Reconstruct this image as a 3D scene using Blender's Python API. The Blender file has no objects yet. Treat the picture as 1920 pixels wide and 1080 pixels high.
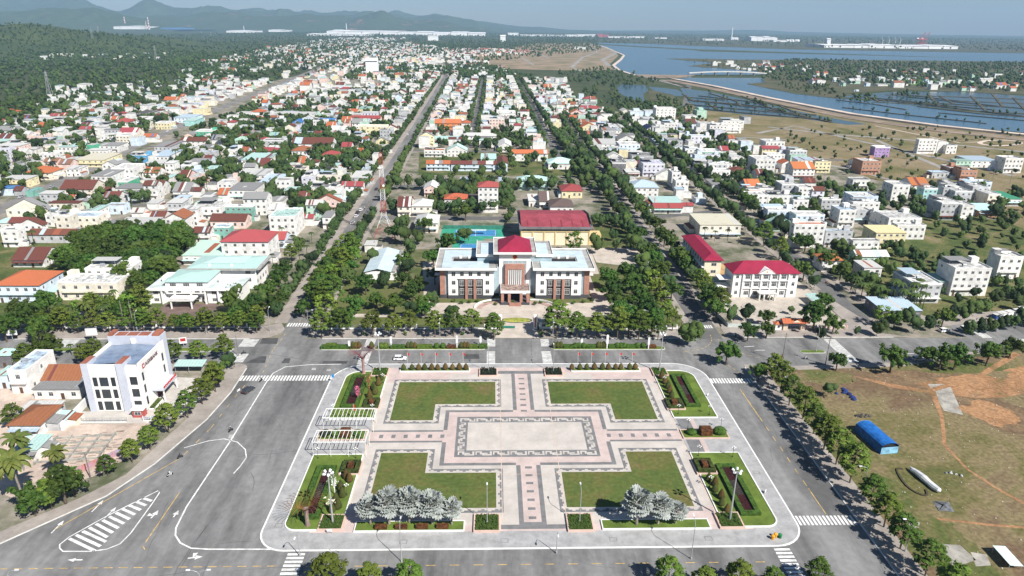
import bpy, math, random
import numpy as np
R_ = random.Random(7)
PI = math.pi
sc = bpy.context.scene
COL = sc.collection
# ------------------------------------------------------------------ survey: photo pixels <-> ground metres
CH, CF = 115.0, 1300.0
_ps, _pt, _ro = math.radians(1.75), math.radians(20.8), math.radians(0.67)
def _basis():
    f = (math.sin(_ps)*math.cos(_pt), math.cos(_ps)*math.cos(_pt), -math.sin(_pt))
    r = (math.cos(_ps), -math.sin(_ps), 0.0)
    u = (r[1]*f[2]-r[2]*f[1], r[2]*f[0]-r[0]*f[2], r[0]*f[1]-r[1]*f[0])
    c, s = math.cos(_ro), math.sin(_ro)
    return tuple(a*c+b*s for a, b in zip(r, u)), tuple(b*c-a*s for a, b in zip(r, u)), f
CR, CU, CFW = _basis()
def at(px, py, z=0.0):
    a, b = (px-960)/CF, -(py-540)/CF
    d = [CFW[i]+a*CR[i]+b*CU[i] for i in range(3)]
    t = (z-CH)/d[2]
    return d[0]*t, d[1]*t
def zat(px, py, yw):
    a, b = (px-960)/CF, -(py-540)/CF
    d = [CFW[i]+a*CR[i]+b*CU[i] for i in range(3)]
    t = yw/d[1]
    return d[0]*t, CH+d[2]*t
def w2p(x, y, z=0.0):
    d = (x, y, z-CH)
    w = sum(a*b for a, b in zip(d, CFW))
    if w < 1: return (-9999, -9999, 1)
    return 960+CF*sum(a*b for a, b in zip(d, CR))/w, 540-CF*sum(a*b for a, b in zip(d, CU))/w, w
def pts(s, z=0.0): return [at(*map(float, t.split(',')), z) for t in s.split()]

# ------------------------------------------------------------------ camera, light, sky
cd = bpy.data.cameras.new('camera'); cam = bpy.data.objects.new('camera', cd); COL.objects.link(cam)
cd.sensor_width = 36.0; cd.lens = 36.0*CF/1920; cd.clip_start = 1.0; cd.clip_end = 60000
from mathutils import Matrix, Vector, noise
cam.matrix_world = Matrix(((CR[0], CU[0], -CFW[0], 0), (CR[1], CU[1], -CFW[1], 0), (CR[2], CU[2], -CFW[2], CH), (0, 0, 0, 1)))
sc.camera = cam
SUN_EL = math.radians(44); SUNV = Vector((6.94, -7.92, 0)).normalized()
sun_dir = Vector((SUNV.x*math.cos(SUN_EL), SUNV.y*math.cos(SUN_EL), math.sin(SUN_EL)))
sd = bpy.data.lights.new('sun', 'SUN'); so = bpy.data.objects.new('sun', sd); COL.objects.link(so)
sd.energy = 5.0; sd.angle = math.radians(0.5); sd.color = (1.0, 0.955, 0.89)
so.rotation_euler = (-sun_dir).to_track_quat('-Z', 'Y').to_euler()
w = bpy.data.worlds.new('World'); sc.world = w; w.use_nodes = True
nt = w.node_tree; bg = nt.nodes['Background']
sky = nt.nodes.new('ShaderNodeTexSky'); sky.sky_type = 'NISHITA'; sky.sun_disc = False
sky.sun_elevation = SUN_EL; sky.sun_rotation = math.atan2(sun_dir.x, sun_dir.y)
sky.altitude = 100; sky.air_density = 1.0; sky.dust_density = 0.3; sky.ozone_density = 4.5
nt.links.new(sky.outputs[0], bg.inputs[0]); bg.inputs[1].default_value = 0.05
vs = sc.view_settings; vs.view_transform = 'Standard'; vs.look = 'None'; vs.gamma = 1; vs.exposure = 0.60
sc.cycles.use_denoising = True
sc.cycles.max_bounces = 5; sc.cycles.diffuse_bounces = 2; sc.cycles.glossy_bounces = 2; sc.cycles.volume_bounces = 0
sc.cycles.transparent_max_bounces = 4; sc.cycles.caustics_reflective = False; sc.cycles.caustics_refractive = False
sc.render.use_persistent_data = False

# ------------------------------------------------------------------ materials
MATS = {}
def mat(name, col, rough=0.85, var=0.12, scale=0.25, col2=None, metal=0.0, bump=0.0, stretch=None, rnd=0.0, fac2=None, spec=0.25, bands=None):
    """procedural surface: two noise layers around a base colour, optional second colour in blotches, optional bands"""
    if name in MATS: return MATS[name]
    m = bpy.data.materials.new(name); m.use_nodes = True; MATS[name] = m
    n = m.node_tree.nodes; l = m.node_tree.links; b = n['Principled BSDF']
    b.inputs['Roughness'].default_value = rough; b.inputs['Metallic'].default_value = metal
    b.inputs['Specular IOR Level'].default_value = spec
    geo = n.new('ShaderNodeNewGeometry'); src = geo.outputs['Position']
    if stretch:
        mp = n.new('ShaderNodeMapping'); mp.inputs['Scale'].default_value = stretch; l.new(src, mp.inputs['Vector']); src2 = mp.outputs[0]
    else: src2 = src
    no = n.new('ShaderNodeTexNoise'); no.inputs['Scale'].default_value = scale; no.inputs['Detail'].default_value = 6; no.inputs['Roughness'].default_value = 0.65
    l.new(src2, no.inputs['Vector'])
    mix = n.new('ShaderNodeMix'); mix.data_type = 'RGBA'
    c2 = col2 or tuple(c*(1-2.2*var) for c in col)
    c1 = col if col2 else tuple(min(1, c*(1+1.2*var)) for c in col)
    mix.inputs[6].default_value = (*c1, 1); mix.inputs[7].default_value = (*c2, 1)
    rp = n.new('ShaderNodeMapRange'); a, z = fac2 or (0.36, 0.66)
    rp.inputs[1].default_value = a; rp.inputs[2].default_value = z
    l.new(no.outputs['Fac'], rp.inputs[0]); l.new(rp.outputs[0], mix.inputs[0])
    out = mix.outputs[2]
    fn = n.new('ShaderNodeTexNoise'); fn.inputs['Scale'].default_value = scale*9; fn.inputs['Detail'].default_value = 3
    l.new(src, fn.inputs['Vector'])
    hv = n.new('ShaderNodeHueSaturation'); mr = n.new('ShaderNodeMapRange')
    mr.inputs[3].default_value = 1-var*1.3; mr.inputs[4].default_value = 1+var*1.3
    l.new(fn.outputs['Fac'], mr.inputs[0]); l.new(mr.outputs[0], hv.inputs['Value']); l.new(out, hv.inputs['Color']); out = hv.outputs[0]
    if bands:      # fine ribs: (axis, metres, strength)
        sx = n.new('ShaderNodeSeparateXYZ'); l.new(src, sx.inputs[0])
        mu = n.new('ShaderNodeMath'); mu.operation = 'MULTIPLY'; mu.inputs[1].default_value = 2*PI/bands[1]
        l.new(sx.outputs[bands[0]], mu.inputs[0])
        si = n.new('ShaderNodeMath'); si.operation = 'SINE'; l.new(mu.outputs[0], si.inputs[0])
        m2 = n.new('ShaderNodeMapRange'); m2.inputs[1].default_value = -1; m2.inputs[3].default_value = 1-bands[2]; m2.inputs[4].default_value = 1+bands[2]*0.4
        l.new(si.outputs[0], m2.inputs[0])
        h3 = n.new('ShaderNodeHueSaturation'); l.new(m2.outputs[0], h3.inputs['Value']); l.new(out, h3.inputs['Color']); out = h3.outputs[0]
    if rnd:
        oi = n.new('ShaderNodeObjectInfo'); h2 = n.new('ShaderNodeHueSaturation')
        r1 = n.new('ShaderNodeMapRange'); r1.inputs[3].default_value = 0.5-rnd*0.02; r1.inputs[4].default_value = 0.5+rnd*0.03
        r2 = n.new('ShaderNodeMapRange'); r2.inputs[3].default_value = 1-rnd*0.32; r2.inputs[4].default_value = 1+rnd*0.40
        mm = n.new('ShaderNodeMath'); mm.operation = 'FRACT'; m7 = n.new('ShaderNodeMath'); m7.operation = 'MULTIPLY'; m7.inputs[1].default_value = 7.31
        l.new(oi.outputs['Random'], r1.inputs[0]); l.new(oi.outputs['Random'], m7.inputs[0]); l.new(m7.outputs[0], mm.inputs[0]); l.new(mm.outputs[0], r2.inputs[0])
        l.new(r1.outputs[0], h2.inputs['Hue']); l.new(r2.outputs[0], h2.inputs['Value']); l.new(out, h2.inputs['Color']); out = h2.outputs[0]
    l.new(out, b.inputs['Base Color'])
    if bump:
        bu = n.new('ShaderNodeBump'); bu.inputs['Strength'].default_value = bump; bu.inputs['Distance'].default_value = 0.3
        l.new(fn.outputs['Fac'], bu.inputs['Height']); l.new(bu.outputs[0], b.inputs['Normal'])
    return m
def mat3(name, cols, scale, fine=.3, rough=.9, bump=.3):
    m = bpy.data.materials.new(name); m.use_nodes = True; MATS[name] = m; n = m.node_tree.nodes; l = m.node_tree.links; b = n['Principled BSDF']; b.inputs['Roughness'].default_value = rough; b.inputs['Specular IOR Level'].default_value = .15
    g = n.new('ShaderNodeNewGeometry'); a = n.new('ShaderNodeTexNoise'); a.inputs['Scale'].default_value = scale; a.inputs['Detail'].default_value = 9; a.inputs['Roughness'].default_value = .68; a.inputs['Distortion'].default_value = .6; l.new(g.outputs['Position'], a.inputs['Vector'])
    r = n.new('ShaderNodeValToRGB'); e = r.color_ramp.elements
    while len(e) < len(cols): e.new(.5)
    for i, (p, c) in enumerate(cols): e[i].position = p; e[i].color = (*c, 1)
    l.new(a.outputs['Fac'], r.inputs[0]); f = n.new('ShaderNodeTexNoise'); f.inputs['Scale'].default_value = .9; f.inputs['Detail'].default_value = 5; l.new(g.outputs['Position'], f.inputs['Vector'])
    mr = n.new('ShaderNodeMapRange'); mr.inputs[1].default_value = .3; mr.inputs[2].default_value = .7; mr.inputs[3].default_value = 1-fine; mr.inputs[4].default_value = 1+fine; l.new(f.outputs['Fac'], mr.inputs[0])
    h = n.new('ShaderNodeHueSaturation'); l.new(r.outputs[0], h.inputs['Color']); l.new(mr.outputs[0], h.inputs['Value']); l.new(h.outputs[0], b.inputs['Base Color'])
    bu = n.new('ShaderNodeBump'); bu.inputs['Strength'].default_value = bump; bu.inputs['Distance'].default_value = .4; l.new(f.outputs['Fac'], bu.inputs['Height']); l.new(bu.outputs[0], b.inputs['Normal']); return m
def leafmat(name, c1, c2, rnd=1.0, scale=0.45):
    m = mat(name, c1, rough=0.6, var=0.22, scale=scale, col2=c2, rnd=rnd, spec=0.2)
    n = m.node_tree.nodes; l = m.node_tree.links; b = n['Principled BSDF']
    src = b.inputs['Base Color'].links[0].from_socket
    tr = n.new('ShaderNodeBsdfTranslucent'); l.new(src, tr.inputs['Color'])
    ms = n.new('ShaderNodeMixShader'); ms.inputs[0].default_value = 0.22
    l.new(b.outputs[0], ms.inputs[1]); l.new(tr.outputs[0], ms.inputs[2])
    l.new(ms.outputs[0], n['Material Output'].inputs['Surface'])
    return m

# ------------------------------------------------------------------ mesh builder
class MB:
    def __init__(s): s.v = []; s.f = []; s.m = []
    def face(s, ps, mi=0):
        k = len(s.v); s.v += [tuple(p) for p in ps]; s.f.append(tuple(range(k, k+len(ps)))); s.m.append(mi)
    def box(s, x0, x1, y0, y1, z0, z1, mi=0, top=None, bottom=False):
        k = len(s.v)
        s.v += [(x0,y0,z0),(x1,y0,z0),(x1,y1,z0),(x0,y1,z0),(x0,y0,z1),(x1,y0,z1),(x1,y1,z1),(x0,y1,z1)]
        fs = [(0,1,5,4),(1,2,6,5),(2,3,7,6),(3,0,4,7)]
        for q in fs: s.f.append(tuple(k+i for i in q)); s.m.append(mi)
        s.f.append((k+4,k+5,k+6,k+7)); s.m.append(mi if top is None else top)
        if bottom: s.f.append((k+3,k+2,k+1,k)); s.m.append(mi)
        return s
    def prism(s, poly, z0, z1, mi=0, top=None):
        if _area(poly) < 0: poly = poly[::-1]
        k = len(s.v); n = len(poly)
        s.v += [(p[0],p[1],z0) for p in poly]+[(p[0],p[1],z1) for p in poly]
        for i in range(n):
            j = (i+1) % n; s.f.append((k+i,k+j,k+n+j,k+n+i)); s.m.append(mi)
        s.f.append(tuple(k+n+i for i in range(n))); s.m.append(mi if top is None else top)
        return s
    def sheet(s, poly, z, mi=0):
        if _area(poly) < 0: poly = poly[::-1]
        s.face([(p[0],p[1],z) for p in poly], mi); return s
    def rect(s, x0, x1, y0, y1, z, mi=0): return s.sheet([(x0,y0),(x1,y0),(x1,y1),(x0,y1)], z, mi)
    def frame(s, x0, x1, y0, y1, t, z, mi=0):
        s.rect(x0,x1,y0,y0+t,z,mi); s.rect(x0,x1,y1-t,y1,z,mi); s.rect(x0,x0+t,y0+t,y1-t,z,mi); s.rect(x1-t,x1,y0+t,y1-t,z,mi); return s
    def tube(s, p, q, r, r2=None, n=6, mi=0, cap=True):
        p = Vector(p); q = Vector(q); r2 = r if r2 is None else r2
        d = (q-p).normalized(); a = d.orthogonal().normalized(); b = d.cross(a); k = len(s.v)
        for c, rr in ((p, r), (q, r2)):
            for i in range(n):
                t = 2*PI*i/n; s.v.append(tuple(c+(a*math.cos(t)+b*math.sin(t))*rr))
        for i in range(n):
            j = (i+1) % n; s.f.append((k+i,k+j,k+n+j,k+n+i)); s.m.append(mi)
        if cap: s.f.append(tuple(k+n+i for i in range(n))); s.m.append(mi)
        return s
    def path(s, ps, r, n=5, mi=0):
        for a, b in zip(ps, ps[1:]): s.tube(a, b, r, n=n, mi=mi)
        return s
    def lathe(s, prof, c=(0,0,0), n=10, mi=0, sx=1, sy=1):
        k = len(s.v)
        for r, z in prof:
            for i in range(n):
                t = 2*PI*i/n; s.v.append((c[0]+r*math.cos(t)*sx, c[1]+r*math.sin(t)*sy, c[2]+z))
        for a in range(len(prof)-1):
            for i in range(n):
                j = (i+1) % n; s.f.append((k+a*n+i,k+a*n+j,k+(a+1)*n+j,k+(a+1)*n+i)); s.m.append(mi)
        s.f.append(tuple(k+(len(prof)-1)*n+i for i in range(n))); s.m.append(mi)
        return s
    def mesh(s, name, mats):
        me = bpy.data.meshes.new(name); me.from_pydata(s.v, [], s.f)
        for m in (mats if isinstance(mats, (list, tuple)) else [mats]): me.materials.append(m)
        if any(s.m): me.polygons.foreach_set('material_index', s.m)
        me.update(); return me
    def build(s, name, mats, parent=None, loc=(0,0,0), rz=0.0): return inst(s.mesh(name, mats), name, parent, loc, rz)
def _area(p): return sum(a[0]*b[1]-b[0]*a[1] for a, b in zip(p, list(p[1:])+[p[0]]))/2
def inst(me, name, parent=None, loc=(0,0,0), rz=0.0, scale=None):
    o = bpy.data.objects.new(name, me); COL.objects.link(o); o.parent = parent; o.location = loc
    if rz: o.rotation_euler = (0,0,rz)
    if scale: o.scale = scale if isinstance(scale, (tuple, list)) else (scale,)*3
    return o
def posts(t, P, z0, z1, r, m, name='post', n=6):
    for p in P:
        q = MB(); q.tube((p[0],p[1],z0),(p[0],p[1],z1),r,n=n); q.build(name, m, t)
def piers(t, P, hx, hy, z0, z1, m, name='pillar'):
    for p in P:
        q = MB(); q.box(p[0]-hx,p[0]+hx,p[1]-hy,p[1]+hy,z0,z1); q.build(name, m, t)
def tag(o, label, cat, group=None):
    o['label'] = label; o['category'] = cat
    if group: o['group'] = group
    return o
def thing(name, label, cat, loc=(0,0,0), rz=0.0, group=None):
    return tag(inst(None, name, None, loc, rz), label, cat, group)
def struct(name, mb, mats):
    o = mb.build(name, mats); o['kind'] = 'structure'; return o
ORD = ['first','second','third','fourth','fifth','sixth','seventh','eighth','ninth','tenth','eleventh','twelfth']
def nth(i):
    if i < 12: return ORD[i]
    n = i+1; return '%d%s' % (n, 'th' if 10 <= n % 100 <= 20 else {1:'st',2:'nd',3:'rd'}.get(n % 10, 'th'))

white_paint = mat('white_paint', (.78,.78,.76), var=.06, scale=.15)
road_white = mat('road_white', (.74,.74,.72), var=.14, scale=.6)
road_yellow = mat('road_yellow', (.60,.40,.13), var=.2, scale=.6)
steel = mat('galvanised_steel', (.45,.46,.47), rough=.5, var=.06, metal=.3)
dark_metal = mat('dark_metal', (.05,.05,.055), rough=.5, var=.1)
glass_dark = mat('window_glass', (.035,.045,.055), rough=.12, var=.1, spec=.6, rnd=.6)
# ------------------------------------------------------------------ ground, roads, markings
g_base = mat('ground_green', (.075,.085,.035), var=.25, scale=.012, col2=(.035,.055,.022), bump=0)
g_town = mat('ground_town', (.30,.265,.22), var=.25, scale=.06, col2=(.085,.10,.05), fac2=(.42,.62))
g_dirt = mat3('ground_dry_grass', [(.27,(.07,.085,.028)),(.38,(.13,.125,.05)),(.48,(.19,.158,.08)),(.62,(.26,.205,.13))], .02)
asph = mat('asphalt', (.200,.199,.197), var=.20, fac2=(.38,.64), scale=.06, stretch=(1.6,.35,1), spec=.15)
asph_x = mat('asphalt_cross_road', (.145,.144,.142), var=.12, scale=.06, stretch=(.3,1.6,1), spec=.15)
asph_new = mat('asphalt_patch', (.085,.085,.086), var=.12, scale=.3, spec=.15)
pave = mat('pavement_tiles', (.33,.295,.265), var=.12, scale=.12)
kerbm = mat('kerb_concrete', (.62,.61,.58), var=.1, scale=.4)
mb = MB(); mb.rect(-9000, 12000, -300, 17500, -.05); struct('ground', mb, g_base)
# town soil under the houses
mb = MB()
mb.sheet([(-520,60),(-52,60),(-52,255),(-60,700),(-105,1800),(-180,2600),(-420,2600),(-460,1300),(-420,760),(-440,420)], 0.0)
mb.sheet([(-75,246),(330,246),(330,420),(300,640),(260,800),(215,960),(150,1060),(60,1500),(-60,1650),(-104,1650)], .02)
struct('town_ground', mb, g_town)
# dry fields to the right
mb = MB()
mb.sheet([(91.5,60),(500,60),(620,300),(300,262),(230,242),(150,222),(112,222.5),(91.5,222)], .0)
struct('field', mb, mat3('field_soil', [(.30,(.075,.095,.028)),(.41,(.14,.125,.05)),(.48,(.205,.165,.088)),(.56,(.145,.098,.06)),(.64,(.225,.155,.088)),(.74,(.10,.10,.04))], .022))
mb = MB(); mb.sheet([(330,246),(620,300),(640,760),(470,1080),(330,1160),(215,960),(262,800),(302,640)], .0)
struct('dry_field', mb, g_dirt)
mb = MB()
for k,(x,y,a,b) in enumerate([(103,195,6,22),(106,160,5,20),(108,128,9,13),(140,120,18,9),(165,222,26,4),(118,214,9,6)]):
    mb.sheet([(x+a*(1+.5*noise.noise(Vector((math.cos(t)*1.6,math.sin(t)*1.6,k*3)))+.25*noise.noise(Vector((math.cos(t)*5,math.sin(t)*5,k))))*math.cos(t), y+b*(1+.5*noise.noise(Vector((math.cos(t)*1.6,math.sin(t)*1.6,k*3+9)))+.25*noise.noise(Vector((math.cos(t)*5,math.sin(t)*5,k+5))))*math.sin(t)) for t in [i*2*PI/80 for i in range(80)]], .006+.001*k)
struct('field_grass', mb, mat3('field_green', [(.32,(.065,.09,.026)),(.46,(.10,.115,.036)),(.56,(.15,.135,.058)),(.68,(.20,.155,.085))], .06))
mb = MB(); mb.sheet([(176,268),(330,290),(330,420),(300,470),(240,400),(196,380),(174,330)],.024); mb.sheet([(-330,300),(-175,262),(-165,330),(-215,400),(-330,420)],.012); mb.sheet([(-60,560),(80,560),(80,668),(-70,668)],.024); mb.sheet([(55,345),(80,345),(80,420),(55,420)],.024)
struct('scrub_ground', mb, mat3('scrub_green', [(.34,(.05,.075,.022)),(.47,(.085,.11,.035)),(.58,(.15,.14,.06)),(.70,(.24,.19,.12))], .05))
def strip(mb, ps, w, z, mi=0, z0=None):
    L, Rr = [], []
    n = len(ps)
    for i, p in enumerate(ps):
        a = Vector(ps[max(0,i-1)][:2]); b = Vector(ps[min(n-1,i+1)][:2]); d = (b-a).normalized(); q = Vector((-d.y, d.x))
        ww = w[i] if isinstance(w, (list, tuple)) else w
        L.append((p[0]+q.x*ww/2, p[1]+q.y*ww/2)); Rr.append((p[0]-q.x*ww/2, p[1]-q.y*ww/2))
    for i in range(n-1):
        if z0 is None: mb.sheet([Rr[i], Rr[i+1], L[i+1], L[i]], z, mi)
        else: mb.prism([Rr[i], Rr[i+1], L[i+1], L[i]], z0, z, mi)
def arc(cx, cy, r, a0, a1, n=8): return [(cx+r*math.cos(math.radians(a0+(a1-a0)*i/n)), cy+r*math.sin(math.radians(a0+(a1-a0)*i/n))) for i in range(n+1)]
def rrect(x0, x1, y0, y1, rbl, rbr, rtr, rtl, n=8):
    return arc(x0+rbl,y0+rbl,rbl,180,270,n)+arc(x1-rbr,y0+rbr,rbr,270,360,n)+arc(x1-rtr,y1-rtr,rtr,0,90,n)+arc(x0+rtl,y1-rtl,rtl,90,180,n)
AV = [(-76.5,240),(-78.5,262),(-82.5,400),(-86,627),(-93,980),(-106.5,1584),(-112,1750)]
MK = [(-300,300),(-316,441),(-330,560),(-349,689),(-363,818),(-386,1037),(-409,1314),(-470,2000),(-560,2900)]
# the square's surrounding roads as one asphalt sheet
mb = MB()
mb.sheet([(-400,246.9),(-97,246.9),(-70,246.9),(190,246.9),(186,252),(192,262),(230,270),(330,292),(330,278),(240,255),(206,240.5),(150,225.5),(108,222.5),(91.5,222.5),(91.5,60),(-200,60),(-122,126),(-99.5,151),(-93.5,165),(-88,188),(-86.5,205),(-87.2,222),(-95,226),(-400,226)], .03)
struct('road', mb, asph)
mb = MB(); strip(mb, AV, 10.5, .034); struct('avenue', mb, mat('asphalt_avenue', (.20,.197,.193), var=.2, scale=.05, stretch=(1.6,.2,1), spec=.15))
mb = MB(); strip(mb, MK, 13, .036); struct('market_road', mb, mat('asphalt_market', (.22,.21,.2), var=.12, scale=.05))
mb = MB()
strip(mb, [(86.5,246),(87.5,330),(88.3,556),(90.3,875),(97,1060)], 9, .034)
strip(mb, [(155,262),(160,330),(163,400),(165,471),(168.9,770),(160,905),(158,1010)], 9, .034)
strip(mb, [(-22,700),(-23,860),(-19.5,1117),(-21.4,1595)], 9, .034)
strip(mb, [(64,640),(58.3,888),(57,1236),(55.5,1604)], 9, .034)
strip(mb, [(-83,427),(86,427)], 9, .035); strip(mb, [(-87,520),(86,520)], 7, .035); strip(mb, [(90,427),(160,450)], 7, .035)
strip(mb, [(-90,675),(86,675)], 7, .035); strip(mb, [(90,640),(330,640)], 7, .035); strip(mb, [(-90,690),(-345,690)], 6, .035)
strip(mb, [(-83,462),(-316,455)], 6, .035); strip(mb, [(-97,1130),(60,1130)], 7, .035)
strip(mb, [(160,905),(200,960),(230,1010),(300,1100),(490,1780)], 10, .036)
struct('street', mb, mat('asphalt_street', (.15,.148,.145), var=.14, scale=.05, spec=.15))
# pavements with a real kerb step
mb = MB()
for s_ in (-1, 1):
    for a, b in zip(AV[1:], AV[2:]):
        if s_ > 0 and a[1] < 255: a = (a[0], 258)
        if s_ < 0 and a[1] < 255: a = (a[0], 253)
        strip(mb, [(a[0]+s_*7.8, a[1]), (b[0]+s_*7.8, b[1])], 5, .14, z0=0)
for x, y0, y1, s_ in [(86.8,258,640,-1),(86.8,258,640,1),(159,300,640,-1),(161,275,640,1),(58,700,1500,1),(-21.5,700,1500,1)]:
    strip(mb, [(x+s_*6, y0), (x+3.4+s_*6, y1)], 3, .14, z0=0)
mb.prism(arc(-66.5,251.9,5,180,270)+[(-5,246.9),(-5,255.4),(-71.5,255.4)], 0, .14)
mb.prism([(25,246.9),(74.5,246.9)]+arc(77,252,5,-90,0)+[(82,258),(75,258),(75,255.4),(25,255.4)], 0, .14)
mb.prism([(-400,247),(-94,247)]+arc(-92,256,9,-90,0)+[(-86,262),(-93,258),(-400,255)], 0, .14)
mb.prism([(-96,226),(-400,226),(-400,222),(-97,222)], 0, .141)
mb.prism([(-87,222)]+arc(-90.5,222,3.5,0,90)+[(-97,225.8),(-97,218),(-94,190),(-99,160),(-106,150),(-126,129),(-200,66),(-200,60),(-122,126),(-99.5,151),(-93.5,165),(-88,188),(-86.5,205)], 0, .142)
mb.prism([(94,262)]+arc(99.5,254,6.5,180,270)+[(134.5,247.6),(150,247.6),(168,247.6)]+arc(150,256,8.2,-60,10)[-6:]+[(152,300),(149,300),(148,264),(146,258),(112,256),(100,262)], 0, .14)
mb.prism([(91.5,224),(91.5,60),(98,60),(98,219),(112,220),(150,222.5),(190,234),(190,236),(150,225.7),(108,222.7)], 0, .13)
mb.prism([(166,300),(166,275),(172,266),(180,256.5),(190,259),(240,271),(240,278),(186,268),(172,300)], 0, .13)
mb.prism([(-41,60),(64,60),(64,119.5),(60,121),(-38,121),(-41,119.5)], 0, .14)
struct('pavement', mb, pave)
# kerb edging of the near pavements
mb = MB()
def edging(ps, w=.35, z=.17): strip(mb, ps, w, z, z0=0)
edging([(-122,126),(-99.5,151),(-93.5,165),(-88,188),(-86.5,205),(-87,222)]); edging([(91.4,60),(91.4,222)])
edging([(-66,246.8),(-5,246.8)]); edging([(25,246.8),(76,246.8)]); edging([(-400,246.8),(-94,246.8)]); edging([(99,247.5),(160,247.5)])
struct('kerb', mb, kerbm)
# markings
mw, my = MB(), MB()
ZM = .045
def zebra(x0, x1, y0, y1, n, alongx=True, duty=.6, sk=0):
    for i in range(n):
        if alongx:
            a = x0+(x1-x0)*i/n; b = a+(x1-x0)/n*duty; mw.sheet([(a,y0),(b,y0),(b+sk,y1),(a+sk,y1)], ZM)
        else:
            a = y0+(y1-y0)*i/n; b = a+(y1-y0)/n*duty; mw.rect(x0,x1,a,b,ZM)
def dashes(mb_, ps, w, dash, gap):
    for a, b in zip(ps, ps[1:]):
        a = Vector(a); b = Vector(b); L = (b-a).length; d = (b-a)/L; t = 0
        while t+dash <= L+.01:
            strip(mb_, [tuple(a+d*t), tuple(a+d*(t+dash))], w, ZM); t += dash+gap
zebra(-86.5,-55,212.9,216.6,30); zebra(76,91,210.1,213.6,15); zebra(76.2,91,137.5,141,15)
zebra(-47.2,-43.2,118,130,10,False); zebra(66.5,70.3,118,130,10,False)
for x in (-48.7,): zebra(x,x+3.7,225.4,235.8,10,False); zebra(x,x+3.7,239.8,246.6,7,False)
zebra(-2.0,1.1,225.2,235.6,10,False); zebra(-1.9,1.2,239.8,246.6,7,False)
zebra(18.5,22,225.2,235.6,10,False); zebra(18.8,22,239.8,246.6,7,False)
zebra(131,135.5,226,246,20,False); zebra(82.5,90.5,256.5,259.5,9); zebra(-83,-73.5,258.5,262,9); zebra(-84.5,-76,300,303,9); zebra(-84.5,-76,336,339,9)
zebra(-96,-90,240,246.5,8,False); zebra(-96,-90,227,234,8,False); zebra(-82,-74,417,420,8); zebra(83,92,408,411,8)
zebra(196,200,247,258,11,False); zebra(208,212,241,246,6,False); zebra(-165,-158,240,246.5,7,False)
def line(ps, w=.3, m=None): strip(m or mw, ps, w, ZM+.002)
line(pts('518,1030 390,1030 358,1028 338,1018 329,1004 330,990 350,950 430,830 500,716 512,700 535,688 580,684 640,683'), .38)
line(pts('345,840 390,827 420,823 445,829 460,843 462,858 450,875 438,888'), .3)
# chevron island
isl = pts('112,1028 112,1021 130,1007 200,968 297,920 299,924 285,945 245,1000 225,1020 200,1030 170,1034 118,1034')
line(isl+[isl[0]], .3)
for t in range(12):
    f = t/12
    p = at(130+150*f, 1010-83*f); q = at(170+125*f+(8 if t < 3 else 0), 1033-102*f+ (0 if t < 9 else 0))
    line([p, q], .75)
line(pts('103,993 335,861'), .22, my); line(pts('273,1017 337,923'), .22, my)
dashes(my, pts('0,1013 80,985'), .2, 2, 3); dashes(my, pts('268,1024 278,1042'), .2, 1.5, 1.5)
dashes(my, [(-130,125.5),(-47,125.5)], .2, 2, 1.3); dashes(my, [(-42,125.2),(66,125.2)], .2, 2.2, 3.2)
line([(84.5,141.5),(84.5,152)], .2, my); dashes(my, [(84.5,153),(84.3,208)], .2, 2.4, 3); line([(84.3,188),(84.2,206)], .2, my)
dashes(my, pts('345,853 396,802 440,745 460,722'), .2, 2, 4); dashes(my, [(-79,263),(-80,300),(-82.5,400),(-86,627)], .2, 2.5, 4)
dashes(my, pts('493,699 512,655 540,620'), .2, 2, 2)
dashes(my, arc(72,250,15,0,-90,10), .2, 1.3, .9); dashes(my, arc(104,228,20,180,90,10), .2, 1.3, .9); dashes(my, arc(66,214,22,0,75,10), .2, 1.3, .9); dashes(my, arc(107,246,18,180,250,8), .2, 1.3, .9)
def arrow(px, py, px2, py2, w=.25, kind=0):
    a = Vector(at(px, py)); b = Vector(at(px2, py2)); d = (b-a).normalized(); n = Vector((-d.y, d.x)); L = (b-a).length
    mw.sheet([tuple(a-n*w*.6), tuple(b-d*1.6-n*w*.6), tuple(b-d*1.6+n*w*.6), tuple(a+n*w*.6)], ZM+.001)
    mw.sheet([tuple(b-d*1.6-n*w*2.4), tuple(b), tuple(b-d*1.6+n*w*2.4)], ZM+.001)
    if kind: c = b-d*2.2; mw.sheet([tuple(c+n*.2), tuple(c+n*1.5-d*.2), tuple(c+n*1.5+d*.9), tuple(c+n*.2+d*.3)], ZM+.003)
arrow(172,960,194,938); arrow(96,1000,120,976); arrow(196,972,218,951); arrow(283,972,297,957,.3,1); arrow(325,970,335,957,.3)
arrow(155,1050,127,1050); arrow(352,1047,380,1044,.3,1); arrow(445,735,450,728); 
line([(150,232),(160,233)], .3); line([(100,236),(104,236)], .3); line([(97,239),(101,239.5)], .3)
struct('road_markings', mw, road_white); struct('road_centre_lines', my, road_yellow)
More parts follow.
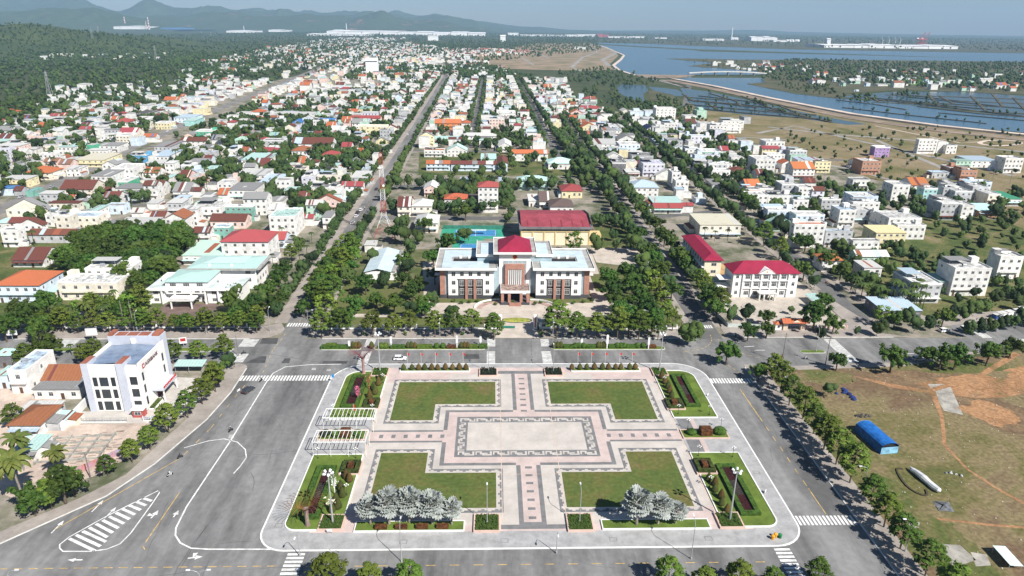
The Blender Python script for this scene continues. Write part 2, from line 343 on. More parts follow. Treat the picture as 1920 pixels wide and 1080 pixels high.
# dark repair patches and manhole plates in the asphalt
mb = MB()
for s_ in ['871,664 898,664 899,673 870,673','534,672 545,672 542,681 527,681','606,677 652,677 650,682 604,682','487,668 500,668 497,681 458,681','492,634 522,634 519,645 487,645','1300,664 1316,664 1316,668 1300,668']: mb.sheet(pts(s_), .041)
struct('road_patches', mb, asph_new)
r = random.Random(77); mb = MB()
def crack(x, y, a, L, w_):
    ps = [(x,y)]; n_ = max(3,int(L/2.2))
    for k in range(n_): a += r.uniform(-.22,.22); x += math.cos(a)*L/n_; y += math.sin(a)*L/n_; ps.append((x,y))
    strip(mb, ps, w_, .0415)
for i in range(26):
    x, y = r.uniform(-86,-57), r.uniform(108,246)
    if y < 150 and x < -80: continue
    crack(x,y,r.choice((PI/2,PI/2+.25,0,.1)),r.uniform(5,22),r.uniform(.06,.16))
for i in range(18): crack(r.uniform(-60,90),r.uniform(112,129) if i%2 else r.uniform(226,246),r.choice((0,0,PI/2)),r.uniform(4,16),r.uniform(.05,.13))
for i in range(10): crack(r.uniform(77,90),r.uniform(115,240),PI/2,r.uniform(5,18),r.uniform(.05,.12))
for (a,b) in (((-60,226),(-90,236)),):
    ps = [(a[0]+(b[0]-a[0])*k/12+r.uniform(-.4,.4), a[1]+(b[1]-a[1])*k/12) for k in range(13)]; strip(mb, ps, .22, .0416)
struct('road_cracks', mb, mat('tar_crack', (.115,.115,.117), var=.1))
mb = MB()
for s_ in ['585,690 593,690 592,694 584,694','613,692 621,692 620,696 612,696','604,830 616,830 614,838 602,838','430,815 440,815 438,822 428,822']: mb.sheet(pts(s_), .042)
struct('road_plates', mb, mat('pale_concrete', (.42,.41,.39), var=.1))
# ------------------------------------------------------------------ the square
CX, CY = 10.1, 177.9
gran = mat('granite_setts', (.36,.36,.36), var=.1, scale=.35)
pinkp = mat('pink_paving', (.53,.43,.40), var=.07, scale=.2)
palep = mat('pale_paving', (.51,.47,.43), var=.07, scale=.15)
darkp = mat('dark_granite', (.185,.185,.188), var=.1, scale=.4)
lawn_m = mat3('lawn_grass', [(.30,(.066,.100,.026)),(.46,(.090,.122,.032)),(.56,(.115,.125,.036)),(.68,(.16,.128,.055))], .075, fine=.22)
turf_m = mat('bright_turf', (.115,.17,.028), var=.14, scale=.2)
hedge_m = mat('clipped_hedge', (.06,.125,.016), var=.3, scale=1.2, bump=.8)
hedge_d = mat('dark_hedge', (.025,.036,.02), var=.35, scale=1.5, bump=.9)
brown_m = mat('bronze_foliage', (.14,.055,.018), var=.35, scale=1.2, bump=.9)
red_m = mat('maroon_foliage', (.055,.012,.014), var=.4, scale=1.5, bump=.9)
greyb_m = mat('grey_foliage', (.06,.05,.042), var=.35, scale=1.5, bump=.9)
mb = MB(); mb.prism(rrect(-55.5,75.6,130.3,225,7,8,11,12), 0, .15); struct('square_paving', mb, gran)
mb = MB(); pe = rrect(-55.5,75.6,130.3,225,7,8,11,12); strip(mb, pe+[pe[0]], .4, .18, z0=0); struct('square_kerb', mb, white_paint)
S = .155
mp_, ml, md, mg = MB(), MB(), MB(), MB()      # pink, pale, dark, grass
mp_.rect(-36.4,56.6,139.4,218.6,S)
for sx in (-1, 1):
    for sy in (-1, 1):
        def q(a, b, c, d, mbx, z): mbx.rect(*sorted((CX+sx*a, CX+sx*b)), *sorted((CY+sy*c, CY+sy*d)), z)
        # pale field between the cross outline and the lawn borders
        q(3.4,24.8,14.8,39.4,ml,S+.004); q(24.8,46.4,3.3,33,ml,S+.0045)
        # dark outline of the cross
        q(2.2,3.4,14.8,39.4,md,S+.008); q(3.4,24.8,13.6,14.8,md,S+.0085); q(23.6,24.8,3.3,13.6,md,S+.008); q(24.8,46.4,2.4,3.3,md,S+.0085)
        # L-shaped lawn with its checked border
        P = [(9,18.6),(28.4,18.6),(28.4,8.9),(41.7,8.9),(41.7,33.4),(9,33.4)] if sy > 0 else [(9,18.2),(28.4,18.2),(28.4,8.6),(41.7,8.6),(41.7,33.0),(9,33.0)]
        def off(P, d):
            n = len(P); out = []
            for i in range(n):
                a, b, c = P[i-1], P[i], P[(i+1) % n]
                nx = ny = 0
                for p, r in ((a, b), (b, c)):
                    ex, ey = r[0]-p[0], r[1]-p[1]; L = math.hypot(ex, ey); nx += ey/L; ny += -ex/L
                out.append((b[0]+nx*d, b[1]+ny*d))
            return out
        tr = lambda P: [(CX+sx*a, CY+sy*b) for a, b in P]
        md.sheet(tr(off(P,1.85)), S+.012); ml.sheet(tr(off(P,.95)), S+.016)
        O = off(P,.95)
        for a, b in zip(O, O[1:]+O[:1]):
            L = math.hypot(b[0]-a[0], b[1]-a[1]); n = int(L/1.7); ux, uy = (b[0]-a[0])/L, (b[1]-a[1])/L; nx, ny = -uy, ux
            for i in range(n):
                t = (i+.5)*L/n; o_ = .02 if i % 2 else -.45
                w_ = .42
                c0 = (a[0]+ux*t, a[1]+uy*t)
                r_ = [(c0[0]-ux*w_+nx*o_, c0[1]-uy*w_+ny*o_), (c0[0]+ux*w_+nx*o_, c0[1]+uy*w_+ny*o_), (c0[0]+ux*w_+nx*(o_+.45), c0[1]+uy*w_+ny*(o_+.45)), (c0[0]-ux*w_+nx*(o_+.45), c0[1]-uy*w_+ny*(o_+.45))]
                (md if o_ > 0 else ml).sheet(tr(r_), S+.021)
        mg.prism(tr(P), 0.1, S+.06)
# centre panel with a meander border
md.rect(CX-20.9,CX+20.9,CY-10.8,CY+10.8,S+.006); ml.rect(CX-17.5,CX+17.5,CY-7.5,CY+7.5,S+.010)
def meander(o, ex, ey, L, n):
    u = L/n; t = .56
    for i in range(n):
        b = i*u; k = u/4.9
        for (a0, a1, v0, v1) in [(0.1,.1+t,0,2.0),(.1+t,2.3,2.0-t,2.0),(2.3,2.3+t,.75,2.0),(1.35,2.3,.75,.75+t),(2.9,4.7,0,t),(2.9,2.9+t,t,1.5),(4.3,4.7,t,2.0-.3)]:
            ps = [(o[0]+ex[0]*(b+a*k)+ey[0]*v, o[1]+ex[1]*(b+a*k)+ey[1]*v) for a, v in ((a0,v0),(a1,v0),(a1,v1),(a0,v1))]
            ml.sheet(ps, S+.011)
meander((CX-20.1,CY+8.0),(1,0),(0,1),40.2,8); meander((CX+20.1,CY-8.0),(-1,0),(0,-1),40.2,8)
meander((CX-18.1,CY-7.6),(0,1),(-1,0),15.2,4); meander((CX+18.1,CY+7.6),(0,-1),(1,0),15.2,4)
for i in range(7):
    md.rect(CX-.95,CX+.95,213.1-3.57*i,214.1-3.57*i,S+.0095); md.rect(CX-.95,CX+.95,141-.5+3.5*i,141.5+3.5*i,S+.0095)
for i in range(6):
    for s_ in (-1, 1): a = CX+s_*(24.9+3.63*i); md.rect(a-.6,a+.6,CY-.9,CY+.9,S+.0097)
md.rect(2.2,18.2,136.9,139.4,S+.003); md.rect(2.0,18.4,217.2,219.4,S+.0131)
for y0, y1 in ((168.8,175.4),(180.6,187.2)):
    md.rect(57.6,61.6,y0,y1,S+.002); mp_.rect(61.6,63.0,y0,y1,S+.002)
mp_.rect(-44,64.2,136.2,139.4,S+.001); mp_.rect(-37,56.8,218.6,222,S+.001)
struct('pink_paving', mp_, pinkp); struct('pale_paving', ml, palep); struct('dark_paving_bands', md, darkp)
o = struct('lawn', mg, lawn_m)
mb = MB()
for x in (2.6, 18.6): mb.rect(x-.08,x+.08,139.4,217.2,S+.026)
mb.rect(-36.4,56.6,158.9,159.0,S+.026); mb.rect(-36.5,-36.2,139.5,218.5,S+.026); mb.rect(56.4,56.7,139.5,218.5,S+.026)
struct('paving_joints', mb, mat('joint_stone', (.62,.48,.38), var=.1))
mb = MB()
for x,y in [(-21,132.8),(3,132.9),(29,133),(52,133),(66.5,139),(-52,139),(73,159),(73,198),(66,221.5),(-52,209),(-53.5,197),(-27,222.7),(37,222.8)]:
    mb.frame(x-.9,x+.9,y-.7,y+.7,.12,S+.02)
struct('drain_covers', mb, mat('cover_grey', (.2,.2,.2)))

# ---- planted beds: each one a planter with a low border and its planting
def planter(x0,x1,y0,y1,border,plant,label,h=.45,ph=.35,bw=.35,ptop=None,name='planter',round_=None):
    t = thing(name, label, 'planter', ((x0+x1)/2,(y0+y1)/2,.15), group='planted beds of the square')
    a, b = (x1-x0)/2, (y1-y0)/2
    m_ = MB()
    for q in ((-a,a,-b,-b+bw),(-a,a,b-bw,b),(-a,-a+bw,-b+bw,b-bw),(a-bw,a,-b+bw,b-bw)): m_.box(*q,0,h)
    m_.build('border', border, t)
    m_ = MB(); m_.box(-a+bw+.01,a-bw-.01,-b+bw+.01,b-bw-.01,0,h-.08); m_.build('turf' if plant is turf_m else 'planting', plant, t)
    return t
pinkb = mat('pink_granite_border', (.62,.45,.38), var=.07)
leafy_m = mat('leafy_ground_cover', (.05,.10,.018), var=.5, scale=2.2, col2=(.11,.17,.03), bump=1.0)
def leafbed(t, a, b, z, m, seed, n=260, s=.28, h=.35):
    r = random.Random(seed); m_ = MB()
    for _ in range(n):
        x, y = r.uniform(-a,a), r.uniform(-b,b); th = r.uniform(0,PI); zz = z+r.uniform(0,h); tl = r.uniform(-.5,.5); k = s*r.uniform(.6,1.3)
        dx, dy = math.cos(th)*k, math.sin(th)*k
        m_.face([(x-dx,y-dy,zz),(x+dy*.6,y-dx*.6,zz+tl*k),(x+dx,y+dy,zz+.1),(x-dy*.6,y+dx*.6,zz-tl*k)])
    m_.build('leaves', m, t)
for (x0,x1,y0,y1,pl,lb,k) in [(-4.5,2.0,135.7,142.1,leafy_m,'pink edged planter of leafy green around the lamp post, front left of the walkway',1),
    (18.4,24.9,135.6,142,leafy_m,'pink edged planter of leafy green around the lamp post, front right of the walkway',2),
    (-4.6,1.9,215,220.7,hedge_d,'pink edged planter with near black hedge, rear left of the walkway',3),
    (18.4,24.9,215,220.8,hedge_d,'pink edged planter with near black hedge, rear right of the walkway',4),
    (-42.2,-36.2,136.7,142.4,leafy_m,'planter of leafy green at the foot of the floodlight mast by the silver palms',5),
    (55.8,62,136.2,142,leafy_m,'planter of leafy green at the foot of the mast in the front right corner',6),
    (-42.2,-36.3,215.2,221.2,hedge_m,'green planter at the mast foot beside the red metal tree',7),
    (56.6,62,214.9,220.8,hedge_m,'green planter at the mast foot in the rear right corner',8)]:
    t = planter(x0,x1,y0,y1,pinkb,pl,lb,h=.55)
    leafbed(t,(x1-x0)/2-.5,(y1-y0)/2-.5,.5,pl,k, h=.7 if pl is hedge_d else .4, n=380)
for (x0,x1,y0,y1,lb) in [(-33.4,-6.7,136.2,139.9,'long white edged grass bed under the row of five silver palms'),(26.9,53.6,136.2,139.8,'long white edged grass bed under the three silver palms'),
    (-32.6,-7.9,218.7,221.2,'long white edged grass bed with topiary cones, rear left'),(28.1,52.7,218.6,221,'long white edged grass bed with topiary cones, rear right')]:
    planter(x0,x1,y0,y1,white_paint,turf_m,lb,h=.4,bw=.25)
for (x0,x1,y0,y1,lb) in [(57,71,175.7,180.5,'pink edged bed of two green domes and a brown hedge block'),(-51.5,-37.3,175.8,181.4,'pink edged hedge bed between the two white pergolas')]:
    planter(x0,x1,y0,y1,pinkb,turf_m,lb,h=.35,bw=.3)
# corner gardens
def garden(x0,x1,y0,y1,rr,label,ring,bed,box,inner):
    t = thing('garden_bed', label, 'garden bed', (0,0,.15), group='corner gardens of the square')
    p = rrect(x0,x1,y0,y1,*rr)
    m_ = MB(); m_.prism(p, 0, .18); m_.build('turf', turf_m, t)
    m_ = MB(); strip(m_, p+[p[0]], .3, .32, z0=0); m_.build('kerb', white_paint, t)
    a,b,c,d = ring; w_ = 1.25; m_ = MB()
    for q in ((a,b,c,c+w_),(a,b,d-w_,d),(a,a+w_,c+w_,d-w_),(b-w_,b,c+w_,d-w_)): m_.box(*q,.17,1.0)
    m_.build('hedge', hedge_m, t)
    a,b,c,d = bed; y1_ = c+(d-c)*.33; y2_ = c+(d-c)*.68
    m_ = MB(); m_.box(a,b,c,y1_,.17,.5); m_.build('maroon_bed', red_m, t); m_ = MB(); m_.box(a,b,y2_,d,.17,.5); m_.build('maroon_bed', red_m, t)
    m_ = MB(); m_.box(a,b,y1_+.05,y2_-.05,.17,.48); m_.build('grey_bed', greyb_m, t)
    a,b,c,d = box
    m_ = MB()
    for q in ((a,b,c,c+.3),(a,b,d-.3,d),(a,a+.3,c+.3,d-.3),(b-.3,b,c+.3,d-.3)): m_.box(*q,0,.55)
    m_.build('border', pinkb, t)
    m_ = MB()
    for q in ((a+.4,b-.4,c+.4,c+1.5),(a+.4,b-.4,d-1.5,d-.4),(a+.4,a+1.5,c+1.5,d-1.5),(b-1.5,b-.4,c+1.5,d-1.5)): m_.box(*q,.1,1.25)
    m_.build('box_hedge', mat('box_hedge', (.055,.08,.014), var=.4, scale=1.2, bump=.9), t)
    m_ = MB(); m_.box(a+2.1,b-2.1,c+2.1,d-2.1,.1,1.9); m_.build('bronze_block', brown_m, t)
garden(57,70.9,136.9,168.4,(.3,3,.3,.3),'rounded corner garden with maroon bed, front right of the square',(62.4,67.6,140.8,162),(63.9,66.5,142.8,160.9),(56.2,61.9,158,164.7),1)
garden(57,70.9,187.5,218.9,(.3,.3,5,.3),'rounded corner garden with maroon bed, rear right of the square',(62.6,67.3,193.7,215.2),(63.9,66.4,195.6,213.8),(56,62,192,198.3),1)
garden(-50.6,-36.6,137,168.5,(3,.3,.3,.3),'rounded corner garden beside the silver palms, front left of the square',(-48,-42.7,140.8,162.4),(-46,-43.5,143.1,160.7),(-41.6,-36,158.8,164.9),-1)
garden(-50.6,-36.6,187.5,219,(.3,.3,.3,5),'rounded corner garden with pink and red metal trees, rear left of the square',(-48.2,-42.7,194.2,215.5),(-46.8,-43.9,195.7,213.9),(-41.5,-35.9,193.1,199.3),-1)

# ---- topiary
def leafy_lathe(prof, seed, n=70, s=.16):
    r = random.Random(seed); m_ = MB(); m_.lathe(prof, n=12)
    for _ in range(n):
        k = r.randrange(len(prof)-1); f = r.random(); rr = prof[k][0]*(1-f)+prof[k+1][0]*f; z = prof[k][1]*(1-f)+prof[k+1][1]*f
        t = r.uniform(0,2*PI); x, y = rr*math.cos(t)*1.03, rr*math.sin(t)*1.03
        m_.face([(x+r.uniform(-s,s),y+r.uniform(-s,s),z+r.uniform(-s,s)) for _ in range(3)])
    return m_
cone_p = [(.35,0),(.85,.35),(.95,.8),(.85,1.3),(.6,1.85),(.3,2.25),(.08,2.45)]
tall_p = [(.4,0),(1.0,.4),(1.05,.9),(.85,1.7),(.55,2.5),(.2,3.2),(.05,3.4)]
topi_g = mat('topiary_green', (.045,.075,.014), var=.45, scale=1.5, col2=(.10,.085,.02), bump=.9, rnd=.5)
topi_b = mat('topiary_bronze', (.14,.075,.022), var=.4, scale=1.5, col2=(.08,.075,.018), bump=.9, rnd=.5)
TOP = {}
for k, p in (('cone',cone_p),('tall',tall_p)):
    for mm, m_ in (('g',topi_g),('b',topi_b)): TOP[k+mm] = leafy_lathe(p, len(k)).mesh('topiary', m_)
def topiary(kind, x, y, z, label, grp, s=1.0):
    o = inst(TOP[kind], 'topiary', None, (x,y,z), R_.uniform(0,6), s*R_.uniform(.92,1.08)); tag(o, label, 'topiary', grp); return o
patL = 'ggbgbbbbbb'; patR = 'bggbgbbbgb'
xsL = [756,772,784.5,795.5,809,820,834.5,848,861,873.5]; xsR = [1073,1088,1101,1115.5,1130.5,1142,1155.5,1165.5,1182,1192.5]
for nm, xs, pat in (('left',xsL,patL),('right',xsR,patR)):
    for i, (px, c) in enumerate(zip(xs, pat)):
        topiary('cone'+c, at(px,697,.4)[0], 219.9, .5, '%s egg-shaped topiary, %s from the left in the rear %s grass bed' % ('green' if c == 'g' else 'bronze', nth(i), nm), 'egg-shaped topiary along the front road')
for i, (x,y) in enumerate([(58.5,155.3),(59.6,153.2),(58.8,150.6),(59.6,147.8),(58.8,145),(59.4,142.4)]):
    topiary('tall'+'gbgbgb'[i], x, y, .3, 'pointed %s topiary, %s from the rear beside the front right garden' % ('bronze' if i % 2 else 'green', nth(i)), 'pointed topiary of the corner gardens', .85)
for i, (x,y) in enumerate([(59,213),(59.4,209.6),(59.6,206.2),(59.4,203),(59.2,199.8)]):
    topiary('tall'+'bbgbg'[i], x, y, .3, 'pointed %s topiary, %s from the rear beside the rear right garden' % ('green' if 'bbgbg'[i] == 'g' else 'bronze', nth(i)), 'pointed topiary of the corner gardens', .95)
for i, (x,y) in enumerate([(-39.2,157.5),(-38,156),(-39.6,152.5),(-38.6,149.6),(-39.8,147.4),(-38.8,145),(-40,143.6)]):
    topiary('tall'+'bbggggg'[i], x, y, .3, 'rounded %s topiary, %s from the rear beside the front left garden' % ('bronze' if i < 2 else 'green', nth(i)), 'pointed topiary of the corner gardens', .9)
for i, (x,y) in enumerate([(-38.2,212.8),(-38.4,209),(-39.6,206),(-38.6,203),(-40,200.6)]):
    topiary('tall'+'gbggb'[i], x, y, .3, 'pointed %s topiary, %s from the rear beside the rear left garden' % ('bronze' if 'gbggb'[i] == 'b' else 'green', nth(i)), 'pointed topiary of the corner gardens', 1.0)
def bush(name, x, y, z, a, b, h, m, label, seed, boxy=False, grp=None):
    if boxy:
        m_ = MB(); m_.box(-a,a,-b,b,0,h); r = random.Random(seed)
        for _ in range(60):
            p = (r.uniform(-a,a), r.choice((-b,b)) if r.random() < .5 else r.uniform(-b,b), r.uniform(.2,h)); m_.face([tuple(q+r.uniform(-.2,.2) for q in p) for _ in range(3)])
    else:
        m_ = leafy_lathe([(.7,0),(.97,.25),(1,.45),(.86,.72),(.5,.93),(.15,1.0)], seed, 80, .12)
        m_.v = [(v[0]*a, v[1]*b, v[2]*h) for v in m_.v]
    o = m_.build(name, m, None, (x,y,z)); tag(o, label, 'bush', grp); return o
bush('bush',60.0,178.1,.4,1.6,1.5,1.7,hedge_m,'small green dome bush beside the brown hedge block on the right bed',1)
bush('hedge_block',64.3,178.2,.4,1.7,1.5,1.9,brown_m,'rusty brown hedge block between two green domes on the right bed',2,True)
bush('bush',68.6,178.3,.4,2.0,1.7,2.2,hedge_m,'large green dome bush at the outer end of the right bed',3)
for i, (x, m_, nm) in enumerate([(-49.5,hedge_d,'dark green'),(-46.5,hedge_m,'green'),(-43.6,brown_m,'rusty brown'),(-40,hedge_m,'bright green')]):
    bush('hedge_block' if m_ is brown_m else 'bush',x,178.4,.4,1.4,1.5,1.8,m_,'%s bush under the front pergola, %s from the road' % (nm, nth(i)),10+i, m_ is brown_m)
for i, x in enumerate((-26.9,-22,-17,-12)): bush('hedge_block',x,137.3,.5,1.45,.55,.9,brown_m,'low brown hedge block under the silver palms, %s from the left' % nth(i),20+i,True,'brown hedge blocks under the silver palms')

# ---- pergolas
wm = mat('white_pergola_paint', (.8,.8,.78), var=.05)
def pergola(y0, y1, label, h=5.0):
    t = thing('pergola', label, 'pergola', (-43,(y0+y1)/2,.15), group='white slatted pergolas')
    x0, x1 = -7.4, 7.4; b = (y1-y0)/2
    m_ = MB()
    for y in (-b, b): m_.box(x0,x1,y-.07,y+.07,h-.08,h+.12,bottom=True)
    for x in (x0, x1): m_.box(x-.07,x+.07,-b+.08,b-.08,h-.07,h+.11,bottom=True)
    m_.build('beam', wm, t)
    for i in range(12):
        x = x0+.7+(x1-x0-1.4)*i/11; m_ = MB()
        m_.box(x-.06,x+.06,-b+.08,b-.08,h+.0,h+.115,bottom=True); m_.build('slat', wm, t)
    for x in (x0,-2.5,2.5,x1):
        for y in (-b+.1, b-.1): m_ = MB(); m_.tube((x,y,0),(x,y,h-.1),.06); m_.build('post', wm, t)
pergola(180.2,185.6,'white slatted pergola nearer the main government building'); pergola(167.4,173.4,'white slatted pergola nearer the silver palms')

# ---- lamps
def road_lamp(x, y, z, rz, label, h=10.0, grp='single arm street lamps', double=False, m=None):
    m = m or steel
    t = thing('street_lamp', label, 'street lamp', (x,y,z), rz, grp)
    m_ = MB(); m_.tube((0,0,0),(0,0,.5),.22,n=6); m_.tube((0,0,.5),(0,0,h-1),.12,.07); m_.build('pole', m, t)
    for s_ in ((1,-1) if double else (1,)):
        m_ = MB(); m_.path([(0,0,h-1.02),(.3*s_,0,h-.4),(1.0*s_,0,h-.05),(1.9*s_,0,h+.1)], .055); m_.build('arm', m, t)
        m_ = MB(); m_.box(min(1.7*s_,2.5*s_),max(1.7*s_,2.5*s_),-.16,.16,h+.06,h+.22,bottom=True); m_.build('lamp_head', mat('lamp_head_white', (.75,.76,.78)), t)
    return t
def mast(x, y, label, h=14.6):
    t = thing('floodlight_mast', label, 'floodlight mast', (x,y,.5), group='floodlight masts at the corners of the square')
    m_ = MB(); m_.tube((0,0,0),(0,0,h-.4),.26,.13,n=8); m_.build('pole', steel, t)
    m_ = MB(); m_.tube((-.9,0,h-.4),(.9,0,h-.4),.05); m_.tube((0,-.9,h-.38),(0,.9,h-.38),.05); m_.build('crossbar', steel, t)
    for i in range(5):
        a = 2*PI*i/5; m_ = MB(); c, s_ = math.cos(a), math.sin(a)
        m_.tube((c*.7,s_*.7,h-.32),(c*1.25,s_*1.25,h+.05),.26,.34,n=6); m_.build('floodlight', mat('lamp_head_white', (.75,.76,.78)), t)
mast(-39,139.5,'tall floodlight mast in the front left corner of the square'); mast(59.1,139.1,'tall floodlight mast in the front right corner of the square')
mast(-39.4,218.6,'tall floodlight mast beside the red metal tree'); mast(59.4,218.2,'tall floodlight mast in the rear right corner of the square')
for x,y,l in [(-1.2,138.9,'lamp post in the front left planter of the walkway'),(21.6,138.8,'lamp post in the front right planter of the walkway'),(-1.2,218,'lamp post in the dark rear left planter'),(21.6,218,'lamp post in the dark rear right planter')]:
    road_lamp(x,y,.5,PI/2,l,9.8,'lamp posts in the walkway planters')
globe_m = mat('white_globe', (.85,.85,.85), rough=.3)
def globe_lamp(x, y, label):
    t = thing('globe_lamp', label, 'garden lamp', (x,y,.3), group='white globe garden lamps')
    m_ = MB(); m_.tube((0,0,0),(0,0,.5),.14); m_.tube((0,0,.5),(0,0,3.2),.05); 
    for a in range(4): m_.tube((0,0,2.9),(.45*math.cos(a*PI/2),.45*math.sin(a*PI/2),3.05),.03)
    m_.build('post', dark_metal, t)
    for a in range(5):
        c = (0,0,3.4) if a == 4 else (.48*math.cos(a*PI/2),.48*math.sin(a*PI/2),3.1)
        m_ = MB(); m_.lathe([(.06,0),(.13,.07),(.17,.17),(.13,.28),(.04,.34)], c, 8); m_.build('globe', globe_m, t)
for x,y,l in [(58.8,189.4,'globe lamp at the inner corner of the rear right garden'),(68.6,188.9,'globe lamp at the outer corner of the rear right garden'),(59.6,180.9,'globe lamp behind the small green dome bush'),(69.9,181.2,'globe lamp behind the large green dome bush'),
    (58.9,166.7,'globe lamp at the inner corner of the front right garden'),(68.6,166.1,'globe lamp at the outer corner of the front right garden'),(58.0,152.5,'globe lamp among the pointed topiary, front right'),(58.6,208,'globe lamp among the pointed topiary, rear right'),
    (-48.9,166.6,'globe lamp at the outer corner of the front left garden'),(-38.3,166.6,'globe lamp at the inner corner of the front left garden'),(-37.6,150.2,'globe lamp among the rounded topiary, front left'),(-37.2,210.5,'globe lamp by the topiary of the rear left garden'),(-37.4,190.3,'globe lamp at the inner corner of the rear left garden'),(-49.6,190.3,'globe lamp beside the rear pergola, road side')]:
    globe_lamp(x,y,l)

# ---- metal tree sculptures
rust = mat('rusty_red_steel', (.22,.07,.05), rough=.6, var=.2); barkm = mat('sculpture_trunk', (.26,.19,.17), var=.2)
def metal_tree(x, y, h, R0, tm, wmt, label, drop=-.3, n=26):
    t = thing('metal_tree', label, 'sculpture', (x,y,.2), group='metal tree sculptures')
    m_ = MB(); m_.lathe([(.75,0),(.55,.5),(.45,2),(.5,h*.55),(.7,h*.68)], n=8); m_.build('trunk', tm, t)
    m_ = MB()
    for i in range(n):
        a = 2*PI*i/n; c, s_ = math.cos(a), math.sin(a); ps = []
        for k in range(6):
            f = k/5; rr = .5+R0*f**1.15; zz = h*.62+h*.36*math.sin(f*2.1)
            ps.append((rr*c, rr*s_, zz))
        m_.path(ps, .055, 3)
    m_.build('wire_crown', wmt, t)
metal_tree(-44.9,138.7,7.6,4.6,barkm,mat('bronze_wire', (.20,.09,.03)),'rust wire metal tree with spreading crown at the front left corner')
metal_tree(-44.9,217.6,9.5,4.6,mat('pink_trunk', (.34,.2,.19), var=.2),mat('dark_red_wire', (.2,.04,.05)),'tall red wire metal tree at the rear left corner by the crossing')
def flower_stand(x,y,h,m_,label,seed):
    r = random.Random(seed); t = thing('flower_sculpture', label, 'sculpture', (x,y,.3)); q = MB(); q.tube((0,0,0),(0,0,h*.6),.12)
    for i in range(9): q.tube((0,0,h*.25),(r.uniform(-.9,.9),r.uniform(-.7,.7),h*r.uniform(.5,.9)),.05)
    q.build('stem', m_, t); q = MB()
    for i in range(46):
        a, b, c = r.gauss(0,.55), r.gauss(0,.5), h*r.uniform(.45,1); k = r.uniform(.18,.4)
        q.face([(a+r.uniform(-k,k), b+r.uniform(-k,k), c+r.uniform(-k,k)) for _ in range(4)])
    q.build('petals', m_, t)
flower_stand(-43.6,199.5,4.6,mat('pink_petals', (.72,.16,.30), var=.2),'pink flower sculpture standing in the maroon bed, rear left garden',4)
flower_stand(-41.2,206.5,5.5,mat('orange_frame', (.42,.17,.09), var=.3),'orange framed sculpture behind the pink flowers, rear left garden',5)
flower_stand(-40.8,150.5,6.6,mat('white_petals', (.75,.74,.72), var=.15),'tall white flower sculpture by the mast, front left garden',6)
flower_stand(-40.6,144.6,3.4,mat('cream_petals', (.7,.68,.5), var=.2),'cream flowering shrub sculpture at the mast foot, front left garden',7)
# ---- flags
redf = mat('red_flag', (.6,.04,.03), var=.1); yel = mat('gold_star', (.8,.6,.06))
def flag(x, y, label, h=6.0):
    t = thing('flag_pole', label, 'flag', (x,y,.4), group='red flags behind the topiary beds')
    m_ = MB(); m_.tube((0,0,0),(0,0,h),.04); m_.build('pole', white_paint, t)
    m_ = MB()
    for i in range(4):
        a, b = i*.19, (i+1)*.19; ya, yb = .08*math.sin(i*1.5), .08*math.sin((i+1)*1.5)
        m_.face([(a,ya,h-.9-.12*i),(b,yb,h-.9-.12*(i+1)),(b,yb,h-.2-.1*(i+1)),(a,ya,h-.15-.1*i)])
    f = m_.build('flag', redf, t)
for nm, xs in (('left',(763.5,789,816,842,868)),('right',(1084.5,1110,1136,1163,1187))):
    for i, px in enumerate(xs): flag(at(px,697)[0], 221.7, 'small red flag on a thin pole, %s from the left behind the rear %s topiary' % (nth(i), nm))
t = thing('banner_flag','red banner hanging above the rear pergola','flag',(-42.6,187.3,.2)); m_ = MB(); m_.tube((0,0,0),(0,0,5.6),.05); m_.build('pole', white_paint, t)
m_ = MB(); m_.box(-.02,.5,-.03,.03,3.2,5.3,bottom=True); m_.build('banner', redf, t)
# ---- litter bins, small white signs on the square
def bin_(x,y,m_,label):
    t = thing('litter_bin', label, 'litter bin', (x,y,.15), group='litter bins at the front right corner'); q = MB(); q.lathe([(.38,0),(.45,.9)],n=8); q.build('body', m_, t); q = MB(); q.lathe([(.5,0),(.42,.15),(.1,.28)],(0,0,.92),8); q.build('lid', m_, t)
yb = mat('orange_plastic', (.65,.3,.03)); gb = mat('green_plastic', (.02,.17,.06))
bin_(67.4,132.6,yb,'orange litter bin nearest the pavement edge'); bin_(68.3,133.3,yb,'orange litter bin touching the green one'); bin_(69.3,133,gb,'green litter bin at the front right corner of the square')
def placard(x,y,w_,h_,m1,label,rz=0,z=.15,ph=.6):
    t = thing('notice_board', label, 'sign', (x,y,z), rz); posts(t, [(-w_*.4,0),(w_*.4,0)], 0, ph+h_, .04, steel)
    q = MB(); q.box(-w_/2,w_/2,-.09,-.05,ph,ph+h_,bottom=True); q.build('panel', m1, t); return t
placard(-39,136,1.3,.7,white_paint,'small white notice in front of the front left planter',z=.15)
placard(72.0,150,1.0,.8,white_paint,'small white notice on the grass edge, front right garden',.9,ph=.3)
placard(71.6,201,1.0,.8,white_paint,'small white notice on the grass edge, rear right garden',.9,ph=.3)
placard(-54.2,211.5,.9,1.3,mat('sign_blue', (.03,.22,.5)),'small blue pedestrian crossing sign at the left zebra crossing',ph=1.8)
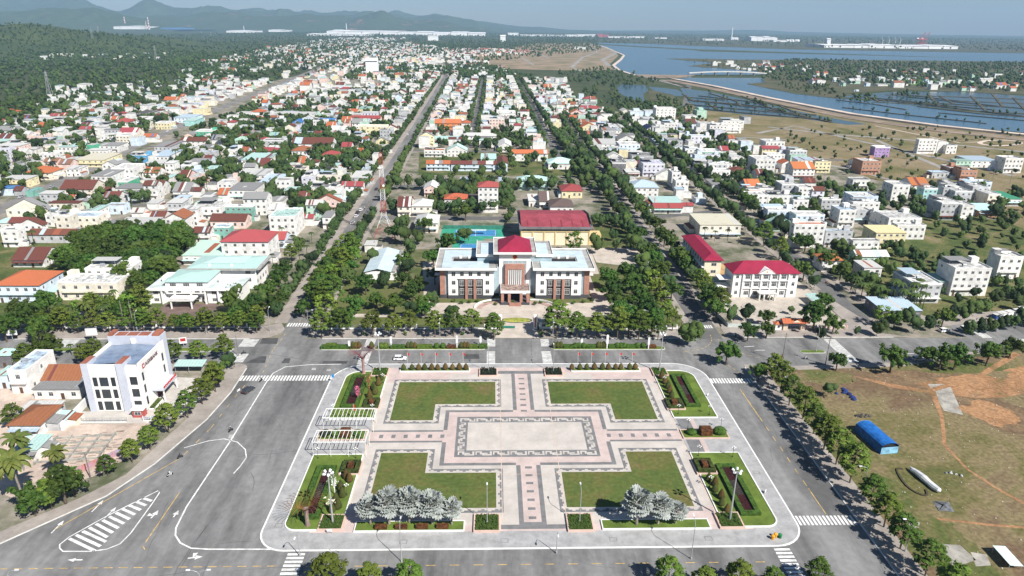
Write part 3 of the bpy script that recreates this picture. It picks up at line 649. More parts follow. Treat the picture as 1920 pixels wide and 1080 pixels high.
# ------------------------------------------------------------------ houses
WALL = {'w':('white',(.74,.73,.70)),'c':('cream',(.76,.71,.60)),'y':('yellow',(.74,.66,.42)),'b':('pale blue',(.62,.72,.80)),'B':('bright blue',(.12,.36,.58)),
 'g':('mint green',(.45,.64,.52)),'G':('green',(.10,.42,.26)),'t':('sea green',(.20,.42,.35)),'p':('pink',(.74,.56,.50)),'l':('lavender grey',(.66,.66,.74)),'v':('purple',(.42,.28,.55)),
 'e':('grey',(.48,.49,.50)),'k':('bare brick',(.46,.25,.17)),'o':('orange',(.68,.28,.10)),'d':('dark grey',(.16,.16,.17)),'a':('aqua',(.36,.62,.60)),'m':('mint',(.5,.72,.6)),'n':('brown',(.2,.12,.09)),'q':('rust',(.3,.15,.1))}
ROOF = {'w':('white',(.54,.54,.52)),'e':('grey',(.25,.25,.25)),'d':('dark grey',(.10,.095,.095)),'a':('aqua',(.42,.60,.56)),'m':('mint green',(.46,.64,.54)),'g':('pale green',(.30,.45,.38)),'G':('green',(.05,.25,.14)),
 'r':('red',(.33,.07,.075)),'o':('orange',(.44,.13,.06)),'n':('maroon tiled',(.145,.05,.04)),'q':('rust tiled',(.28,.10,.055)),'u':('grey brown tiled',(.14,.10,.09)),'b':('blue',(.06,.18,.45)),'B':('dark blue',(.025,.04,.10)),'s':('pale blue',(.40,.50,.58)),'y':('yellow',(.66,.58,.33)),'c':('cream',(.62,.58,.46)),
 'k':('brown',(.25,.13,.09)),'t':('teal',(.2,.4,.38)),'l':('lavender',(.5,.5,.6)),'v':('purple',(.4,.3,.5)),'p':('pink',(.6,.42,.38))}
def wallm(k): return mat('wall_'+WALL[k][0].replace(' ','_'), WALL[k][1], var=.11, scale=.35, rnd=.16)
def roofm(k, flat=False):
    n, c = ROOF[k]
    if flat: return mat('flat_roof_'+n.replace(' ','_'), c, var=.3, scale=.5, rnd=.35)
    return mat('roof_'+n.replace(' ','_'), c, var=.22, scale=.22, rnd=.4, col2=tuple(.45*q+.55*s for q, s in zip(c,(.20,.135,.095))), fac2=(.58,.86), bands=(0 if k in 'onqukr' else 0, 1.1, .10))
sash = mat('window_frame', (.62,.62,.60), var=.05); door_m = mat('door_brown', (.12,.07,.045), var=.15); steel_tank = mat('tank_steel', (.62,.64,.66), rough=.35, metal=.6)
def win_mesh(nx=2, ny=1, name='window'):
    m_ = MB(); t = .06
    m_.box(0,1,-.06,0,0,t,0,bottom=True); m_.box(0,1,-.06,0,1-t,1,0,bottom=True); m_.box(0,t,-.06,0,t,1-t,0); m_.box(1-t,1,-.06,0,t,1-t,0)
    for i in range(1,nx): m_.box(i/nx-.02,i/nx+.02,-.05,0,t,1-t,0)
    for i in range(1,ny+1): m_.box(t,1-t,-.045,0,.68-.02,.68+.02,0)
    m_.face([(t,-.02,t),(1-t,-.02,t),(1-t,-.02,1-t),(t,-.02,1-t)],1)
    return m_.mesh(name, [sash, glass_dark])
WIN2, WIN3 = win_mesh(2,1), win_mesh(3,1)
DOOR = MB(); DOOR.box(0,1,-.05,0,0,1); DOOR = DOOR.mesh('door', door_m)
def window(p, x, y, z, w_, h_, side=0, me=None, name='window'):
    """window on the front (side 0), right (+1) or left (-1) wall; x,y,z is the pane's middle bottom in the house's frame"""
    o = inst(me or WIN2, name, p); o.scale = (w_, 1, h_)
    if side == 0: o.location = (x-w_/2, y-.003, z)
    elif side > 0: o.rotation_euler = (0,0,PI/2); o.location = (x+.003, y-w_/2, z)
    else: o.rotation_euler = (0,0,-PI/2); o.location = (x-.003, y+w_/2, z)
    return o
def hip_roof(m_, x0,x1,y0,y1,z,rise,ov=.5,mi=0,th=.15):
    x0-=ov; x1+=ov; y0-=ov; y1+=ov; a,b = (x1-x0)/2,(y1-y0)/2; cx,cy = (x0+x1)/2,(y0+y1)/2
    if a >= b: r0,r1 = (cx-(a-b),cy),(cx+(a-b),cy)
    else: r0,r1 = (cx,cy-(b-a)),(cx,cy+(b-a))
    zt = z+th
    A,B,C_,D = (x0,y0,zt),(x1,y0,zt),(x1,y1,zt),(x0,y1,zt); P,Q = (*r0,zt+rise),(*r1,zt+rise)
    if a >= b: fs = [(A,B,Q,P),(B,C_,Q),(C_,D,P,Q),(D,A,P)]
    else: fs = [(A,B,P),(B,C_,Q,P),(C_,D,Q),(D,A,P,Q)]
    for f in fs: m_.face(f, mi)
    for p,q in ((A,B),(B,C_),(C_,D),(D,A)): m_.face([(p[0],p[1],z),(q[0],q[1],z),q,p], mi)
    m_.face([(x0,y1,z),(x1,y1,z),(x1,y0,z),(x0,y0,z)], mi)
def gable_roof(m_, x0,x1,y0,y1,z,rise,axis='x',ov=.5,mi=0,th=.14):
    if axis == 'x':
        yc=(y0+y1)/2; b=(y1-y0)/2; zo = z-rise*ov/b; X0,X1 = x0-ov*.6,x1+ov*.6
        pr = [(y0-ov,zo),(yc,z+rise),(y1+ov,zo),(y1+ov,zo+th),(yc,z+rise+th),(y0-ov,zo+th)]
        P = lambda x,i: (x,pr[i][0],pr[i][1])
    else:
        xc=(x0+x1)/2; b=(x1-x0)/2; zo = z-rise*ov/b; X0,X1 = y0-ov*.6,y1+ov*.6
        pr = [(x1+ov,zo),(xc,z+rise),(x0-ov,zo),(x0-ov,zo+th),(xc,z+rise+th),(x1+ov,zo+th)]
        P = lambda y,i: (pr[i][0],y,pr[i][1])
    for i,j in ((0,1),(1,2),(2,3),(3,4),(4,5),(5,0)): m_.face([P(X1,i),P(X1,j),P(X0,j),P(X0,i)],mi)
    for X,o_ in ((X0,1),(X1,-1)): m_.face([P(X,i) for i in (0,1,4,5)][::o_],mi); m_.face([P(X,i) for i in (1,2,3,4)][::o_],mi)
HOUSES = []
def hparse(txt):
    tx = ty = 0
    for ln in txt.strip().splitlines():
        a = ln.split()
        if not a: continue
        if a[0] == '@': tx, ty = float(a[1]), float(a[2]); continue
        x0,x1,yf,yb,h = map(float, a[:5]); wk, rk, rc = a[5], a[6], a[7]
        X0, Y = at(tx+x0/6, ty+yf/6, h); X1, Y2 = at(tx+x1/6, ty+yf/6, h); Y = (Y+Y2)/2; W = X1-X0
        pxm, pyb = tx+(x0+x1)/12, ty+yb/6
        if rk in 'FM': D = at(pxm, pyb, h)[1]-Y
        elif rk == 'g': D = at(pxm, pyb, h+.26*W)[1]-Y
        else:
            D = 8
            for k in range(16):
                b = 1.5+.5*k; D = 2*b
                if w2p((X0+X1)/2, Y+b, h+.5*b)[1] <= pyb: break
        D = max(5.0, min(D, 19 if rk == 'F' else 30)); HOUSES.append([X0,X1,Y,D,h,wk,rk,rc,None])
hparse('''
@ 0 200
0 165 60 20 4 c H o
175 290 97 84 6 w F w
290 560 115 95 5 w M w
380 520 160 120 4 g M w
520 720 155 95 6 w F w
560 640 100 75 6 p G r
670 740 100 70 6 w G r
75 260 230 205 4 w M w
505 660 275 225 5 w M w
880 1030 195 150 7 b F w
885 1025 250 220 7 w G r
1060 1240 215 165 7 w F w
665 880 320 265 5 c M w
780 920 370 330 4 w M e
430 700 388 372 7.5 e F e
740 910 450 410 5 w M a
500 680 525 490 4 w M w
50 230 420 395 6 w F w
260 400 480 455 4 w M w
970 1060 430 410 8 G F w
980 1200 490 470 5 w M w
1065 1330 440 405 6 w M e
1125 1300 335 310 7 w F w
1300 1455 330 300 9 c F w
1330 1530 300 235 8 c G r
1455 1560 350 325 8 b F w
1610 1750 335 305 6 w G o
1740 1910 185 165 7 y F w
1440 1660 150 95 6 w M w
1520 1690 75 45 7 e M d
490 640 615 575 8 p G k
640 790 640 590 6 p G k
730 850 590 560 6 t F w
275 560 745 655 5.5 c H o
0 300 820 775 6 y M w
0 140 920 890 5 b M b
150 240 940 895 4 e G n
280 360 950 905 4 t F t
735 890 700 665 6 w M w
840 1170 600 520 6 y M c
670 1040 925 815 6.5 c G n
1020 1240 780 690 11 w M e
1245 1500 700 610 12 w F w
1325 1430 850 790 7 G F w
1460 1620 730 670 6 e G q
1625 1780 740 680 7 w G q
1640 1830 890 830 7 w G n
1430 1650 560 530 8 B F w
1660 1710 560 530 8 w F w
1700 1890 560 490 7 w M s
1730 1920 450 390 8 e M e
1620 1920 640 600 5 w M w
1300 1490 980 940 5 b M e
1300 1590 920 870 6 w M e
1150 1240 940 900 5 w G n
1850 1920 800 760 6 w M a
@ 320 200
240 390 25 5 8 y F w
30 250 125 85 6 b M s
150 270 160 125 6 a M a
280 475 280 258 8 G F w
340 450 340 295 5 w g w
100 400 385 345 6 w G n
270 480 470 430 4 c M e
490 610 470 430 5 w g w
620 740 500 440 7 w F w
300 500 520 500 8 e F s
335 440 620 545 4 b G n
590 740 605 565 5 e M e
640 740 255 235 6 c F w
745 880 225 200 8 b F w
830 1020 300 275 6 c M e
760 985 345 310 5 e G n
720 870 375 345 6 m F m
1030 1270 385 360 9 e F e
1110 1230 330 290 6 w G g
1360 1820 415 345 8 w G n
1690 1870 550 480 6 w H r
1430 1500 640 560 6 w G o
1505 1550 610 580 6 w F w
745 915 620 555 4 w H B
790 1090 600 505 7 w M a
940 1100 660 570 5 w G n
90 205 790 715 6 p G n
205 300 790 730 7 p F w
20 210 950 840 5 w G e
215 340 945 905 5 w G n
0 140 1060 1000 5 w M s
730 890 770 710 6 w M w
900 1060 770 705 6 w M w
980 1220 860 760 4 w M s
560 730 810 765 4 w M e
640 940 940 860 7 w M e
525 635 985 920 5 w G o
340 520 1010 965 4 e M e
830 935 1050 975 4 e G n
940 1260 1060 1010 5 w M e
1470 1600 800 720 9 l F w
1650 1920 780 755 9 c F w
1560 1775 920 870 7 c F e
1780 1920 920 880 7 w F w
1605 1735 185 125 6 w G b
1740 1840 170 130 5 w G b
1365 1475 180 140 6 b M b
1480 1560 130 115 9 b F w
1750 1850 215 170 9 b G o
1080 1240 165 115 6 w H B
905 1040 60 15 6 w H o
740 900 70 50 6 w F w
1140 1600 85 60 6 w M w
1600 1720 310 275 5 p G n
1320 1420 325 285 5 w G o
@ 640 200
75 180 55 25 6 w G o
190 320 25 0 7 y M g
430 535 45 35 8 w F w
540 640 40 0 7 w g w
105 440 130 100 7 c G r
0 100 160 110 6 w G o
200 520 222 207 11 y F y
0 95 270 262 9 w F w
120 270 330 300 6 w F w
400 560 380 350 5 w M w
0 110 450 400 6 w G r
1050 1345 185 140 7 o G o
1355 1450 185 135 8 w H o
1345 1740 330 290 7 w H w
980 1340 365 335 5 w M a
1190 1410 490 405 6 w g a
930 1160 495 475 6 w F o
1770 1910 440 300 6 w g w
955 1225 640 605 6 b G o
1235 1750 645 610 6 b G n
1760 1870 640 525 7 b g n
1570 1740 590 535 5 g M a
1330 1530 850 800 6 b M s
1775 1880 850 800 6 b M s
1540 1765 905 830 17 w H r
930 1080 920 815 6 p g w
0 240 890 845 7 w G r
105 290 800 730 7 e M w
0 100 760 740 8 c F w
270 400 650 615 4 w M w
155 240 500 465 4 w G o
@ 640 360
1160 1425 80 10 7 w H o
1430 1530 95 30 6 w M d
630 785 160 55 7 c G n
790 1010 160 60 7 c H w
830 1080 350 215 6 c H w
260 380 600 550 4 w M w
@ 960 200
65 405 835 770 7 g H a
560 790 950 830 5 y H r
0 405 525 485 7 w G o
410 690 640 540 5 w H a
1340 1650 910 785 7 w H s
1480 1720 650 600 10 l F l
1130 1280 640 560 9 d F e
1285 1410 620 590 7 c F w
1290 1440 740 700 4 w M w
1620 1860 770 730 4 w g w
1050 1250 570 500 6 w g w
920 1190 420 335 6 w M w
920 1040 490 430 6 w M w
1200 1380 370 290 7 w g e
1210 1440 430 390 7 b F w
820 940 310 270 6 k G d
770 965 235 160 7 y g o
970 1150 215 180 6 l F w
1150 1270 240 200 5 w M w
650 800 125 95 6 w G o
660 795 70 20 7 p g o
890 1030 100 20 6 w H n
800 885 105 80 6 e F d
770 960 20 -10 6 w G r
1330 1480 55 20 8 b F w
1500 1610 50 20 7 b F w
1625 1845 25 0 14 w F w
1450 1600 125 110 8 l F w
1520 1615 250 190 6 w g B
1620 1710 205 180 8 w F w
1715 1910 195 165 9 w F w
1350 1590 560 470 7 e F e
1430 1590 640 570 6 p g r
1240 1320 50 10 6 c g w
1620 1750 400 350 4 e M s
1760 1920 390 335 7 e F e
@ 960 360
430 690 165 20 5 w H u
310 425 100 -40 5 w G u
190 305 100 30 4 w M w
1590 1920 120 55 4 w M a
1600 1920 175 130 4 w G r
@ 1280 200
30 160 105 70 7 w F w
165 275 45 20 10 g F g
140 195 165 155 7 w F w
200 330 190 160 7 w F w
335 665 200 190 10 w F w
455 690 165 145 10 w F w
695 770 120 100 8 e F e
95 320 335 320 8 l F s
30 205 480 460 9 w F s
90 420 550 535 8 l F e
210 425 512 480 9 G F w
425 520 490 445 8 w G r
525 610 520 490 7 w F w
550 690 570 550 8 w F w
160 380 660 610 7 w F e
385 560 650 630 9 w F w
570 720 725 665 6 w H n
830 1050 600 545 12 w F w
660 795 390 375 9 b F w
800 895 440 430 8 w F w
900 1085 470 440 9 y G r
940 1150 400 370 8 w F w
1090 1205 490 470 8 l F e
1210 1400 500 480 9 e F w
1220 1400 548 533 6 g F g
950 1150 545 525 9 w F w
1300 1550 600 570 6 w M s
1495 1670 625 615 9 y F e
1250 1490 695 620 9 w G o
1120 1245 640 580 8 w g o
560 640 385 375 6 w F w
720 880 900 815 7 e G o
680 860 935 905 8 p F e
865 1020 930 900 8 w F e
340 630 880 820 5 w M e
1120 1305 880 840 10 e F w
1310 1455 920 880 9 w F w
1460 1600 940 900 8 l G n
1380 1500 850 800 7 w G n
1160 1250 790 760 8 l F w
740 965 1000 960 10 w F w
970 1245 1010 975 9 w F e
1250 1420 1060 1035 9 w F w
1570 1780 1050 1035 9 e F w
@ 1600 200
250 415 462 445 9 v F w
745 950 380 370 13 w F w
960 1050 395 380 11 w F w
1055 1170 440 400 8 w F e
1165 1335 610 590 7 g M g
1340 1630 610 560 6 w M s
1720 1920 590 560 12 w F w
1610 1700 620 605 8 l F w
110 320 620 580 11 k F w
30 100 640 580 5 w G r
1085 1215 690 660 8 k F k
1220 1400 725 695 8 k F e
890 1080 740 720 5 e M s
660 850 880 795 9 w G o
450 640 890 845 11 w F w
800 950 930 900 10 a F w
1020 1140 920 895 11 e F w
1060 1180 870 830 9 e F w
1150 1340 960 910 10 e F w
1350 1520 910 840 10 e F w
1690 1900 1040 960 5 w M G
0 190 830 800 8 w F e
1360 1560 860 830 8 b F w
1525 1660 990 940 8 c F w
@ 1600 360
1000 1225 130 65 11 e F w
1230 1370 160 110 10 w F w
1420 1700 215 135 4 k M a
0 280 60 10 10 b F w
0 300 125 95 9 w F w
0 195 215 180 8 e F w
405 770 300 220 9 w F w
260 400 250 220 8 w F w
500 820 385 350 8 w F w
265 600 460 380 9 y M y
0 300 560 530 7 w F e
40 400 720 660 5 g G w
680 1000 1040 900 9 e F w
1150 1560 870 770 13 w F w
970 1145 1010 920 6 e M g
1660 1920 740 680 11 w F w
@ 1280 360
200 660 370 255 8 c M c
960 1275 215 180 9 b F w
1280 1600 265 220 9 b F w
960 1240 350 300 5 g g g
1260 1610 375 345 13 w F o
1615 1920 450 430 9 e F s
1580 1800 770 690 6 w H o
1580 1770 95 80 7 e F e
1800 1920 200 170 7 w F w
0 120 150 120 5 w G r
@ 0 360
60 540 195 60 8 c g e
545 880 125 100 8 c M n
95 290 340 285 6 p G n
190 470 370 290 6 w g n
700 1090 285 230 7 c F s
0 200 440 405 9 w F e
310 830 475 415 5 e G n
1180 1390 165 130 5 b F e
1290 1700 370 290 8 w M w
1410 1600 435 370 5 c G n
1690 1850 275 215 5 w G n
830 1050 105 75 5 g M e
1650 1770 130 85 4 w M w
130 490 760 620 4 w G n
-70 430 1050 850 8 b H o
640 1310 1025 925 8 c F w
950 1460 870 780 10 w F w
1060 1290 410 320 4 e M e
930 1080 530 500 4 w M c
@ 320 360
225 560 180 90 8 w F w
610 920 170 155 9 t F w
440 840 320 245 5 p G n
250 440 450 395 6 w G n
470 660 400 365 7 t F s
1100 1400 285 130 11 w F a
1075 1280 530 450 5 b G r
560 1090 560 375 11 w H r
130 590 715 555 5 w M m
1470 1600 290 250 5 w G r
1540 1750 210 175 4 w M a
1620 1910 105 20 7 p g q
@ 0 600
80 290 580 350 8 w F s
470 890 670 510 4 w G q
370 880 780 650 3.6 w M e
-40 75 620 525 5 b M a
-60 110 400 350 5 d M a
170 560 1060 920 4 e M w
100 440 1180 990 4 w H q
@ 0 740
570 735 285 250 2.5 a M a
150 410 620 460 3.5 w M a
@ 1600 540
340 770 255 110 4.5 d M s
270 330 200 130 4 w M w
''')
# paler infill houses between the surveyed ones, along the streets further out
occ = {}
def mark(x0,x1,y0,y1,v=1,c=4.0):
    for i in range(int(math.floor(x0/c)), int(math.floor(x1/c))+1):
        for j in range(int(math.floor(y0/c)), int(math.floor(y1/c))+1): occ[(i,j)] = v
def free(x0,x1,y0,y1,c=4.0):
    return all((i,j) not in occ for i in range(int(math.floor(x0/c)), int(math.floor(x1/c))+1) for j in range(int(math.floor(y0/c)), int(math.floor(y1/c))+1))
def markpath(ps, w_):
    for a, b in zip(ps, ps[1:]):
        n = int(math.hypot(b[0]-a[0], b[1]-a[1])/3)+1
        for k in range(n+1):
            x, y = a[0]+(b[0]-a[0])*k/n, a[1]+(b[1]-a[1])*k/n; mark(x-w_/2,x+w_/2,y-1,y+1,2)
markpath(AV, 16); markpath(MK, 22); mark(83,96,246,900,2); mark(155,168,262,1000,2); markpath([(-22,700),(-23,860),(-19.5,1117),(-21.4,1595)],9); markpath([(64,640),(58,888),(57,1236),(55.5,1604)],9)
for q in [(-83,86,423,431),(-87,86,516,524),(-90,330,671,679),(-400,330,236,256),(-56,76,130,225),(-50,74,256,345),(-30,60,360,412),(-75,-40,300,400),(100,152,262,420),(-160,-95,255,330),(-340,-90,675,681),(-130,-85,170,222)]: mark(*q,2)
for H_ in HOUSES: mark(H_[0]-1,H_[1]+1,H_[2]-1,H_[2]+H_[3]+1)
rh = random.Random(11)
def inpoly(x, y, P):
    c = False
    for i in range(len(P)):
        x1,y1 = P[i-1]; x2,y2 = P[i]
        if (y1 > y) != (y2 > y) and x < (x2-x1)*(y-y1)/(y2-y1)+x1: c = not c
    return c
FILL = []
MKV = [(-30,378),(60,352),(250,260),(420,186),(500,160),(512,170),(440,204),(270,290),(110,356),(60,388),(-30,418)]   # where the photo looks down onto the market road
def hides(x, y, h, w_=0): return any(inpoly(*w2p(x+dx, y, z)[:2], MKV) for dx in (-w_, 0, w_) for z in (h, h*.5))
def fill(poly, n, wl, rl, hmax=3, keep=.9):
    P = pts(poly); X = [p[0] for p in P]; Y = [p[1] for p in P]
    for _ in range(n):
        x, y = rh.uniform(min(X),max(X)), rh.uniform(min(Y),max(Y))
        if not inpoly(x,y,P): continue
        W, D = (rh.uniform(5,11), rh.uniform(7,14)) if rh.random() < .72 else (rh.uniform(11,24), rh.uniform(10,20)); h = 3.6*rh.choice((1,1,2,2,2,hmax)); 
        if not free(x-W/2-.4,x+W/2+.4,y-D/2-.4,y+D/2+.4): continue
        if hides(x, y, h+1, W*.4): continue
        mark(x-W/2,x+W/2,y-D/2,y+D/2)
        wk = rh.choice(wl); rk = rh.choice(rl); rc = {'F':'w w w e w s'.split(),'M':'w w w e e s a'.split(),'G':'o q n n q e w w e'.split(),'H':'q r n e'.split(),'g':'w w n e e q'.split()}[rk]
        FILL.append([x-W/2,x+W/2,y-D/2,D,h,wk,rk,rh.choice(rc),None])
WL = list('wwwwwwwwwwccbgpyle'); RL = list('FFFFMMMGGHg')
WL = list('wwwwwwwwwwccbgpyle'); RL = list('FFFFMMMGGHg')
def rowhouses(P, off, y0, y1, wl, rl, hs=(1,1,2,2,3)):
    y = y0
    while y < y1:
        W, D = rh.uniform(9,15), rh.uniform(5,9)      # W runs back from the street, D along it
        k = 0
        while k < len(P)-2 and y > P[k+1][1]: k += 1
        x = P[k][0]+(P[k+1][0]-P[k][0])*(y-P[k][1])/(P[k+1][1]-P[k][1])+(off+W/2 if off > 0 else off-W/2)
        if free(x-W/2+.5,x+W/2-.5,y+.5,y+D-.5) and rh.random() < .93 and not (off > 0 and hides(x, y+D/2, 4.5, W*.3)):
            mark(x-W/2,x+W/2,y,y+D); rk = rh.choice(rl); rc = {'F':'wwwes','M':'wweesa','G':'oqnnew','H':'qone','g':'wneeq'}[rk]
            FILL.append([x-W/2,x+W/2,y,D,3.6*rh.choice(hs),rh.choice(wl),rk,rh.choice(rc),None])
        y += D+rh.choice((0.2,.2,.4,1.5))
for s_ in (-1, 1):
    rowhouses(MK, 13 if s_ > 0 else -9, 430, 2000, WL, list('MMMFMMG') if s_ > 0 else list('FFFMMMG'), hs=(1,1,1) if s_ > 0 else (1,2,2,3)); rowhouses(MK, s_*27, 430, 1500, WL, list('FFMMGg'))
    rowhouses([(-22,700),(-23,860),(-19.5,1117),(-21.4,1595)], s_*9, 690, 1590, WL, list('FFFMG')); rowhouses([(64,640),(58,888),(57,1236),(55.5,1604)], s_*10, 690, 1590, WL, list('FFFMG'))
    rowhouses(AV, s_*15, 690, 1740, WL, list('FFFMGg')); rowhouses([(163,400),(165,471),(168.9,770),(160,905),(158,1010)], s_*9.5, 430, 900, list('wwwwlbe'), list('FFFFM'))
fill('700,330 770,235 826,150 700,165 560,180 470,215 330,260 420,330 560,345', 1000, WL, RL)
fill('330,250 0,345 0,290 330,190 430,150 500,160', 900, WL, list('FFMMMGH'))
fill('800,285 838,152 1010,150 1120,200 1150,255 1130,300 900,250', 1500, WL, RL)
fill('830,240 836,152 1060,150 1090,225', 1800, list('wwwwwwcbe'), list('FFFFFMG'))
fill('1130,330 1060,235 1105,195 1200,235 1300,235 1400,330 1430,430 1330,400 1180,330', 1600, list('wwwwwwbbgly'), list('FFFFFMG'))
fill('840,148 790,118 640,85 700,78 830,90 990,148', 1300, list('wwwwwwcbe'), list('FFFMG'))
fill('500,168 560,120 690,88 770,80 840,140 826,150 640,190', 2200, list('wwwwwwwcbpy'), list('FFFMMG'))
fill('430,150 330,180 330,130 480,95 640,72 760,72 690,88 560,120', 1500, list('wwwwwce'), list('FMMG'))
fill('1500,165 1560,172 1920,178 1920,140 1700,130 1500,135', 75, list('wwwwcbg'), list('FMG'))
fill('1500,158 1640,165 1900,172 1900,160 1700,148 1560,148', 75, list('wwwwcbg'), list('FMG'))
fill('60,112 330,118 330,98 60,100', 60, list('wwc'), list('MFM'))
fill('840,110 1000,100 900,92 830,95', 350, list('wwwp'), list('FG'))
fill('1290,116 1500,120 1560,148 1500,150 1440,138 1350,126', 40, list('wwwc'), list('MFG'))
fill('0,330 0,235 160,205 330,198 330,245 200,320 60,345', 1100, list('wwwwwweecp'), list('MMMGGF'))
fill('60,205 330,190 330,160 120,165', 90, list('www'), list('MF'))
fill('20,470 210,420 320,430 330,370 140,330 0,430', 300, WL, list('FMMGG'))
fill('0,470 0,345 330,250 700,330 660,400 640,420 520,470 330,440 200,450', 2300, list('wwwwwwwcegbpw'), list('MMMMFFGGg'))
fill('1150,330 1270,460 1400,450 1480,330 1380,250 1200,240', 260, list('wwwwwlbe'), list('FFFFMG'))
fill('1430,470 1560,500 1700,560 1560,400 1440,380', 200, list('wwwble'), list('FFM'))

def px_size(x, y, s): return s*CF/max(20, w2p(x, y, 3)[2])
ALLH = HOUSES+FILL
ALLH.sort(key=lambda H_: -px_size((H_[0]+H_[1])/2, H_[2], math.sqrt((H_[1]-H_[0])*(H_[4]+.45*H_[3])))-(1000 if H_ in HOUSES[:0] else 0))
def vis(H_):
    a, b, _ = w2p((H_[0]+H_[1])/2, H_[2], H_[4]); return -30 < a < 1950 and b < 1100
ALLH = [H_ for H_ in ALLH if vis(H_)]
NIND = 296
def zone(x, y):
    if x > 320 and y > 1100: return 'in the waterside village'
    if x < -330-(y-600)*.06: return 'beyond the market road'
    if x < -200: return 'along the market road'
    if x < -92 and y < 235: return 'beside the white bank'
    if x < -92: return 'between the market road and avenue'
    if x < 84: return 'between the avenue and the shaded street' if y > 420 else 'behind the government building'
    if x < 158: return 'between the two shaded right streets'
    return 'in the new right-hand quarter'
def desc(H_):
    x0,x1,y,D,h,wk,rk,rc,_ = H_
    st = max(1, round(h/3.5)); s_ = ['single-storey','two-storey','three-storey','four-storey','five-storey'][min(st,5)-1]
    rd = {'F':'flat %s roof','M':'sloping %s sheet roof','G':'%s pitched roof','g':'%s gable roof facing forward','H':'hipped %s roof'}[rk] % ROOF[rc][0]
    return s_, WALL[wk][0], rd
def wall_shell(m_, a, b, h, rk, rise):
    m_.box(-a,a,-b,b,0,h)
    if rk == 'G':
        for s_ in (-1,1): m_.face([(s_*a,-b*s_,h),(s_*a,b*s_,h),(s_*a,0,h+rise)])
    if rk == 'g': m_.face([(-a,-b,h),(a,-b,h),(0,-b,h+rise)]); m_.face([(a,b,h),(-a,b,h),(0,b,h+rise)])
def roof_geo(m_, a, b, h, rk, rise, mi=0):
    if rk == 'G': gable_roof(m_,-a,a,-b,b,h,rise,'x',.6,mi)
    elif rk == 'g': gable_roof(m_,-a,a,-b,b,h,rise,'y',.6,mi)
    elif rk == 'H': hip_roof(m_,-a,a,-b,b,h+.003,rise,.6,mi)
    elif rk == 'M':
        r2 = rise; o_ = .35
        m_.face([(-a-o_,-b-o_,h+.12),(a+o_,-b-o_,h+.12),(a+o_,b+o_,h+.12+r2),(-a-o_,b+o_,h+.12+r2)],mi)
        m_.face([(-a-o_,-b-o_,h+.02),(a+o_,-b-o_,h+.02),(a+o_,-b-o_,h+.12),(-a-o_,-b-o_,h+.12)],mi)
        for s_ in (-1,1): x = s_*(a+o_); m_.face([(x,-b-o_,h+.02),(x,b+o_,h+.02+r2),(x,b+o_,h+.12+r2),(x,-b-o_,h+.12)][::s_],mi)
        m_.face([(a+o_,b+o_,h+.02),(-a-o_,b+o_,h+.02),(-a-o_,b+o_,h+.12+r2),(a+o_,b+o_,h+.12+r2)],mi)
def roof_patch(m_, a, b, h, rk, rise, r, mi=0):
    w_ = r.uniform(.12,.4)*a; x = r.uniform(-a+w_*.6,a-w_*.6)
    if rk == 'M':
        o_ = .35; zz = lambda y: h+.135+rise*(y+b+o_)/(2*b+2*o_); y0, y1 = (-b-o_+.05, b+o_-.05) if r.random() < .5 else sorted((r.uniform(-b,b), r.uniform(-b,b)))
    elif rk == 'G': zz = lambda y: h+rise*(1-abs(y)/b)+.155; y0, y1 = -b-.5, -.15
    else: return
    m_.face([(x-w_/2,y0,zz(y0)),(x+w_/2,y0,zz(y0)),(x+w_/2,y1,zz(y1)),(x-w_/2,y1,zz(y1))],mi)
def rise_of(a, b, rk): return {'G':.5*b,'g':.5*a,'H':.42*min(a,b),'M':.05*b,'F':0}[rk]
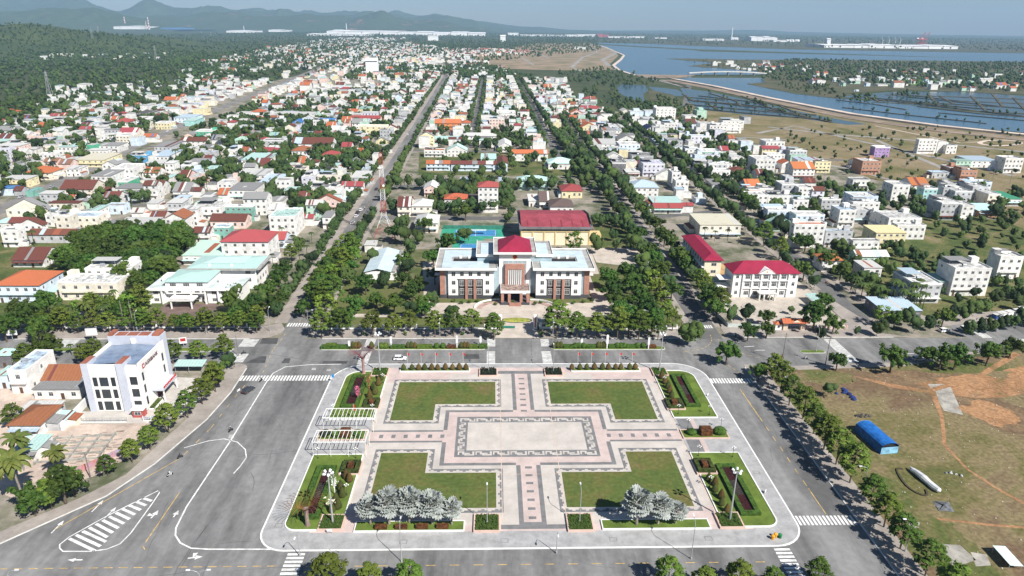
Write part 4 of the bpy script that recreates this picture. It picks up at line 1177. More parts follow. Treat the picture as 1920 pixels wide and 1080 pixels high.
def build_house(H_, label):
    x0,x1,y,D,h,wk,rk,rc,_ = H_; a, b = (x1-x0)/2, D/2; rise = rise_of(a,b,rk); r = random.Random(int(x0*37+y*11))
    t = thing('house', label, 'house', ((x0+x1)/2, y+b, 0), group='houses of the town')
    wm_ = wallm(wk); m_ = MB(); wall_shell(m_,a,b,h,rk,rise)
    m_.build('wall', wm_, t)
    ppm = CF/max(20, w2p((x0+x1)/2, y, 3)[2])
    if rk == 'F':
        m_ = MB(); m_.box(-a+.22,a-.22,-b+.22,b-.22,h+.003,h+.12); m_.build('roof', roofm(rc,True), t)
        m_ = MB(); ph = .55+.4*r.random()
        for q in ((-a-.05,a+.05,-b-.05,-b+.2),(-a-.05,a+.05,b-.2,b+.05),(-a-.05,-a+.2,-b+.2,b-.2),(a-.2,a+.05,-b+.2,b-.2)): m_.box(*q,h-.15,h+ph,bottom=True)
        m_.build('parapet', wm_ if r.random() < .5 else white_paint, t)
        if r.random() < .55 and a > 2.5: 
            sx = r.choice((-1,1)); m_ = MB(); cx_ = sx*(a-.3-min(1.8,a*.4)); w2 = min(1.8,a*.4); m_.box(cx_-w2,cx_+w2,b-.25-min(3.4,b*.6),b-.25,h+.12,h+2.6); m_.build('stair_head', wm_, t)
        if r.random() < .5 and a > 2.2: m_ = MB(); q = r.uniform(-.4,.4)*a; yy = r.uniform(-.5,.0)*b; m_.tube((q-.9,yy,h+1.2),(q+.9,yy,h+1.2),.55,n=8); m_.box(q-.7,q+.7,yy-.3,yy+.3,h+.125,h+.7); m_.build('water_tank', steel_tank, t)
        if r.random() < .5 and a > 3: m_ = MB(); m_.box(-a+.5,a*.2,-b*.1,b-.5,h+2.3,h+2.4,bottom=True); [m_.tube((xx,yy,h+.12),(xx,yy,h+2.3),.06,n=4) for xx in (-a+.7,a*.1) for yy in (-b*.05,b-.7)]; m_.build('terrace_roof', roofm(r.choice('wes')), t)
    else:
        m_ = MB(); roof_geo(m_,a,b,h,rk,rise); m_.build('roof', roofm(rc), t)
        if rk in 'MG':
            for _ in range(r.choice((0,1,1,2))): m_ = MB(); roof_patch(m_,a,b,h,rk,rise,r); m_.build('roof_sheet', roofm(r.choice('weeqnsw')), t)
    if r.random() < .55:       # a low lean-to against the visible side or the front
        q = 1 if (x0+x1)/2 < 12 else -1; w2 = r.uniform(2,3.6); d2 = r.uniform(.4,.8)*b; yy = r.uniform(-b+d2,b-d2); hh = min(2.7,h*.75); X0, X1 = sorted((q*(a+.02), q*(a+w2)))
        m_ = MB(); m_.box(X0,X1,yy-d2,yy+d2,0,hh-.05); m_.build('lean_to', wallm(r.choice('wwec'+wk)), t)
        m_ = MB(); zi, zo_ = hh+.5, hh+.02; za, zb = (zi,zo_) if q > 0 else (zo_,zi); m_.face([(X0,yy-d2-.3,za),(X1,yy-d2-.3,zb),(X1,yy+d2+.3,zb),(X0,yy+d2+.3,za)]); m_.face([(X0,yy+d2+.3,za-.05),(X1,yy+d2+.3,zb-.05),(X1,yy-d2-.3,zb-.05),(X0,yy-d2-.3,za-.05)]); m_.build('lean_to_roof', roofm(r.choice('eewwsnqa')), t)
    if ppm < 1.05: return t
    st = max(1, round(h/3.5)); sh = h/st; nc = max(1, min(5, int(2*a/3.1))); n = 0
    dx = r.randrange(nc)
    for s_ in range(st-1,-1,-1):
        for c in range(nc):
            xx = -a+2*a*(c+.5)/nc
            if s_ == 0 and c == dx:
                o = inst(DOOR,'door',t,(xx-.55,-b-.004,.02),0,(1.1,1,2.2))
                continue
            if n > 14: break
            window(t, xx, -b, s_*sh+sh*.32, min(1.5,2*a/nc*.55), sh*.42, 0, WIN2 if r.random() < .6 else WIN3); n += 1
    side = 1 if (x0+x1)/2 < 12 else -1; n = 0; nd = max(1, min(3, int(D/4.5)))
    for s_ in range(st):
        for c in range(nd):
            if r.random() < .35: continue
            window(t, side*a, -b+D*(c+.5)/nd, s_*sh+sh*.36, 1.1, sh*.36, side)
    if st > 1 and r.random() < .5:
        m_ = MB(); m_.box(-a*.85,a*.85,-b-1.1,-b-.01,sh-.12,sh+.02,bottom=True); m_.box(-a*.85,a*.85,-b-1.1,-b-1.02,sh+.02,sh+.85); m_.build('balcony', wm_, t)
    elif r.random() < .45:
        m_ = MB(); z_ = min(2.7,h*.8); k = [(-a,-b-.02,z_+.25),(a,-b-.02,z_+.25),(a,-b-1.7,z_),(-a,-b-1.7,z_)]; m_.face(k[::-1]); m_.face([(p[0],p[1],p[2]-.06) for p in k]); m_.build('awning', roofm(r.choice('wweasn')), t)
    return t
# labels: a look, a part of town, and - only where looks agree - the order counted outward from the square
IND, REST = ALLH[:NIND], ALLH[NIND:]
grp_ = {}
for H_ in IND: grp_.setdefault((desc(H_), zone((H_[0]+H_[1])/2, H_[2])), []).append(H_)
for (d_, z_), L in grp_.items():
    L.sort(key=lambda H_: math.hypot((H_[0]+H_[1])/2, H_[2]))
    for i, H_ in enumerate(L):
        s_, wc, rd = d_
        lb = '%s %s house, %s, %s' % (s_, wc, rd, z_)
        if len(L) > 1:
            q = ['nearest','second nearest','third nearest'][i] if i < 3 else nth(i)+' nearest'
            lb = '%s: %s %s house, %s, %s' % (q, s_, wc, rd, z_)
        wds = lb.split()
        if len(wds) > 16: lb = lb.replace('house, ','').replace(' roof facing forward',' roof').replace('the shaded street','shaded street').replace('between the market road and avenue','market road to avenue').replace('sloping ','')
        build_house(H_, lb)
# everything further out reads as one mass of roofs
keys_w = sorted({H_[5] for H_ in REST}); keys_r = sorted({(H_[7], H_[6] == 'F') for H_ in REST}); mats_ = [wallm(k) for k in keys_w]+[roofm(k,f) for k,f in keys_r]
mb = MB()
for H_ in REST:
    x0,x1,y,D,h,wk,rk,rc,_ = H_; a,b = (x1-x0)/2, D/2; rise = rise_of(a,b,rk); q = MB()
    wall_shell(q,a,b,h,rk,rise); k = len(q.f); mi = keys_w.index(wk); ri = len(keys_w)+keys_r.index((rc, rk == 'F'))
    q.m = [mi]*k
    if rk == 'F':
        q.m[4] = ri
        if (int(x0*7) % 3) == 0: q.box(-a*.3,a*.6,0,b*.9,h,h+2.6,mi)
    else:
        q2 = MB(); roof_geo(q2,a,b,h,rk,rise,ri); o_ = len(q.v); q.v += q2.v; q.f += [tuple(i+o_ for i in f) for f in q2.f]; q.m += q2.m
    if rk in 'MG':
        r = random.Random(int(x0*13+y)); q3 = MB(); roof_patch(q3,a,b,h,rk,rise,r,len(keys_w)+r.randrange(len(keys_r))); o_ = len(q.v); q.v += q3.v; q.f += [tuple(i+o_ for i in f) for f in q3.f]; q.m += q3.m
    if int(x0*5+y) % 2: s_ = 1 if x0 < 12 else -1; q.box(min(s_*a,s_*(a+3)),max(s_*a,s_*(a+3)),-b*.6,b*.5,0,2.7,mi,len(keys_w)+int(abs(x0*3)) % len(keys_r))
    ox, oy = (x0+x1)/2, y+b; o_ = len(mb.v)
    mb.v += [(v[0]+ox, v[1]+oy, v[2]) for v in q.v]; mb.f += [tuple(i+o_ for i in f) for f in q.f]; mb.m += q.m
o = mb.build('distant_houses', mats_); tag(o, 'mass of small pale houses spreading to the far edge of the town', 'houses'); o['kind'] = 'stuff'
print('houses', len(HOUSES), 'fill', len(FILL), 'rest', len(REST))
# ------------------------------------------------------------------ landmark buildings
brick = mat('terracotta_cladding', (.40,.205,.155), var=.1, scale=.4); whitew = mat('white_wall', (.80,.79,.77), var=.04, scale=.1)
plinth = mat('dark_plinth', (.07,.072,.08), var=.1); slab_g = mat('grey_flat_roof', (.36,.35,.33), var=.14, scale=.3); pale_sheet = mat('pale_blue_sheet', (.52,.62,.66), var=.06, scale=.3, rough=.5)
red_sheet = mat('crimson_roof', (.28,.018,.05), var=.08, scale=.25, rough=.6); curtain = mat('curtain_wall_glass', (.33,.42,.46), var=.1, rough=.15, spec=.6)
shade_in = mat('painted_opening_shade', (.03,.03,.032)); red_roof2 = mat('dull_red_roof', (.30,.06,.08), var=.12, scale=.2, bands=(0,1.1,.06)); rail = mat('railing_white', (.7,.7,.68))  # shade_in: near-black colour that stands in for shade in openings
def court(t, name, x0,x1,y0,y1,z0,z1,m): q = MB(); q.box(x0,x1,y0,y1,z0,z1,bottom=True); return q.build(name, m, t)
# -- government building
T = thing('government_building','large white government building with crimson pyramid roof and brick portico','public building',(10.1,289,0))
def gx(x): return x-10.1
for s_ in (-1,1):
    f = lambda x: s_*x            # distances from the axis
    def bx(m_, a, b, y0, y1, z0, z1, mi=0): m_.box(min(f(a),f(b)),max(f(a),f(b)),y0,y1,z0,z1,mi)
    m_ = MB(); bx(m_,9.4,29.6,0,26,1.7,14.0); o = m_.build('wing_wall', whitew, T)
    m_ = MB(); bx(m_,9.3,29.75,-.1,26.1,0,1.7); bx(m_,29.75,33.4,.6,24,0,1.7); m_.build('plinth', plinth, T)
    m_ = MB(); bx(m_,31.0,33.3,.8,23.8,1.7,14.0); m_.build('brick_pier', brick, T)
    m_ = MB(); bx(m_,29.6,31,1.2,23.5,1.7,14.0); m_.build('glass_strip', curtain, T); m_ = MB(); bx(m_,7.0,9.4,2.5,22,1.7,13.9); m_.build('glass_strip', curtain, T)
    # roof slab with white fascia, pale sheets and a light court
    m_ = MB(); X0, X1 = 8.0, 35.0
    for q in ((X0,X1,-1.6,9.2),(X0,X1,15,27.5),(X0,13.5,9.2,15),(28,X1,9.2,15)): bx(m_,*q,14.3,14.62)
    m_.build('roof_slab', slab_g, T)
    m_ = MB(); bx(m_,X0-.15,X1+.15,-1.8,-1.6,14.0,15.1); bx(m_,X0,X1+.15,27.5,27.7,14.0,15.1); bx(m_,X1,X1+.2,-1.6,27.5,14.0,15.1); bx(m_,X0-.15,X0,-1.6,8,14.0,15.1); m_.build('fascia', whitew, T)
    m_ = MB()
    for a,b,c,d in ((11.5,32.4,.2,8.2),(9,32.4,15.8,24.5),(28.6,32.4,8.21,15.79)): bx(m_,a,b,c,d,14.62,14.95)
    m_.build('roof_sheet', pale_sheet, T)
    m_ = MB(); bx(m_,13.6,27.9,9.3,9.5,11,14.3); m_.build('court_wall', whitew, T); m_ = MB(); bx(m_,13.6,27.9,9.6,14.9,14.01,14.05); m_.build('light_court_shade', shade_in, T)  # flat dark sheet on the solid wing, court's shade put into its colour
    for i in range(3): a = 16+i*4; court(T,'court_pier',min(f(a),f(a+1.2)),max(f(a),f(a+1.2)),14.7,15.0,14.06,15.6,whitew)
    # windows
    for c in range(5):
        x = f(12.2+3.75*c)
        for zz in (10.7,6.7,2.6):
            if zz < 10 and 0 < c < 4: continue
            window(T, x, 0, zz, 1.7, 2.0)
    m_ = MB(); bx(m_,14.2,25.2,-.05,.0,1.75,9.6); m_.build('loggia_shade', shade_in, T)  # thin panel on the wall, the recess's shade painted near-black
    for c in range(3):
        for zz in (2.1,6.1): window(T, f(15.9+3.75*c), -.06, zz, 2.3, 2.9, 0, WIN3)
    for c in range(2): m_ = MB(); bx(m_,17.25+3.75*c,18.35+3.75*c,-.9,-.06,0,9.7); m_.build('brick_pillar', brick, T)
    m_ = MB(); bx(m_,14.1,25.3,-.6,-.07,9.6,9.85); m_.build('loggia_lintel', whitew, T)
    m_ = MB(); bx(m_,33.4,36.4,10,13,7.5,7.8); m_.build('side_canopy', whitew, T)
m_ = MB(); m_.box(-7,7,3,24,0,20.6); m_.build('tower_wall', whitew, T)
m_ = MB(); m_.box(-9.4,9.4,1.2,24.5,20.6,21.1,bottom=True); m_.build('tower_slab', slab_g, T)
m_ = MB()
for q in ((-9.6,9.6,1.0,1.2),(-9.6,9.6,24.5,24.7),(-9.6,-9.4,1.2,24.5),(9.4,9.6,1.2,24.5)): m_.box(*q,20.5,21.5)
m_.build('tower_fascia', whitew, T)
m_ = MB(); hip_roof(m_,-7.2,7.2,2.4,21,21.11,4.4,.2,th=.3); m_.build('pyramid_roof', red_sheet, T)
m_ = MB(); m_.box(-16.8,-7,8.5,30,14.7,17.4); m_.box(7,16.8,8.5,30,14.7,17.4); m_.build('mid_block', curtain, T)
m_ = MB()
for s_ in (-1,1): m_.box(min(s_*7.02,s_*17.2),max(s_*7.02,s_*17.2),8,30.4,17.4,17.9,bottom=True)
m_.build('mid_slab', slab_g, T)
m_ = MB()
for s_ in (-1,1): m_.box(min(s_*9.7,s_*15.4),max(s_*9.7,s_*15.4),9.5,26,17.9,18.15); 
m_.build('mid_roof_sheet', pale_sheet, T)
m_ = MB()
for s_ in (-1,1): m_.box(min(s_*9.6,s_*17.4),max(s_*9.6,s_*17.4),7.8,8,17.2,18.4); m_.box(min(s_*17.2,s_*17.4),max(s_*17.2,s_*17.4),8,30.4,17.2,18.4)
m_.build('mid_fascia', whitew, T)
m_ = MB(); m_.box(-5.2,5.2,2.84,2.99,4.0,17.0); m_.build('tall_glazing', curtain, T)
m_ = MB()
for i in range(6): x = -5.1+10.2*i/5; m_.box(x-.08,x+.08,2.74,2.84,4,17)
for z in (7,10,13,15.8): m_.box(-5.2,5.2,2.76,2.835,z-.06,z+.06)
m_.build('glazing_bars', sash, T)
m_ = MB(); m_.box(-4.4,-3.1,1.4,2.73,4,15.7); m_.box(3.1,4.4,1.4,2.73,4,15.7); m_.box(-3.1,3.1,1.4,2.73,13.4,15.7); m_.build('brick_arch', brick, T)
m_ = MB()
for i in range(7): x = -2.7+5.4*i/6; m_.box(x-.22,x+.22,1.6,2.5,6,13.4)
m_.build('white_fins', whitew, T)
m_ = MB(); m_.box(-3.1,3.1,2.70,2.73,5,13.4); m_.build('arch_glass', glass_dark, T)
em = MB(); em.tube((0,3,18.8),(0,2.75,18.8),.85,n=16); em = em.build('emblem', mat('emblem_red', (.5,.06,.04)), T)
e2 = MB(); e2.tube((0,2.98,18.8),(0,2.8,18.8),1.05,n=16); e2.build('emblem_rim', mat('emblem_gold', (.6,.42,.1)), T)
# portico
m_ = MB(); m_.box(-6.2,6.2,-7.0,2.99,5.6,6.2,bottom=True); m_.build('portico_roof', mat('stained_roof', (.30,.22,.19), var=.35, scale=.5), T)
m_ = MB()
for q in ((-6.4,6.4,-7.2,-7.0),(-6.4,-6.2,-7,2.98),(6.2,6.4,-7,2.98)): m_.box(*q,5.4,6.6)
m_.build('portico_fascia', whitew, T)
piers(T,[(x,y) for x in (-5.6,-2.6,2.6,5.6) for y in (-6.3,-1.5)],.6,.6,1.0,5.6,brick,'portico_pillar')
m_ = MB(); m_.box(-3.0,3.0,2.9,2.98,1.0,4.6); m_.build('entrance', shade_in, T)  # doorway's shade painted as a flat dark panel
m_ = MB()
for i in range(6): m_.box(-2.6,2.6,-9.1+.35*i,-7.0,.17*i,.17*i+.17)
m_.build('steps', brick, T)
m_ = MB(); m_.box(-6.3,-2.62,-7.6,2.98,0,1.0); m_.box(2.62,6.3,-7.6,2.98,0,1.0); m_.box(-2.6,2.6,-6.98,2.98,0,.98); m_.build('portico_base', plinth, T)
# forecourt
mb = MB(); mb.prism([(-70,256),(88-6,256),(80,300),(80,362),(-70,362)],0,.06)
struct('compound_ground', mb, mat('compound_soil', (.17,.155,.085), var=.28, scale=.06, col2=(.075,.10,.03), fac2=(.42,.58)))
mb = MB(); mb.sheet([(-28,268),(60,268),(62,284),(-26,284)],.075); mb.sheet([(-68,268),(-28,268),(-28,271.5),(-68,271.5)],.075); mb.sheet([(1,247),(19.5,247),(17,256),(17,268),(3,268),(3,256)],.16); mb.sheet([(-30,284),(-25,284),(-25,340),(-36,340)],.075); mb.sheet([(45,284),(52,284),(54,360),(46,360)],.075); mb.sheet([(54,340),(80,330),(80,365),(54,365)],.076)
struct('forecourt', mb, mat('forecourt_paving', (.50,.44,.38), var=.09, scale=.2))
mb = MB(); mb.sheet([(48,298),(66,298),(68,322),(48,322)],.08); mb.sheet([(-66,257),(0,257),(0,267),(-66,267)],.08); mb.sheet([(20,257),(74,257),(74,267),(20,267)],.08); mb.sheet([(-23,284.3),(3,284.3),(3,288.5),(-23,288.5)],.08); mb.sheet([(17,284.3),(44,284.3),(44,288.5),(17,288.5)],.08); mb.sheet([(-68,272),(-30,272),(-36,312),(-70,312)],.08)
struct('compound_lawn', mb, mat('compound_grass', (.10,.135,.035), var=.25, scale=.12, col2=(.13,.12,.05)))
t = thing('flower_bed','oval yellow flower bed in front of the portico steps','flower bed',(10.1,264.3,.08)); q = MB(); q.lathe([(1,0),(1,.25)],n=20); q.v = [(v[0]*6.6,v[1]*2.6,v[2]) for v in q.v]; q.build('rim', plinth, t); q = MB(); q.lathe([(.95,.1),(.8,.45),(.3,.55)],n=20); q.v = [(v[0]*6.6,v[1]*2.6,v[2]) for v in q.v]; q.build('flowers', mat('yellow_green_flowers', (.42,.40,.08), var=.45, scale=.9, col2=(.10,.16,.03)), t)
for s_, nm in ((-1,'left'),(1,'right')):
    t = thing('curved_ramp','curved white walled ramp on the %s of the portico'%nm,'ramp',(10.1+s_*6.8,280,.1)); q = MB(); ps = [(s_*(12*math.sin(a)), 9-9*math.cos(a)-1) for a in [i*PI/2/8 for i in range(9)]][::-1]
    ps = [(s_*(11-11*(i/8)**1.6), -2+9*(1-(1-i/8)**2)) for i in range(9)]
    strip(q, ps, .3, .7, z0=0); q.build('wall', whitew, t)
    q = MB(); strip(q, [(p[0]*.86-s_*.6,p[1]*.8-1.0) for p in ps], 2.2, .12, z0=0); q.build('path', mat('ramp_pink', (.4,.27,.24)), t)
# boundary fence and gates
fence_g = mat('fence_grey', (.22,.23,.24), var=.1)
def fence(name,label,x0,x1,y,z=.14,h=1.9,n=12,wm_=whitew,pm=fence_g,thin=False):
    t = thing(name,label,'fence',((x0+x1)/2,y,z)); L = (x1-x0)/2; n = max(2, n)
    q = MB(); q.box(-L,L,-.1,.1,0,.2 if thin else .55); q.build('base_wall', whitew, t)
    q = MB(); k = int(2*L/.45)
    for zz in (.75,h-.25): q.box(-L,L,-.03,.03,zz,zz+.08,bottom=True)
    for i in range(k): x = -L+2*L*(i+.5)/k; q.box(x-.06,x+.06,-.031,.031,.55,h-.05)
    q.build('railing', pm, t)
    for i in range(n+1):
        x = -L+2*L*i/n; q = MB(); pw = .06 if thin else .25; q.box(x-pw,x+pw,-pw,pw,0,h); q.lathe([(pw*1.2,0),(pw*1.2,.1),(.05,.1+pw)],(x,0,h),4); q.build('post', wm_, t)
fence('boundary_fence','grey railing fence with white posts, left of the government gate',-71,1.5,255.7,n=16); fence('boundary_fence','grey railing fence with white posts, right of the government gate',27.5,75,255.7,n=11)
fence('boundary_fence','low grey railing along the left government complex',-175,-93,257,n=16)
for x, nm in ((3.2,'left'),(17.4,'right')):
    t = thing('gate_pillar','tall white gate pillar with red strip, %s side of the driveway'%nm,'gate pillar',(x,256,.15)); q = MB(); q.box(-.75,.75,-.6,.6,0,6.0); q.build('shaft', whitew, t); q = MB(); q.box(-.3,.3,-.64,-.6,.9,5.3); q.build('plate', mat('plate_red', (.4,.12,.10)), t)
t = thing('gate','green sliding gate between the white gate pillars','gate',(7,256.2,.15)); q = MB(); q.box(-2.9,2.2,-.08,.08,.15,1.1,bottom=True); q.build('panel', mat('gate_green', (.03,.2,.14)), t); q = MB(); [q.box(-2.9+i*.5,-2.84+i*.5,-.05,.05,1.1,1.5) for i in range(11)]; q.build('bars', steel, t)
t = thing('guard_house','small white guard house beside the right gate pillar','guard house',(21.8,257.6,.15)); q = MB(); q.box(-2.8,2.8,-1.9,1.9,0,3.2); q.build('wall', whitew, t); q = MB(); q.box(-3.4,3.4,-2.6,2.4,3.2,3.5,bottom=True); q.build('roof', slab_g, t); window(t,-1,-1.9,1,1.6,1.4); window(t,1.4,-1.9,1,1.4,1.4)
t = thing('signboard','low grey name wall right of the guard house','wall',(26.2,257.2,.15),-.5); q = MB(); q.box(-3.2,3.2,-.3,.3,0,2.2); q.build('slab', mat('name_wall', (.33,.36,.38)), t)
# -- bank
T = thing('bank_building','white bank building with grey pilasters and blue glass roof','bank',(-117.6,193.2,0))
grey_p = mat('bluegrey_pilaster', (.50,.53,.60), var=.05); tile_cap = mat('brown_cap_tiles', (.32,.12,.08), var=.1); navy = mat('roof_panels_blue', (.20,.26,.36), var=.12, scale=.4, rough=.25, spec=.5)
court(T,'wall',-6.3,8.4,.6,18,0,15.2,whitew); court(T,'front_panel',-6.2,2.4,.1,.6,0,16.2,whitew)
court(T,'pilaster',-8.2,-6.2,-.3,5,0,16.8,grey_p); court(T,'pilaster',2.4,4.6,-.5,5,0,16.8,grey_p); court(T,'pilaster_cap',-8.1,-6.3,-.2,4.9,16.8,16.95,tile_cap); court(T,'pilaster_cap',2.5,4.5,-.4,4.9,16.8,16.95,tile_cap)
court(T,'parapet',-7.9,-7.5,5,16.4,13,16.3,whitew); court(T,'side_parapet',8.41,8.8,.6,18,0,16.4,whitew); court(T,'left_wall',-7.5,-6.31,5,18,0,13,whitew)
q = MB(); q.face([(-7.2,2,15.35),(.6,2,15.9),(.6,15.9,15.9),(-7.2,15.9,15.35)]); q.face([(.61,2,15.9),(8.3,2,15.45),(8.3,15.9,15.45),(.61,15.9,15.9)]); q.build('glass_roof', navy, T)
court(T,'rear_block',-8.2,8.7,16.4,20.6,0,18.3,grey_p)
q = MB()
for i in range(3): q.box(-6+3.7*i,-2.7+3.7*i,17,19.9,18.3,18.42)
q.box(-8,-6.6,16.6,20.4,18.3,19.1); q.box(6.2,8.5,16.6,20.4,18.3,19.1); q.build('rear_caps', tile_cap, T)
court(T,'roof_hatch',-.7,.7,15.9,16.38,15.9,17.6,whitew)
dkf = mat('window_frame_dark', (.05,.055,.06))
def dwin(w_,h_):
    q = MB(); t_ = .09; q.box(0,w_,-.08,0,0,t_,bottom=True); q.box(0,w_,-.08,0,h_-t_,h_,bottom=True); q.box(0,t_,-.08,0,t_,h_-t_); q.box(w_-t_,w_,-.08,0,t_,h_-t_)
    for k in range(1,3): q.box(w_*k/3-.04,w_*k/3+.04,-.07,0,t_,h_-t_)
    for k in range(1,3): q.box(t_,w_-t_,-.065,0,h_*k/3-.04,h_*k/3+.04)
    q.face([(t_,-.02,t_),(w_-t_,-.02,t_),(w_-t_,-.02,h_-t_),(t_,-.02,h_-t_)],1); return q.mesh('window',[dkf,glass_dark])
WA, WB = dwin(1.3,3.0), dwin(2.6,3.0)
for zz in (.5,4.7,8.9):
    inst(WA,'window',T,(-5.6,.097,zz)); inst(WB,'window',T,(-3.6,.097,zz)); inst(WA,'window',T,(-.1,.097,zz)); inst(WA,'window',T,(5.4,.597,zz+.2),scale=(1.7,1,.9))
    o = inst(WA,'window',T,(8.803,1.6,zz+1)); o.rotation_euler = (0,0,PI/2); o.scale = (.7,1,.9)
    o = inst(WA,'window',T,(8.803,15.2,zz+1)); o.rotation_euler = (0,0,PI/2); o.scale = (.7,1,.9)
q = MB()
for i in range(5): y = 5.2+1.5*i; q.box(8.81,8.98,y-.12,y+.12,5,13)
q.build('wall_fins', whitew, T)
court(T,'entrance',8.81,8.9,8.5,13.5,.1,3.6,mat('entrance_red', (.12,.03,.03)))
court(T,'entrance_canopy',8.92,12.6,5.5,15.5,4.1,4.7,grey_p)
q = MB(); [q.box(12.45,12.6,6+1.05*i,6.55+1.05*i,4.71,5.5) for i in range(9)]; q.build('canopy_letters', redf, T)
piers(T,[(12.2,6),(12.2,15)],.18,.18,0,4.1,whitew,'canopy_pillar')
tc = bpy.data.curves.new('lettering','FONT'); tc.body = 'AGRIBANK'; tc.size = 1.75; tc.extrude = .06; tc.align_x = 'LEFT'; to = bpy.data.objects.new('lettering', tc); tm_ = bpy.data.meshes.new_from_object(to); bpy.data.objects.remove(to); to = inst(tm_,'lettering',T); to.location = (8.87,4.4,13.6); to.rotation_euler = (PI/2,0,PI/2); tm_.materials.clear(); tm_.materials.append(mat('letter_maroon', (.11,.045,.05)))
q = MB(); q.box(8.81,8.9,2.6,4.0,13.5,15.0); q.build('logo', mat('logo_red', (.36,.05,.05)), T); q = MB(); q.box(8.905,8.93,2.95,3.65,13.9,14.6); q.build('logo_mark', white_paint, T)
mb = MB(); mb.prism([(-108.5,190),(-98,187),(-93.5,205),(-94,214),(-113,216),(-108.6,212)],0,.1); mb.prism([(-134,186),(-104,186),(-108.5,190),(-108.5,193),(-134,193)],0,.09); struct('bank_yard', mb, mat('bank_paving', (.50,.47,.43), var=.08))
mb = MB(); mb.sheet([(-140,185),(-104,186),(-100.5,172),(-106,160),(-122,150),(-140,158)],.12); mb.sheet([(-180,170),(-140,170),(-140,226),(-180,226)],.03); struct('building_plot', mb, mat('plot_sand', (.52,.42,.35), var=.16, scale=.12))
# construction grid on the plot
t = thing('foundation_grid','grey foundation beams laid out in a grid on the bare plot','foundation',(-119,172.5,.13),.12); q = MB(); cm = mat('raw_concrete', (.33,.33,.30), var=.2)
for i in range(5): q.box(-8+4*i-.18,-8+4*i+.18,-7,7,0,.5)
for j in range(5): q.box(-8.6,8.6,-6+3*j-.18,-6+3*j+.18,0,.45)
q.build('beams', cm, t); q = MB(); r = random.Random(3)
for i in range(60): x, y = r.uniform(-10,11), r.uniform(-8,8); q.tube((x,y,.3),(x+r.uniform(1.2,2.4),y+r.uniform(-.6,.2),.35),.05,n=3)
q.build('rebar', mat('rebar', (.16,.12,.10)), t)
t = thing('hedge_bed','low planted bed with shrubs against the bank wall','planter',(-107.4,198,.1)); q = MB(); q.box(-.9,.9,-4,2,0,.4); q.build('border', white_paint, t); q = MB(); q.box(-.7,.7,-3.8,1.8,.4,.8); q.build('plants', mat('bank_plants', (.10,.15,.03), var=.5, scale=1.5, bump=1), t)
t = thing('carport','mint green carport roof beside the bank','carport',(-105.6,220.3,.1)); q = MB(); q.face([(-5,-2.2,2.8),(5,-2.2,2.8),(5,2.2,3.3),(-5,2.2,3.3)]); q.face([(-5,2.2,3.2),(5,2.2,3.2),(5,-2.2,2.7),(-5,-2.2,2.7)]); q.build('roof', roofm('a'), t); posts(t,[(x,y) for x in (-4.6,0,4.6) for y in (-1.8,1.8)],0,2.75,.07,steel)
t = thing('kiosk','small white and red guard kiosk at the bank gate','guard house',(-109.3,190.4,.1)); q = MB(); q.box(-1.6,1.6,-1.2,1.2,0,2.6); q.build('wall', mat('kiosk_red', (.42,.10,.09)), t); q = MB(); q.box(-2,2,-1.6,1.6,2.6,2.9,bottom=True); q.build('roof', white_paint, t); window(t,0,-1.2,.9,2,1.2)
fence('street_fence','thin steel railing along the bank yard',-126,-111.5,186.6,z=.1,h=1.7,n=6,pm=steel,thin=True,wm_=steel); fence('street_fence','thin pale railing between the bank yard and street',-107,-100,187.4,z=.1,h=1.6,n=3,pm=mat('fence_blue', (.45,.55,.66)),thin=True)
t = thing('boundary_wall','long white wall running back beside the bank','wall',(-128.3,196,0)); q = MB(); strip(q,[(0,-14),(-2,18)],.7,2.6,z0=0); q.build('wall', whitew, t)
t = thing('hoarding','blue and red hoarding along the street by the bare plot','fence',(-107.5,166.5,.12)); q = MB(); strip(q,[(-8.5,-9),(-3,-4),(3.5,4.5)],.1,1.9,z0=0); q.build('sheet', mat('hoarding_sheet', (.30,.30,.42), var=.5, scale=.35, col2=(.45,.16,.12)), t)
# -- sports hall with its red roof
T = thing('sports_hall','cream sports hall with large dull red sheet roof','sports hall',(35.2,370.2,0)); cream = mat('hall_cream', (.78,.70,.52), var=.05); ochre = mat('hall_ochre', (.66,.50,.25), var=.06)
court(T,'wall',-19,19,0,36,0,8.2,cream); court(T,'upper_wall',-19,19,.25,36,8.2,10.2,mat('hall_pale', (.62,.61,.56))); court(T,'band',-19.4,19.4,-.35,0,7.6,8.2,ochre)
q = MB(); q.face([(-19.2,-1,10.6),(19.2,-1,10.6),(19.2,17.5,13.4),(-19.2,17.5,13.4)]); q.face([(19.2,37,10.6),(-19.2,37,10.6),(-19.2,17.5,13.4),(19.2,17.5,13.4)]); q.build('roof', red_roof2, T)
q = MB(); [q.box(x-.35,x+.35,1.2,15,11.18,11.2) for x in ()]
for x in (-15.5,-10,-2.4,3.5,9.6,15.2):
    q.face([(x-.35,-.6,10.75),(x+.35,-.6,10.75),(x+.35,9,12.2),(x-.35,9,12.2)])
q.build('roof_ribs', mat('roof_rib_dark', (.22,.04,.05)), T)
q = MB()
for s_ in (-1,1): q.box(min(s_*19.2,s_*20.3),max(s_*19.2,s_*20.3),-1.2,37,9.9,11.0); q.face([(s_*19.25,-1,11),(s_*19.25,37,11),(s_*19.25,17.5,13.9)][::s_]); q.face([(s_*20.2,-1,11),(s_*20.2,37,11),(s_*20.2,17.5,13.9)][::-s_])
q.box(-20.3,20.3,-1.5,-1.2,9.6,10.9); q.build('gable_edge', mat('hall_grey', (.20,.19,.2)), T)
for i in range(7): court(T,'pilaster',-19+6.3*i-.35,-19+6.3*i+.35,-.3,-.01,0,7.6,ochre)
